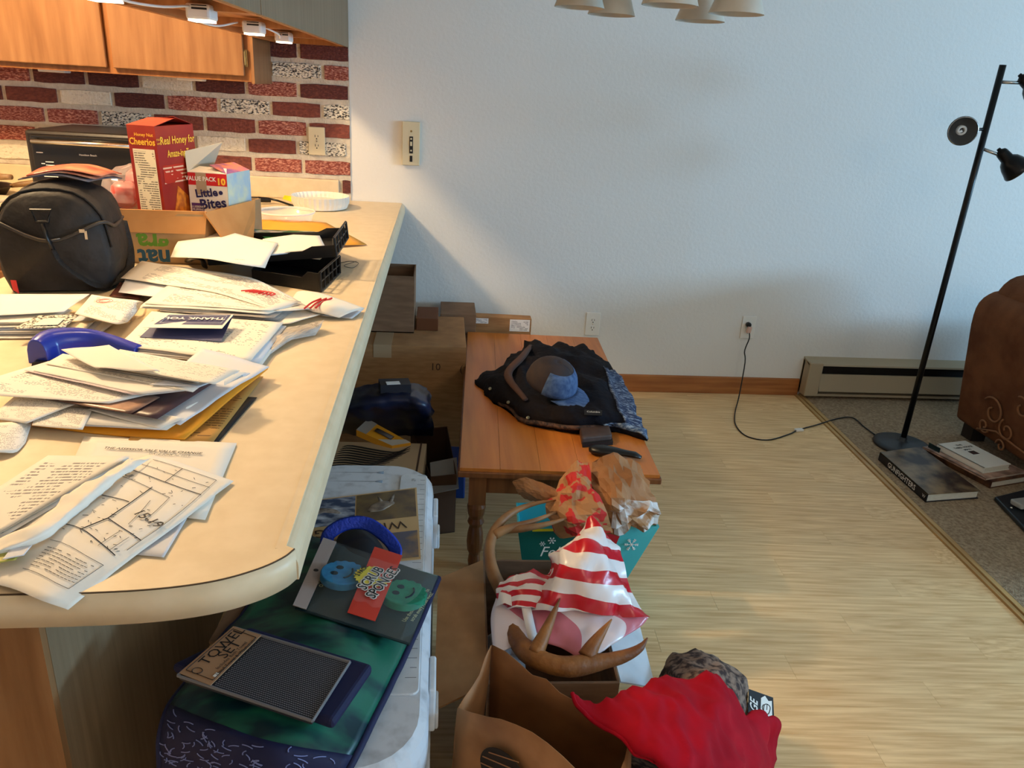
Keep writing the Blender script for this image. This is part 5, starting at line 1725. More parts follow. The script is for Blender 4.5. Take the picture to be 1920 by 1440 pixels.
def pillow(rows, nu, nv, depth, amp=0.0, freq=8, seed=0, aniso=(1, 1, 1), zmin=None, ridged=False, power=0.6):
    """closed crumpled volume: front surface through control points, back pushed by depth"""
    G = patch(rows, nu, nv, amp, freq, seed, aniso, ridged)
    d = V(depth)
    B = []
    for i in range(nu + 1):
        row = []
        for j in range(nv + 1):
            k = (max(0, sin(pi * i / nu)) * max(0, sin(pi * j / nv))) ** power
            p = G[i][j] + d * k
            row.append(p)
        B.append(row)
    if zmin is not None:
        for H_ in (G, B):
            for r_ in H_:
                for p in r_:
                    p.z = max(p.z, zmin)
    mb = MB()
    mb.grid(G)
    mb.grid([r_ for r_ in B[::-1]])
    return mb, G


m_jack = M('dark_quilted_jacket', (24, 17, 17), 0.9, (16, 17, 27), 7, detail=4, bump=0.5, bscale=40, spec=.2)
m_plaid = M('blue_plaid_flannel', (40, 54, 86), 0.85, (140, 152, 170), 60, (1, 3, 1), 2, .52, .62)
m_hem = M('ribbed_hem', (96, 66, 50), 0.8, (40, 28, 24), 120, (1, .2, 1), 1)
jk = thing('jacket', (0.4622,-0.9666,0.38), 'dark quilted flannel-lined jacket heaped on the wooden table', 'jacket')
rows = [[(0.3799,-0.4774,0.4), (0.4207,-0.5958,0.445), (0.5129,-0.5791,0.44), (0.6007,-0.5754,0.425), (0.6669,-0.5424,0.392)],
        [(0.2684,-0.7422,0.395), (0.3428,-0.899,0.475), (0.4612,-0.8507,0.47), (0.5801,-0.886,0.46), (0.6973,-0.7838,0.395)],
        [(0.1521,-0.9034,0.386), (0.2702,-1.062,0.45), (0.4166,-1.053,0.43), (0.5551,-1.131,0.46), (0.702,-0.991,0.4)],
        [(0.1974,-1.06,0.386), (0.2818,-1.256,0.43), (0.4086,-1.312,0.43), (0.5486,-1.319,0.44), (0.6848,-1.234,0.398)],
        [(0.2273,-1.127,0.384), (0.3247,-1.296,0.394), (0.4502,-1.349,0.394), (0.5859,-1.335,0.394), (0.6838,-1.408,0.384)]]
G = patch(rows, 34, 40, 0.024, 7.0, 3.0, (1.4, .7, 1), True)
for r_ in G:
    for p in r_:
        p.z = max(p.z, 0.385)
mb = MB()
mb.grid(G)
B = [[Vector((p.x, p.y, 0.3815)) for p in r_] for r_ in G]
mb.grid(B[::-1])
nG = 35 * 41
ring = [(i, 0) for i in range(35)] + [(34, j) for j in range(1, 41)] + [(i, 40) for i in range(33, -1, -1)] + [(0, j) for j in range(39, 0, -1)]
for k in range(len(ring)):
    a, d = ring[k], ring[(k + 1) % len(ring)]
    ia, id_ = a[0] * 41 + a[1], d[0] * 41 + d[1]
    ja, jd = nG + (34 - a[0]) * 41 + a[1], nG + (34 - d[0]) * 41 + d[1]
    mb.f.append((ia, ja, jd, id_))
    mb.mi.append(0)
mb.build('shell', m_jack, jk, smooth=True)
hp = [G[34][j] + Vector((0, -.003, .004)) for j in range(0, 41)]
MB().tube(hp[:26], 0.010, 8, flat=.8).build('hem', m_hem, jk, smooth=True)
pr = [[G[i][j] + Vector((0.002, -.002, .004)) for j in range(34, 41)] for i in range(10, 35)]
mb = MB()
mb.grid(pr, .004)
mb.build('flannel_lining', m_plaid, jk, smooth=True)
pr = [[G[i][j] + Vector((0, -.003, .005)) for j in range(28, 41)] for i in range(31, 35)]
mb = MB()
mb.grid(pr, .004)
mb.build('flannel_hem', M('light_plaid', (74, 96, 128), .85, (150, 166, 184), 60, (1, 3, 1), 2, .48, .6), jk, smooth=True)
colr = spline([G[3][8], G[10][9] + Vector((0, 0, .01)), G[17][9] + Vector((0, 0, .012)), G[24][12] + Vector((0, 0, .01))], 18)
MB().tube(colr, [.010 + .006 * sin(pi * i / 18) for i in range(19)], 8, flat=.6).build('collar', M('brown_lining', (72, 48, 40), .9), jk, smooth=True)
for i, j in ((22, 3), (28, 5), (32, 10)):
    MB().lathe(G[i][j] + Vector((-.002, -.004, .010)), [(.0065, 0), (.006, .003), (.003, .004)], 12, (-.2, -.5, .8)).build('snap_button', M('snap', (130, 128, 110), .35, metal=.8), jk)
lbp = G[27][27] + Vector((0, -.004, .012))
MB().obox(lbp, (.028, -.006, .002), (.002, .012, .004), (0, -.0005, .001)).build('label_tag', m_ink, jk)
text('Columbia', .011, lbp + Vector((0, -.001, .003)), (.028, -.006, .002), (.002, .012, .004), m_inkw, jk)

# baseball cap on the jacket
m_cap = M('brown_cap_cloth', (62, 48, 44), 0.8, (48, 40, 44), 30)
m_capb = M('blue_cap_cloth', (52, 78, 122), 0.8, (84, 108, 148), 50, (1, 3, 1))
cp_ = thing('baseball_cap', (0.4122,-1.145,0.45), 'blue and brown baseball cap resting on the dark jacket', 'cap')
cc = V((0.3895,-1.193,0.492))
ax = V((0.16, -0.30, 0.94)).normalized()
xx = V((0.85, -0.50, -0.10))
xx = (xx - ax * xx.dot(ax)).normalized()
yy = ax.cross(xx)
Gd = []
for i in range(11):
    th = i / 10 * pi / 2
    row = []
    for j in range(25):
        a = j / 24 * 2 * pi
        r_ = 0.084 * cos(th) ** .8 if i < 10 else 0.0005
        row.append(cc + xx * (r_ * cos(a) * 1.05) + yy * (r_ * sin(a) * .92) + ax * (0.090 * sin(th) ** 1.0))
    Gd.append(row)
mb = MB()
mb.grid(Gd, .002)
mb.build('crown', m_cap, cp_, smooth=True)
fr = [[Gd[i][j] + (Gd[i][j] - cc).normalized() * .002 for j in list(range(18, 25)) + list(range(1, 7))] for i in range(0, 7)]
mb = MB()
mb.grid(fr, .002)
mb.build('front_panel', m_capb, cp_, smooth=True)
br = []
for i in range(7):
    t = i / 6
    row = []
    for j in range(13):
        a = -1.15 + 2.3 * j / 12
        r0 = 0.086
        reach = 0.100 * cos(a * .95) * t
        p = cc + xx * (r0 * cos(a) * 1.03 + reach) + yy * (r0 * sin(a) * .92 * (1 - .08 * t)) + ax * (0.004 - 0.020 * (sin(a) ** 2) - .006 * t)
        row.append(p)
    br.append(row)
mb = MB()
mb.grid(br, -.003)
mb.build('brim', m_capb, cp_, smooth=True)
MB().lathe(cc + ax * .089, [(.006, 0), (.004, .003)], 10, ax).build('top_button', m_cap, cp_)

o = thing('wallet', (0.5199,-1.362,0.38), 'brown leather wallet standing by the jacket hem on the table', 'wallet')
mb = MB()
q = [(0.4609,-1.449,0.381), (0.5639,-1.422,0.381), (0.5699,-1.333,0.381), (0.4697,-1.345,0.381)]
mb.hexa([(p[0], p[1], .381) for p in q] + [(p[0], p[1] + .004, .409) for p in q])
mb.build('leather_fold', M('brown_leather', (78, 58, 50), .5, (62, 46, 40), 30), o, bevel=.006, seg=3)
mb = MB()
mb.hexa([(p[0], p[1], .3805) for p in [(0.4624,-1.46,0.381), (0.5641,-1.437,0.381), (0.5672,-1.406,0.381), (0.4655,-1.422,0.381)]] + [(p[0], p[1], .392) for p in [(0.4624,-1.46,0.381), (0.5641,-1.437,0.381), (0.5672,-1.406,0.381), (0.4655,-1.422,0.381)]])
mb.build('dark_fold', M('dark_leather', (24, 20, 22), .5), o)
o = thing('hair_brush', (0.5521,-1.504,0.38), 'black oval case with a handle lying beside the wallet', 'case')
pts = [V((0.4751,-1.497,0.392)), V((0.4878,-1.499,0.395)), V((0.5122,-1.51,0.397)), V((0.5482,-1.514,0.396)), V((0.5799,-1.522,0.395)), V((0.6101,-1.535,0.395)), V((0.6277,-1.547,0.392))]
MB().tube(pts, [.010, .022, .027, .022, .016, .016, .008], 14, flat=.55).build('shell', m_black, o, smooth=True)

# ================================================================ cooler under the counter edge
m_cool = M('cooler_white', (214, 220, 226), 0.45, (196, 202, 208), 20, detail=5)
m_dirt = M('cooler_scuffed', (206, 212, 220), 0.5, (168, 173, 180), 24, (1, 1, 1), 8, .5, .75)
m_grey = M('grey_print', (120, 126, 134), .6)


def rrect(x0, x1, y0, y1, r, n=7):
    out = []
    for cx_, cy_, a0 in ((x1 - r, y0 + r, -90), (x1 - r, y1 - r, 0), (x0 + r, y1 - r, 90), (x0 + r, y0 + r, 180)):
        for i in range(n + 1):
            a = radians(a0 + 90 * i / n)
            out.append((cx_ + r * cos(a), cy_ + r * sin(a)))
    return out


co = thing('cooler', (-0.225, -2.18, 0), 'large white chest cooler with ruler lid under the counter edge', 'cooler')
mb = MB()
R0 = rrect(-0.34, -0.020, -2.66, -1.70, .10)
R1 = rrect(-0.36, -0.002, -2.70, -1.665, .12)
n = len(R0)
lv_ = [(R0, 0.0), (R0, 0.20), (R1, 0.22), (R1, 0.25), ([(p[0] * .985 - .003, p[1]) for p in R1], .255), ([(p[0] * .985 - .003, p[1]) for p in R1], .335)]
vs = [(p[0], p[1], z) for R_, z in lv_ for p in R_]
fs = [tuple(range(n - 1, -1, -1)), tuple((len(lv_) - 1) * n + j for j in range(n))]
for k in range(len(lv_) - 1):
    fs += [(k * n + j, k * n + (j + 1) % n, (k + 1) * n + (j + 1) % n, (k + 1) * n + j) for j in range(n)]
mb.add(vs, fs)
mb.build('tub', m_cool, co, smooth=False)
mb = MB()
L0 = rrect(-0.365, 0.002, -2.705, -1.658, .12)
L1 = rrect(-0.362, -0.001, -2.702, -1.661, .118)
L2 = rrect(-0.350, -0.014, -2.690, -1.674, .108)
lv_ = [(L0, .338), (L0, .385), (L1, .408), (L2, .419)]
vs = [(p[0], p[1], z) for R_, z in lv_ for p in R_]
fs = [tuple(range(n - 1, -1, -1)), tuple((len(lv_) - 1) * n + j for j in range(n))]
for k in range(len(lv_) - 1):
    fs += [(k * n + j, k * n + (j + 1) % n, (k + 1) * n + (j + 1) % n, (k + 1) * n + j) for j in range(n)]
mb.add(vs, fs)
mb.build('lid', m_dirt, co, smooth=False)
mb = MB()
mb.prism(rrect(-0.088, -0.016, -2.54, -1.73, .015, 4), .4185, .4235)
rp = mb.build('ruler_strip', m_cool, co, bevel=.002)
rk = MB()
for k in range(31):
    y = -2.50 + .0254 * k
    rk.box(-0.034 if k % 2 else -0.042, -0.022, y - .0006, y + .0006, .4236, .4239)
rk.build('tick_print', m_grey, rp)
for k in range(1, 30, 2):
    text(str(k), .015, (-0.052, -2.50 + .0254 * k, .4236), (0, 1, 0), (-1, 0, 0), m_grey, rp, eps=.0003)
for y in (-2.46, -1.86):
    lt = MB()
    lt.box(0.001, 0.014, y - .045, y + .045, .30, .40)
    lt.box(0.012, 0.020, y - .030, y + .030, .29, .33)
    lt.build('latch', m_cool, co, bevel=.004)
for y, x in ((-1.765, -0.135), (-1.715, -0.135)):
    mb = MB()
    mb.tube([(x - .22, y, .4175), (x - .02, y, .4175), (x, y, .4180)], [.004, .005, .009], 8, flat=.35)
    mb.build('lid_groove', m_grey, co, smooth=True)
mb = MB()
mb.tube([(p[0], p[1], .236) for p in rrect(-0.363, 0.001, -2.703, -1.662, .12)], .006, 6, closed=True)
mb.build('belt_rib', m_cool, co, smooth=True)

# calendar on the lid
m_ph1 = M('calendar_wolf_photo', (52, 68, 96), .35, (190, 196, 206), 22, (1, 2, 1), 5, .45, .7)
m_ph2 = M('calendar_grass_photo', (112, 92, 58), .35, (70, 58, 50), 18, (1, 1, 1), 5, .4, .65)
m_ph3 = M('calendar_bird_photo', (150, 120, 76), .35, (84, 84, 100), 14, (1, 1, 1), 4, .4, .6)
m_tan = M('calendar_tan_band', (196, 164, 116), .5)
ca = thing('wildlife_calendar', (-0.164,-2.004,0.424), 'wildlife calendar with animal photos lying upside down on the cooler', 'calendar')
cq = [V((-0.2994,-2.18,0.4245)), V((-0.02347,-2.132,0.4245)), V((-0.04311,-1.808,0.4245)), V((-0.3324,-1.888,0.4245))]
MB().plate(*cq, .003).build('pages', m_tan, ca)


def cpt(u, v, e=.0022):
    return (cq[0].lerp(cq[1], u)).lerp(cq[3].lerp(cq[2], u), v) + Vector((0, 0, e))


for u0, u1, v0, v1, mt in ((0.02, .47, .56, .98, m_ph1), (.48, .985, .56, .98, m_ph2), (.02, .47, .02, .36, m_ph3), (.48, .985, .02, .36, m_ph3)):
    MB().plate(cpt(u0, v0), cpt(u1, v0), cpt(u1, v1), cpt(u0, v1), .0005).build('photo', mt, ca)
ud = cpt(0, .5) - cpt(1, .5)
text('WILD MAGIC', .047, cpt(.45, .46, .0026), ud, cpt(.5, 0) - cpt(.5, 1), m_print, ca, sx=.92)
an = MB()
an.tube(spline([cpt(.10, .70, .002), cpt(.18, .80, .002), cpt(.28, .78, .002), cpt(.36, .72, .002)], 12), [.004, .006, .009, .012, .014, .013, .012, .013, .012, .010, .008, .006, .004], 8, flat=.12)
an.build('wolf_print', M('wolf_grey', (168, 158, 150), .5, (96, 84, 76), 40), ca, smooth=True)
an = MB()
an.tube(spline([cpt(.58, .70, .002), cpt(.70, .78, .002), cpt(.80, .80, .002)], 12), [.006, .010, .016, .020, .022, .022, .020, .020, .018, .016, .012, .010, .006], 8, flat=.12)
an.tube([cpt(.70, .80, .002), cpt(.66, .92, .002)], [.008, .003], 6, flat=.2)
an.tube([cpt(.76, .80, .002), cpt(.80, .93, .002)], [.008, .003], 6, flat=.2)
an.build('deer_print', M('deer_grey', (150, 136, 120), .5, (92, 80, 70), 40), ca, smooth=True)

# black pouch with blue strap
po = thing('strap_pouch', (-0.1583,-2.124,0.43), 'black pouch with a bright blue webbing strap on the calendar', 'pouch')
rows = [[(-0.2187,-2.08,0.432), (-0.2075,-2.053,0.44), (-0.1772,-2.018,0.44), (-0.1354,-2.046,0.436)], [(-0.2155,-2.156,0.445), (-0.1836,-2.15,0.475), (-0.1395,-2.133,0.475), (-0.1059,-2.118,0.44)], [(-0.189,-2.206,0.445), (-0.1611,-2.203,0.47), (-0.1221,-2.203,0.47), (-0.09255,-2.177,0.436)]]
mb, _ = pillow(rows, 12, 14, (0, 0, -.03), .003, 20, 2, zmin=.428)
mb.build('pouch_body', M('black_cloth', (14, 16, 24), .8), po, smooth=True)
m_bst = M('blue_webbing', (28, 60, 176), .5, bump=.3, bscale=150)
s_ = spline([(-0.2334,-2.109,0.445), (-0.2269,-2.1,0.47), (-0.1904,-2.089,0.488), (-0.1457,-2.089,0.488), (-0.1034,-2.118,0.475), (-0.07842,-2.144,0.455), (-0.08105,-2.178,0.445)], 30)
MB().tube(s_, .015, 8, flat=.14, upv=(0, -.5, .8)).build('webbing_strap', m_bst, po, smooth=True)

# ---- green tote bag with its contents
m_tote = M('teal_tote_print', (7, 44, 54), .38, (30, 100, 80), 9, (1, 2.2, 1), 3, .44, .62)
m_navy = M('navy_cloth', (14, 20, 62), .7)
m_band = M('navy_band_print', (14, 20, 66), .6, (96, 112, 170), 46, (2.4, .5, 1), 2, .56, .62)
tt = thing('tote_bag', (-0.2344,-2.465,0.42), 'teal and navy shopping tote slumped over the front of the cooler', 'bag')
rows = [[(-0.2818,-2.055,0.437), (-0.175,-2.129,0.45), (-0.07866,-2.181,0.452), (0.0136,-2.214,0.437)],
        [(-0.3415,-2.311,0.45), (-0.2232,-2.4,0.487), (-0.1217,-2.439,0.487), (-0.03357,-2.407,0.442)],
        [(-0.3893,-2.443,0.446), (-0.269,-2.548,0.5), (-0.1659,-2.599,0.5), (-0.07887,-2.566,0.445)],
        [(-0.4205,-2.588,0.44), (-0.3203,-2.669,0.48), (-0.2212,-2.709,0.482), (-0.118,-2.696,0.44)],
        [(-0.4216,-2.645,0.37), (-0.3304,-2.699,0.4), (-0.2456,-2.726,0.4), (-0.1591,-2.73,0.38)]]
G = patch(rows, 40, 26, .006, 10, 4)
mb = MB()
mb.grid(G, -.016) if False else mb.grid(G, .016)
mb.build('fabric_shell', m_tote, tt, smooth=True)
MB().tube([G[i][26] + Vector((.002, 0, -.006)) for i in range(41)], .007, 7).build('edge_binding', m_navy, tt, smooth=True)
MB().tube([G[i][0] + Vector((-.002, 0, -.006)) for i in range(41)], .006, 7).build('edge_binding', m_navy, tt, smooth=True)
mb = MB()
mb.grid([[G[i][j] + Vector((0, -.0015, .0015)) for j in range(0, 27)] for i in range(29, 41)], .001)
bo = mb.build('navy_band', m_navy, tt, smooth=True)
dl = MB()
rr = random.Random(3)
for k in range(130):
    ci, cj = rr.uniform(30, 39.2), rr.uniform(.6, 25)
    a0 = (nz(ci * .28, cj * .16, 4) * 2.6 + (k % 2) * 1.2) * pi
    pts = []
    for s in range(5):
        i_, j_ = ci + sin(a0) * s * .22, cj + cos(a0) * s * .40
        i_, j_ = min(max(i_, 29), 39.99), min(max(j_, 0), 25.99)
        a_, b_ = int(i_), int(j_)
        pts.append(G[a_][b_].lerp(G[a_ + 1][b_], i_ - a_).lerp(G[a_][b_ + 1].lerp(G[a_ + 1][b_ + 1], i_ - a_), j_ - b_) + Vector((0, -.002, .0026)))
        a0 += .12
    dl.tube(pts, .0009, 4)
dl.build('dash_print', M('dash_ink', (120, 132, 186), .6), bo)

# towel set
tw = thing('towel_set', (-0.2796,-2.579,0.5), 'navy towel set in grey mesh packaging with a tan card on the tote', 'towel')
tq = [V((-0.3954,-2.596,0.52)), V((-0.1708,-2.695,0.52)), V((-0.1294,-2.572,0.522)), V((-0.3349,-2.484,0.522))]
nv_ = [V((-0.4184,-2.56,0.494)), V((-0.1416,-2.69,0.494)), V((-0.09175,-2.568,0.496)), V((-0.313,-2.469,0.496))]
MB().hexa([tuple(p) for p in nv_] + [tuple(p + Vector((0, 0, .020))) for p in nv_]).build('navy_towel', m_navy, tw, bevel=.008, seg=3)
cen = sum(tq, Vector()) / 4
MB().hexa([tuple(cen + (p - cen) * .985 - Vector((0, 0, .010))) for p in tq] + [tuple(p) for p in tq]).build('pack_tray', M('pack_grey', (44, 46, 54), .6), tw, bevel=.003)


def tq_(u, v, e=.001):
    return (tq[0].lerp(tq[1], u)).lerp(tq[3].lerp(tq[2], u), v) + Vector((0, 0, e))


ms = MB()
NU, NV = 46, 34
dot = .36
for i in range(NU):
    for j in range(NV):
        u, v = .26 + .73 * (i + (.5 if j % 2 else 0)) / NU, .01 + .98 * j / NV
        if u > .99:
            continue
        du, dv = .73 / NU, .98 / NV
        # woven strand: small raised lozenge between the holes
        ms.add([tq_(u, v + dv * .28, .0012), tq_(u + du * .5, v, .0018), tq_(u + du, v + dv * .28, .0012), tq_(u + du * .5, v + dv * .56, .0012)], [(0, 1, 2, 3)])
mo = ms.build('mesh_netting', M('silver_mesh', (156, 156, 164), .45), tw)
mo['kind'] = 'stuff'
mb = MB()
for a, b in (((.25, .0), (1, 0)), ((1, 0), (1, 1)), ((1, 1), (0, 1)), ((0, 1), (0, 0)), ((0, 0), (.25, 0))):
    mb.tube([tq_(*a, .001), tq_(*b, .001)], .0025, 6)
mb.build('pack_rim', M('pack_rim', (120, 122, 128), .4), tw)
MB().plate(tq_(.0, .03, .003), tq_(.255, .0, .003), tq_(.245, .99, .003), tq_(-.01, 1.0, .003), .0015).build('card_label', M('tan_card', (172, 134, 100), .7), tw)
ku, kv = tq_(.12, 1, 0) - tq_(.12, 0, 0), tq_(0, .5, 0) - tq_(.25, .5, 0)
text('TOWEL', .027, tq_(.075, .62, .0042), ku, kv, m_ink, tw, sx=1.0)
text('SET', .027, tq_(.145, .60, .0042), ku, kv, m_ink, tw, sx=1.0)
text('Includes Bath Towel\nHand Towel & Washcloth', .0085, tq_(.215, .52, .0042), ku, kv, m_ink, tw)
mb = MB()
for a, b in (((.02, .10), (.24, .08)), ((.24, .08), (.23, .92)), ((.23, .92), (.01, .95)), ((.01, .95), (.02, .10))):
    mb.tube([tq_(*a, .0042), tq_(*b, .0042)], .0006, 4)
mb.tube([tq_(.09 + .035 * cos(a * pi / 8), .14 + .05 * sin(a * pi / 8), .0042) for a in range(16)], .0007, 4, closed=True)
mb.build('card_border', m_ink, tw)
MB().plate(tq_(.215, .13, .0045), tq_(.235, .13, .0045), tq_(.235, .20, .0045), tq_(.215, .20, .0045), .0005).build('size_sticker', m_inkw, tw)

# scrub sponges in a clear pack
sg = thing('sponge_pack', (-0.1224,-2.323,0.49), 'two-pack of round scrub sponges in a clear hang bag on the tote', 'sponge pack')
sq = [V((-0.2472,-2.407,0.507)), V((-0.03495,-2.485,0.487)), V((0.01533,-2.258,0.47)), V((-0.2358,-2.134,0.478))]


def sp4(u, v, e=.001):
    return (sq[0].lerp(sq[1], u)).lerp(sq[3].lerp(sq[2], u), v) + snn * e


snn = (sq[1] - sq[0]).cross(sq[3] - sq[0]).normalized()
MB().plate(*[sp4(u, v, -.004) for u, v in ((0, 0), (1, 0), (1, 1), (0, 1))], .002).build('backing_card', M('dark_card', (16, 40, 44), .5), sg)
MB().plate(sp4(-.02, .0, .002), sp4(.10, .0, .002), sp4(.12, 1.0, .002), sp4(.0, 1.0, .002), .0012).build('header_strip', M('header_grey', (170, 156, 150), .6), sg)
MB().lathe(sp4(.05, .5, .003), [(.005, 0), (.005, .0006)], 12, snn).build('hang_hole', m_ink, sg)
uu = (sq[1] - sq[0]).normalized()
vv_ = (snn.cross(uu)).normalized()


def sponge(cu_, cv_, rad, mat, nm):
    c = sp4(cu_, cv_, .002)
    s = MB()
    pts = []
    for k in range(64):
        a = 2 * pi * k / 64
        r_ = rad * (1.0 + (.055 * cos(k * pi / 2 * 1.0) if sin(a + .3) > .25 else 0))
        pts.append(c + uu * (r_ * cos(a) * 1.02) + vv_ * (r_ * sin(a) * 1.10))
    nn_ = len(pts)
    s.add([p for p in pts] + [p + snn * .016 for p in pts], [tuple(range(nn_ - 1, -1, -1)), tuple(range(nn_, 2 * nn_))] + [(i, (i + 1) % nn_, nn_ + (i + 1) % nn_, nn_ + i) for i in range(nn_)])
    so_ = s.build('sponge', mat, sg, bevel=.002)
    h = MB()
    for dx, dy in ((-.30, -.30), (-.30, .30)):
        h.lathe(c + uu * (dx * rad) + vv_ * (dy * rad) + snn * .016, [(.0072, 0), (.0072, .0006)], 14, snn)
    h.tube([c + uu * (rad * .42 * cos(a) ) + vv_ * (rad * .62 * sin(a)) + snn * .0162 for a in [(-.9 + 1.8 * q / 10) for q in range(11)]], .0020, 6)
    h.build('finger_hole', M('hole_dark', (8, 30, 40), .8), so_)


sponge(.285, .50, .042, M('blue_sponge', (44, 122, 164), .85, (34, 104, 148), 60), 'sponge')
sponge(.815, .50, .042, M('green_sponge', (26, 128, 96), .85, (20, 108, 82), 60), 'sponge')
MB().plate(sp4(.45, .01, .020), sp4(.69, .01, .020), sp4(.69, .99, .020), sp4(.45, .99, .020), .001).build('red_label', M('red_label', (206, 52, 30), .45), sg)
sb = MB()
pts = []
c = sp4(.535, .55, .0215)
for k in range(48):
    r_ = .036 * (1.07 if k % 2 else .95)
    a = 2 * pi * k / 48
    pts.append(c + uu * (r_ * cos(a)) + vv_ * (r_ * sin(a) * 1.05))
sb.add(pts, [tuple(range(48))])
sb.build('starburst', M('yellow_label', (226, 204, 40), .45), sg)
tn = vv_
text('2 PACK', .013, sp4(.432, .56, .0228), tn, -uu, m_ink, sg, bold=.0005, eps=.001)
for s_, u_, sc in (('SCRUB', .525, .030), ('SPONGES', .632, .030)):
    text(s_, sc, sp4(u_, .50, .0225), tn, -uu, m_inkw, sg, bold=.0024, eps=.0003, shear=.2)
    text(s_, sc, sp4(u_, .50, .0225), tn, -uu, m_ink, sg, bold=.0004, eps=.0008, shear=.2)
text('Scratch Free &\nOdor Resistant', .0115, sp4(.155, .45, .0015), tn, -uu, M('pale_print', (206, 200, 150), .6), sg)
text('Use these handy sponges to\nscrub every room mess!', .0115, sp4(.955, .48, .0015), tn, -uu, M('pale_print2', (206, 200, 150), .6), sg)
G = []
for i in range(13):
    row = []
    for j in range(9):
        u, v = .11 + .89 * i / 12, j / 8
        e = .001 + .0235 * (max(0, sin(pi * i / 12)) * max(0, sin(pi * j / 8))) ** .25 + .0012 * nz(i * .9, j * .9, 2)
        row.append(sp4(u, v, e))
    G.append(row)
mb = MB()
mb.grid(G)
mb.build('clear_film', M('clear_film', (235, 245, 245), .15, alpha=.06, spec=.5), sg, smooth=False)
tag(MB().plate((-0.4054,-2.41,0.43), (-0.3804,-2.41,0.43), (-0.356,-2.285,0.44), (-0.3875,-2.292,0.44), .006).build('kraft_sleeve', M('kraft_sleeve', (120, 94, 74), .8)), 'strip of brown paper sleeve between counter end and tote', 'paper')

# ================================================================ boxes behind the cooler
eb = thing('printed_box', (-0.1986,-0.8068,0), 'cardboard box printed with a black eagle wing behind the cooler', 'box')
eq = [V((-0.3504,-1.436,0.28)), V((-0.03425,-1.449,0.28)), V((-0.02496,-1.242,0.28)), V((-0.3268,-1.237,0.28))]
MB().hexa([(p.x, p.y, 0) for p in eq] + [(p.x, p.y, .28) for p in eq]).build('carton', M('tan_printed_carton', (176, 152, 120), .75), eb)


def eqp(u, v, e=.0012):
    return (eq[0].lerp(eq[1], u)).lerp(eq[3].lerp(eq[2], u), v) + Vector((0, 0, e))


wg_ = MB()
for k in range(9):
    y = .10 + .085 * k
    wg_.tube(spline([eqp(.02 + .01 * k, y), eqp(.20, y + .06), eqp(.42 + .03 * k, y + .02 - .02 * k), eqp(.62 + .035 * min(k, 6), y + .10)], 12), [.0015 + .0045 * sin(pi * i / 12) for i in range(13)], 6, flat=.1)
wg_.build('wing_print', M('black_print', (26, 20, 18), .7), eb)
MB().plate(eqp(.93, 0, .001), eqp(.95, 0, .001), eqp(.95, 1, .001), eqp(.93, 1, .001), .0006).build('edge_print', m_print, eb)
ob = thing('open_carton', (0.03603,-0.9796,0), 'small open carton with grey flap beside the eagle box', 'box')
oq = [V((-0.007249,-1.368,0.2)), V((0.07659,-1.348,0.2)), V((0.04693,-0.9638,0.2)), V((-0.087,-1.002,0.2))]
mb = MB()
openbox(mb, [(p.x, p.y) for p in oq], 0, .22)
mb.build('carton', M('carton_darkbrown', (92, 62, 42), .85), ob)
h0, h1 = V((-0.01265,-1.27,0.222)), V((0.07788,-1.228,0.222))
MB().plate(h0, h1, V((0.08421,-1.36,0.175)), V((-0.002892,-1.397,0.175)), .004).build('flap', M('carton_grey_inside', (158, 156, 152), .8), ob)
yp = thing('phone_package', (-0.1781,-1.219,0.3), 'orange and grey flashlight package lying on the eagle box', 'package')
yq = [V((-0.2615,-1.217,0.315)), V((-0.1385,-1.283,0.29)), V((-0.07817,-1.257,0.29)), V((-0.2285,-1.149,0.325))]
MB().hexa([tuple(p - Vector((0, 0, .022))) for p in yq] + [tuple(p) for p in yq]).build('carton', M('orange_card', (224, 156, 40), .45), yp)
yf = lambda u, v, e: (yq[0].lerp(yq[1], u)).lerp(yq[3].lerp(yq[2], u), v) + Vector((0, 0, e))
MB().plate(yf(0, 0, .001), yf(.28, 0, .001), yf(.22, 1, .001), yf(0, 1, .001), .0006).build('grey_end', M('card_grey', (160, 150, 140), .5), yp)
MB().plate(yf(.62, 0, .001), yf(1, 0, .001), yf(1, 1, .001), yf(.88, 1, .001), .0006).build('grey_end', M('card_grey2', (190, 182, 170), .5), yp)
MB().tube([yf(.35, .55, .004), yf(.75, .55, .004)], .011, 10, flat=.45).build('flashlight', M('gunmetal', (90, 84, 84), .4), yp, smooth=True)
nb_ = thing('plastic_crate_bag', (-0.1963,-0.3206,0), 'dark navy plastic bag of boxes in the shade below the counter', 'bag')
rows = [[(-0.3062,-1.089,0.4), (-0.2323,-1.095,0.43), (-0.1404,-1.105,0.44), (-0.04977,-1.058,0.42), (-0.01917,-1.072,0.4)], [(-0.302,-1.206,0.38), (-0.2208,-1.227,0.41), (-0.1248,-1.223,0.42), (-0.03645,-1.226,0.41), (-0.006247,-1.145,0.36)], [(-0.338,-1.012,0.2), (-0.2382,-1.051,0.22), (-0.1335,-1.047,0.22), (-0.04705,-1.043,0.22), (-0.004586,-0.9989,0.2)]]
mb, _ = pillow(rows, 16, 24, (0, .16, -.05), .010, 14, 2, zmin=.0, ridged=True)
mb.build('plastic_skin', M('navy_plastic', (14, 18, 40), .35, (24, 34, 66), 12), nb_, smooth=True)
MB().obox((-0.1372,-1.162,0.455), (.050, .008, 0), (-.006, .03, 0), (0, 0, .016)).build('small_carton', M('dark_small_box', (34, 34, 44), .5), nb_)
MB().obox((-0.1414,-1.182,0.474), (.022, .004, 0), (-.003, .012, 0), (0, 0, .001)).build('white_label', m_label, nb_)
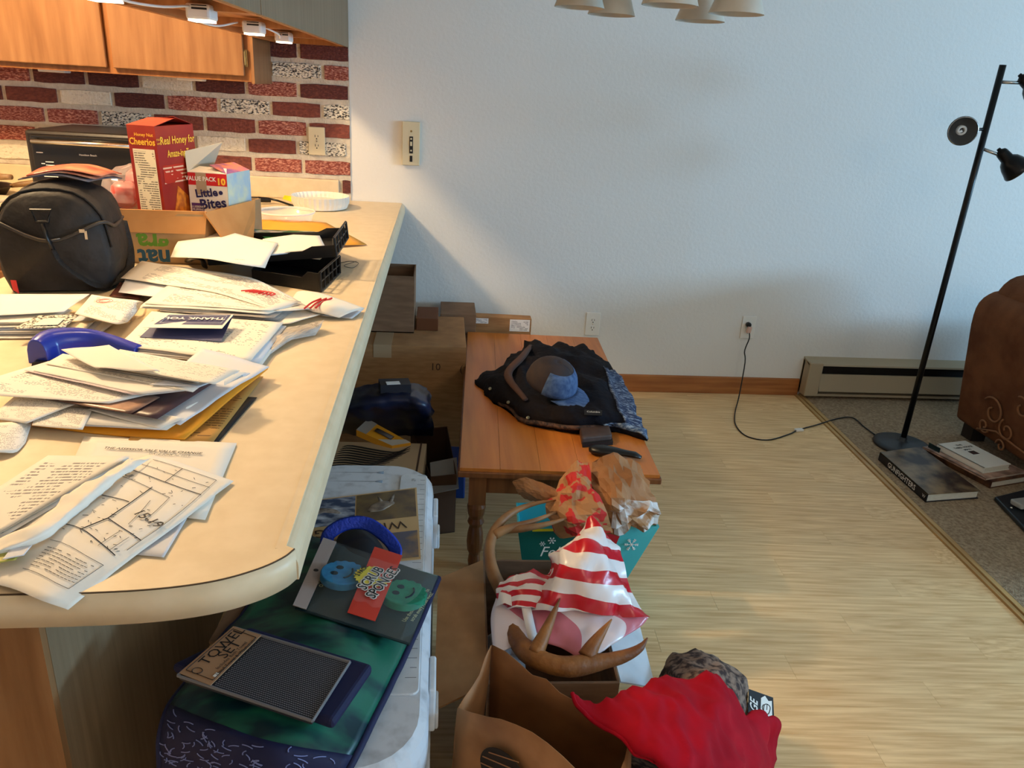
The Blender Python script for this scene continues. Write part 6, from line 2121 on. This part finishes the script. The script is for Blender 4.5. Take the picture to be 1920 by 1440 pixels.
tag(MB().hexa([(p[0], p[1], 0) for p in rect(.085, -1.04, .07, .16, -3)] + [(p[0], p[1], .14) for p in rect(.085, -1.04, .06, .14, -3)]).build('blue_box', M('royal_blue', (22, 62, 132), .5), bevel=.004), 'royal blue box on the floor left of the table leg', 'box')

# ================================================================ antler box, gift bag, paper bag
bx_ = thing('cardboard_box', (0.25, -2.17, 0), 'open cardboard box holding deer antlers beside the cooler', 'box')
bq = [(0.118, -2.385), (0.388, -2.388), (0.400, -1.955), (0.130, -1.950)]
mb = MB()
openbox(mb, bq, 0, .30)
mb.build('carton', m_card2, bx_)
MB().plate((0.118, -2.387, .300), (0.130, -1.955, .300), (0.01827,-2.02,0.292), (0.01131,-2.438,0.286), .004).build('flap', m_card, bx_)
MB().plate((0.390, -2.385, .300), (0.4845,-2.333,0.235), (0.5042,-2.063,0.235), (0.400, -1.96, .300), .004).build('flap', M('carton_white_side', (206, 212, 218), .6, (186, 194, 202), 10), bx_)
text('e', .001, (0, 0, 0), (1, 0, 0), (0, 1, 0), m_ink, bx_) if False else None

m_ant = M('antler', (150, 98, 48), .55, (108, 64, 30), 14, (1, 1, 1), 4, bump=.3, bscale=60)
m_ant2 = M('antler_pale', (160, 116, 72), .55, (112, 72, 40), 12, detail=4)
at = thing('deer_antler', (0.2977,-2.372,0.33), 'forked brown deer antler lying across the open cardboard box', 'antler')
mb = MB()
mb.tube(spline([(0.1729,-2.236,0.325), (0.1882,-2.313,0.338), (0.2208,-2.367,0.345), (0.2721,-2.389,0.345), (0.3335,-2.379,0.345), (0.3902,-2.369,0.35), (0.4289,-2.356,0.36), (0.4499,-2.338,0.372)], 34), [.020] * 6 + [.022, .023, .023, .022, .021, .020, .020, .020, .020, .021, .021, .021, .020, .019, .018, .016, .015, .0145, .014, .013, .012, .011, .010, .009, .008, .006, .0045, .003, .0015], 12)
mb.build('main_beam', m_ant, at, smooth=True)
for pts, r0 in (([(0.2135,-2.359,0.352), (0.2316,-2.333,0.372), (0.2556,-2.291,0.392), (0.275,-2.256,0.41)], .018), ([(0.3181,-2.37,0.352), (0.3326,-2.354,0.368), (0.355,-2.333,0.385), (0.3766,-2.313,0.4)], .019)):
    q = spline(pts, 12)
    MB().tube(q, [r0 * (1 - .92 * (i / 12) ** 1.2) for i in range(13)], 10).build('tine', m_ant, at, smooth=True)
at = thing('deer_antler', (0.1648,-1.929,0.3), 'curved pale antler rising behind the box towards the gift bag', 'antler')
q = spline([(0.17,-2.085,0.3), (0.1488,-2.052,0.33), (0.1397,-2.007,0.36), (0.1567,-1.946,0.385), (0.2006,-1.891,0.4), (0.2612,-1.861,0.41), (0.3215,-1.849,0.415)], 26)
MB().tube(q, [.017 * (1 - .88 * (i / 26) ** 1.6) for i in range(27)], 10).build('main_beam', m_ant2, at, smooth=True)
for pts, r0 in (([(0.1532,-1.962,0.38), (0.1922,-1.949,0.392), (0.2619,-1.924,0.4), (0.3671,-1.861,0.408)], .013), ([(0.1837,-1.943,0.385), (0.2326,-1.949,0.392), (0.3018,-1.933,0.398), (0.3685,-1.9,0.402)], .012)):
    q = spline(pts, 14)
    MB().tube(q, [r0 * (1 - .9 * (i / 14) ** 1.3) for i in range(15)], 10).build('tine', m_ant2, at, smooth=True)

rows = [[(0.1228,-2.199,0.262), (0.1474,-2.209,0.285), (0.1902,-2.209,0.27)], [(0.1205,-2.283,0.268), (0.1532,-2.292,0.29), (0.2007,-2.284,0.275)], [(0.1242,-2.332,0.255), (0.1566,-2.339,0.268), (0.2034,-2.322,0.262)]]
mb, _ = pillow(rows, 10, 10, (0, 0, -.05), .010, 20, 4, ridged=True)
tag(mb.build('plastic_wrap', M('grey_plastic_wrap', (176, 170, 172), .25, alpha=.75)), 'crumpled grey plastic wrap in the corner of the antler box', 'wrap')

# gift bag
m_teal = M('teal_gift_paper', (70, 186, 196), .35)
m_tgrn = M('green_gift_paper', (20, 92, 82), .35)
gb = thing('gift_bag', (0.42, -1.74, 0), 'turquoise holiday gift bag with snowflakes in front of the table', 'bag')
b4 = [(0.285, -1.80), (0.500, -1.80), (0.510, -1.68), (0.290, -1.68)]
t4 = [(0.232, -1.805), (0.632, -1.790), (0.625, -1.66), (0.240, -1.665)]
mb = MB()
openbox(mb, b4, 0.0, .30, slope=t4)
mb.build('paper_body', m_teal, gb)


def gf(u, z, e=.002):
    a = V((*b4[0], 0)).lerp(V((*t4[0], .30)), z / .30)
    b = V((*b4[1], 0)).lerp(V((*t4[1], .30)), z / .30)
    return a.lerp(b, u) + Vector((0, -e, 0))


def gquad(u0, u1, z0, z1, mat, nm, e=.002):
    g = MB()
    g.grid([[gf(u0, z0, e), gf(u0, z1, e)], [gf(u1, z0, e), gf(u1, z1, e)]])
    g.build(nm, mat, gb)


gquad(0, .62, 0, .30, m_tgrn, 'green_panel')
gquad(.62, .74, 0, .30, M('red_gift_stripe', (176, 24, 40), .4), 'red_stripe')
gquad(.10, .36, .292, .30, M('yellow_gift_trim', (222, 206, 40), .4), 'yellow_trim', .0025)


def flake(c, u, v, s, par):
    f = MB()
    for k in range(6):
        a = k * pi / 3
        d = u * cos(a) + v * sin(a)
        pd = u * -sin(a) + v * cos(a)
        f.tube([c, c + d * s], s * .06, 4)
        for r_ in (.5, .75):
            f.tube([c + d * s * r_, c + d * s * (r_ + .2) + pd * s * .2], s * .05, 4)
            f.tube([c + d * s * r_, c + d * s * (r_ + .2) - pd * s * .2], s * .05, 4)
    f.build('snowflake_print', m_inkw, par)


U_, V_ = Vector((1, 0, 0)), Vector((0, 0, 1))
flake(gf(.86, .245, .003), U_, V_, .020, gb)
flake(gf(.24, .262, .003), U_, V_, .011, gb)
flake(gf(.17, .252, .003), U_, V_, .008, gb)
text('Feliz', .045, gf(.26, .225, .0025), U_, V_, m_inkw, gb, shear=.3)
# crumpled kraft paper bags inside
m_kraft = M('kraft_paper', (174, 124, 80), .7, (150, 102, 62), 12, detail=4)
m_kwhite = M('white_sheen_plastic', (168, 122, 82), .4, (218, 220, 222), 11, (1, 1, 1), 4, .42, .50)  # kraft with highlights painted in as white patches, plus the white plastic piece
m_kred = M('kraft_red_print', (176, 126, 82), .7, (196, 40, 36), 26, (1, 1, 1), 2, .53, .56)
kp = thing('kraft_bag', (0.46, -1.73, 0.2), 'crumpled brown paper takeaway bag with red print in the gift bag', 'paper bag')
rows = [[(0.2205,-1.722,0.4), (0.2495,-1.756,0.43), (0.2904,-1.782,0.43), (0.3321,-1.801,0.42)], [(0.2271,-1.755,0.39), (0.2526,-1.803,0.42), (0.2858,-1.822,0.425), (0.3324,-1.83,0.42)], [(0.2591,-1.772,0.37), (0.2752,-1.812,0.39), (0.2961,-1.835,0.4), (0.3351,-1.843,0.4)]]
mb, _ = pillow(rows, 12, 14, (0, .03, -.03), .006, 24, 4, ridged=True)
mb.build('left_fold', m_kraft, kp, smooth=False)
rows = [[(0.3636,-1.785,0.47), (0.3841,-1.774,0.49), (0.4115,-1.772,0.48)], [(0.3257,-1.81,0.43), (0.3629,-1.853,0.47), (0.4168,-1.834,0.46)], [(0.3036,-1.843,0.4), (0.3515,-1.898,0.44), (0.4308,-1.883,0.44)], [(0.3077,-1.857,0.36), (0.358,-1.922,0.4), (0.4509,-1.908,0.4)], [(0.3333,-1.856,0.31), (0.3806,-1.903,0.34), (0.4754,-1.889,0.34)]]
mb, _ = pillow(rows, 13, 10, (0, .06, -.04), .016, 17, 6, ridged=True)
mb.build('middle_fold', m_kred, kp, smooth=False)
rows = [[(0.4535,-1.7,0.46), (0.4875,-1.719,0.49), (0.5388,-1.717,0.48), (0.5791,-1.735,0.45)], [(0.4253,-1.782,0.44), (0.469,-1.816,0.475), (0.5293,-1.811,0.465), (0.5768,-1.796,0.43)], [(0.4252,-1.83,0.41), (0.4662,-1.882,0.44), (0.5335,-1.872,0.43), (0.5889,-1.838,0.4)], [(0.4424,-1.842,0.36), (0.4766,-1.891,0.39), (0.5461,-1.874,0.38), (0.6142,-1.835,0.36)], [(0.4634,-1.826,0.3), (0.5,-1.852,0.32), (0.5679,-1.819,0.31), (0.6159,-1.784,0.3)]]
mb, Gk = pillow(rows, 14, 13, (0, .06, -.04), .022, 15, 9, ridged=True)
mb.build('right_fold', m_kraft, kp, smooth=False)
tpk = [[p + Vector((0.002, -.003, .003)) for p in r_[3:14]] for r_ in Gk[7:15]]  # overlay on the right fold: white plastic below, painted gleam in the middle
mb = MB()
mb.grid(tpk, .002)
mb.build('white_sheen_patch', m_kwhite, kp, smooth=False)

# red and white striped carrier bag


def Mstripe(name, c1, c2, freq, ang):
    m = bpy.data.materials.new(name)
    m.use_nodes = True
    N, L = m.node_tree.nodes, m.node_tree.links
    b = N['Principled BSDF']
    b.inputs['Roughness'].default_value = .28
    b.inputs['Transmission Weight'].default_value = 0.0
    b.inputs['Subsurface Weight'].default_value = 0.15
    b.inputs['Subsurface Radius'].default_value = (.01, .01, .01)
    tc = N.new('ShaderNodeTexCoord')
    mp = N.new('ShaderNodeMapping')
    mp.inputs['Rotation'].default_value = (0, 0, ang)
    L.new(tc.outputs['UV'], mp.inputs[0])
    sp = N.new('ShaderNodeSeparateXYZ')
    L.new(mp.outputs[0], sp.inputs[0])
    a = N.new('ShaderNodeMath')
    a.operation = 'MULTIPLY'
    a.inputs[1].default_value = freq
    L.new(sp.outputs[0], a.inputs[0])
    f = N.new('ShaderNodeMath')
    f.operation = 'FRACT'
    L.new(a.outputs[0], f.inputs[0])
    g = N.new('ShaderNodeMath')
    g.operation = 'GREATER_THAN'
    g.inputs[1].default_value = .54
    L.new(f.outputs[0], g.inputs[0])
    x = N.new('ShaderNodeMixRGB')
    x.inputs[1].default_value = lin(c1)
    x.inputs[2].default_value = lin(c2)
    L.new(g.outputs[0], x.inputs[0])
    L.new(x.outputs[0], b.inputs['Base Color'])
    return m


m_str = Mstripe('red_white_stripes', (232, 226, 226), (196, 22, 40), 3.4, .16)
m_str2 = Mstripe('red_white_stripes_inside', (226, 212, 214), (206, 120, 134), 1.6, 1.2)
sbg = thing('striped_bag', (0.3132,-2.203,0.33), 'red and white striped plastic carrier bag on the antler box', 'bag')
rows = [[(0.3341,-2.085,0.475), (0.3515,-2.09,0.495), (0.3738,-2.082,0.5), (0.3965,-2.082,0.485)],
        [(0.2877,-2.116,0.44), (0.3174,-2.155,0.48), (0.3573,-2.158,0.485), (0.4181,-2.111,0.44)],
        [(0.2677,-2.135,0.41), (0.2948,-2.212,0.46), (0.3524,-2.215,0.465), (0.4437,-2.135,0.41)],
        [(0.1828,-2.15,0.38), (0.2669,-2.225,0.42), (0.3424,-2.253,0.435), (0.4606,-2.185,0.38)],
        [(0.1441,-2.208,0.352), (0.2543,-2.257,0.378), (0.3444,-2.27,0.382), (0.4765,-2.246,0.345)]]
mb, Gs = pillow(rows, 34, 28, (0, .07, -.05), .026, 9, 5, (1.3, .8, .6), ridged=True, power=.5)
mb.build('upper_film', m_str, sbg, smooth=True)
rows = [[(0.1573,-2.14,0.37), (0.1893,-2.141,0.385), (0.2387,-2.13,0.395), (0.2655,-2.158,0.4)], [(0.1458,-2.175,0.36), (0.1845,-2.196,0.385), (0.2362,-2.204,0.395), (0.2713,-2.211,0.39)], [(0.1382,-2.209,0.35), (0.1819,-2.236,0.37), (0.2325,-2.245,0.38), (0.2731,-2.246,0.38)]]
mb, _ = pillow(rows, 14, 16, (0, .05, -.05), .010, 16, 3, ridged=True)
mb.build('left_film', m_str, sbg, smooth=True)
rows = [[(0.146,-2.178,0.352), (0.224,-2.22,0.375), (0.3268,-2.24,0.378), (0.3987,-2.242,0.365), (0.4821,-2.235,0.342)],
        [(0.1309,-2.239,0.345), (0.2208,-2.261,0.355), (0.3109,-2.277,0.357), (0.3938,-2.272,0.352), (0.4566,-2.262,0.338)],
        [(0.132,-2.341,0.335), (0.2005,-2.305,0.335), (0.2667,-2.317,0.335), (0.3213,-2.351,0.33), (0.3888,-2.306,0.332)]]
G = patch(rows, 16, 34, .004, 14, 8, ridged=True)
mb = MB()
mb.grid(G, .0008)
mb.build('open_mouth', m_str2, sbg, smooth=True)
MB().tube(spline([(0.2054,-2.228,0.378), (0.2102,-2.27,0.362), (0.2163,-2.309,0.345)], 10), .012, 6, flat=.1).build('handle_loop', M('white_film', (226, 220, 218), .35), sbg, smooth=True)

# open kraft grocery bag in the foreground
gbag = thing('grocery_bag', (0.22, -2.56, 0), 'torn brown paper grocery bag open at the lower picture edge', 'paper bag')
NL, NR, FR, FL = V((0.055, -2.495, 0)), V((0.300, -2.705, 0)), V((0.375, -2.545, 0)), V((0.120, -2.395, 0))
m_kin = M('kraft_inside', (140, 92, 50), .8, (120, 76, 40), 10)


def bagwall(a, b, tops, nm, mat, inward):
    """wall of a paper bag with a torn top edge"""
    k = len(tops) - 1
    G = []
    for i in range(k + 1):
        base = a.lerp(b, i / k)
        col_ = []
        for j in range(7):
            t = j / 6
            p = Vector((base.x, base.y, tops[i] * t))
            p += inward * (.006 * nz(base.x * 14, base.y * 14, p.z * 14 + 3) + .010 * sin(pi * t))
            col_.append(p)
        G.append(col_)
    mb = MB()
    mb.grid(G, .0015)
    return mb.build(nm, mat, gbag, smooth=True), G


w1, Gn = bagwall(NL, NR, [.347, .355, .366, .380, .388, .392, .388, .380, .372, .350, .335], 'near_wall', m_kraft, Vector((-.6, -.7, 0)))
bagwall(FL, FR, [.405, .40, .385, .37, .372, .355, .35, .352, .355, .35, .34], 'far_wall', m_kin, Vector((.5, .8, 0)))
bagwall(FL, NL, [.405, .395, .37, .36, .355, .345], 'side_wall', m_kwhite if False else m_kraft, Vector((-.8, .4, 0)))
bagwall(NR, FR, [.32, .33, .34, .335, .34, .345], 'side_wall', m_kraft, Vector((.8, -.4, 0)))
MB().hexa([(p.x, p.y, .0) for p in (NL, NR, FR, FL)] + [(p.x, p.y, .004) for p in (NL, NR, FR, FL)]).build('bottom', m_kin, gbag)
eu = (NR - NL).normalized()
ec = V((0.142, -2.580, 0.288)) + Vector((-.65, -.76, 0)) * .011
em_ = MB()
en = eu.cross(Vector((0, 0, 1)))
em_.lathe(ec, [(.050, 0), (.050, .0012)], 36, en)
eo = em_.build('round_emblem', M('emblem_dark', (34, 22, 16), .7), gbag)
ln_ = MB()
for k in range(-2, 3):
    h = .018 * k
    hw = math.sqrt(max(0, .048 ** 2 - h * h))
    p = ec + en * .0016 + Vector((0, 0, h))
    ln_.tube([p - eu * hw + Vector((0, 0, -.008)), p + eu * hw + Vector((0, 0, .012))], .0014, 4)
ln_.build('stripe_print', m_kraft, eo)

# ---- red shirt over camo jacket
m_red = M('red_cloth', (172, 4, 30), .85, (150, 3, 26), 10, spec=.2)
m_camo = M('camo_cloth', (136, 112, 96), .8, (50, 32, 28), 55, (1, 1, 1), 5, .42, .58)
cm = thing('camo_jacket', (0.71,-2.085,0), 'brown woodland camo garment heaped on the bamboo floor', 'clothing')
rows = [[(0.5379,-2.206,0.16), (0.559,-2.198,0.2), (0.6042,-2.193,0.21), (0.645,-2.17,0.2)], [(0.5155,-2.288,0.2), (0.5551,-2.295,0.25), (0.6235,-2.271,0.25), (0.6982,-2.241,0.2)], [(0.4998,-2.379,0.22), (0.5588,-2.388,0.27), (0.629,-2.355,0.26), (0.7248,-2.271,0.18)], [(0.5118,-2.411,0.15), (0.5616,-2.438,0.22), (0.641,-2.39,0.22), (0.7249,-2.299,0.14)]]
G = patch(rows, 24, 24, .010, 16, 3, ridged=True)
mb = MB()
mb.grid(G)
B = [[Vector((p.x, p.y, .002)) for p in r_] for r_ in G]
mb.grid(B[::-1])
nG = 25 * 25
ring = [(i, 0) for i in range(25)] + [(24, j) for j in range(1, 25)] + [(i, 24) for i in range(23, -1, -1)] + [(0, j) for j in range(23, 0, -1)]
for k in range(len(ring)):
    a, d = ring[k], ring[(k + 1) % len(ring)]
    mb.f.append((a[0] * 25 + a[1], nG + (24 - a[0]) * 25 + a[1], nG + (24 - d[0]) * 25 + d[1], d[0] * 25 + d[1]))
    mb.mi.append(0)
mb.build('cloth', m_camo, cm, smooth=True)
cf = patch([[(0.4603,-2.314,0.05), (0.5119,-2.374,0.05)], [(0.4279,-2.403,0.1), (0.4588,-2.475,0.12)], [(0.4527,-2.387,0.02), (0.4836,-2.428,0.02)]], 8, 8, .006, 20, 2)
mb = MB()
mb.grid(cf, .01)
mb.build('sleeve', m_camo, cm, smooth=True)
hang = thing('hang_tag', (0.7634,-2.274,0.12), 'black and white clothing hang tag with buck logo on the camo garment', 'tag')
hq = [V((0.6989,-2.346,0.165)), V((0.7675,-2.343,0.13)), V((0.7962,-2.263,0.135)), V((0.7287,-2.272,0.17))]
hpt = lambda u, v, e=.0012: (hq[0].lerp(hq[1], u)).lerp(hq[3].lerp(hq[2], u), v) + Vector((0, 0, e))
MB().plate(*hq, .0016).build('tag_card', m_ink, hang)
MB().poly_plate([hpt(.46, .12), hpt(.92, .12), hpt(.94, .85), hpt(.80, .80), hpt(.66, .95), hpt(.50, .82)], .0006).build('white_panel', m_inkw, hang)
hu, hv = hpt(.2, 1) - hpt(.2, 0), hpt(0, .5) - hpt(.5, .5)
text('GE', .030, hpt(.22, .45, .0016), hu, hv, m_inkw, hang, bold=.0006)
lg_ = MB()
lg_.tube(spline([hpt(.58, .30, .002), hpt(.62, .58, .002), hpt(.74, .66, .002), hpt(.86, .58, .002), hpt(.80, .36, .002), hpt(.70, .28, .002)], 20), .0010, 5)
lg_.tube(spline([hpt(.60, .60, .002), hpt(.54, .50, .002), hpt(.56, .40, .002)], 6), .0008, 5)
lg_.tube([hpt(.74, .66, .002), hpt(.72, .45, .002)], .0008, 5)
lg_.build('buck_logo', m_ink, hang)

sh = thing('red_shirt', (0.6332,-2.24,0), 'crumpled bright red shirt draped over paper bag and camo garment', 'shirt')
rows = [[(0.263,-2.506,0.385), (0.3196,-2.518,0.375), (0.387,-2.473,0.36), (0.4606,-2.423,0.34), (0.5891,-2.374,0.31), (0.6135,-2.397,0.28), (0.6793,-2.375,0.2)],
        [(0.2709,-2.536,0.385), (0.3309,-2.554,0.385), (0.4002,-2.534,0.38), (0.4704,-2.507,0.365), (0.5634,-2.463,0.33), (0.6553,-2.421,0.25), (0.7644,-2.341,0.15)],
        [(0.3113,-2.582,0.38), (0.3624,-2.606,0.385), (0.4226,-2.597,0.38), (0.4882,-2.567,0.36), (0.5653,-2.523,0.32), (0.6668,-2.452,0.22), (0.769,-2.368,0.1)],
        [(0.3608,-2.621,0.37), (0.4025,-2.654,0.375), (0.4601,-2.64,0.36), (0.5196,-2.605,0.33), (0.5893,-2.561,0.28), (0.6757,-2.481,0.18), (0.77,-2.382,0.05)],
        [(0.4038,-2.657,0.36), (0.4466,-2.678,0.34), (0.4994,-2.659,0.31), (0.5563,-2.627,0.27), (0.6133,-2.571,0.21), (0.6859,-2.489,0.12), (0.7622,-2.397,0.012)]]
G = patch(rows, 48, 60, .017, 8, 6, (1.6, .7, 1), True)
for r_ in G:
    for p in r_:
        p.z = max(p.z, .008)
mb = MB()
mb.grid(G, .004)
mb.build('cloth', m_red, sh, smooth=True)
hm = [G[i][0] for i in range(0, 49)]
MB().tube(hm, .004, 6).build('hem', m_red, sh, smooth=True)
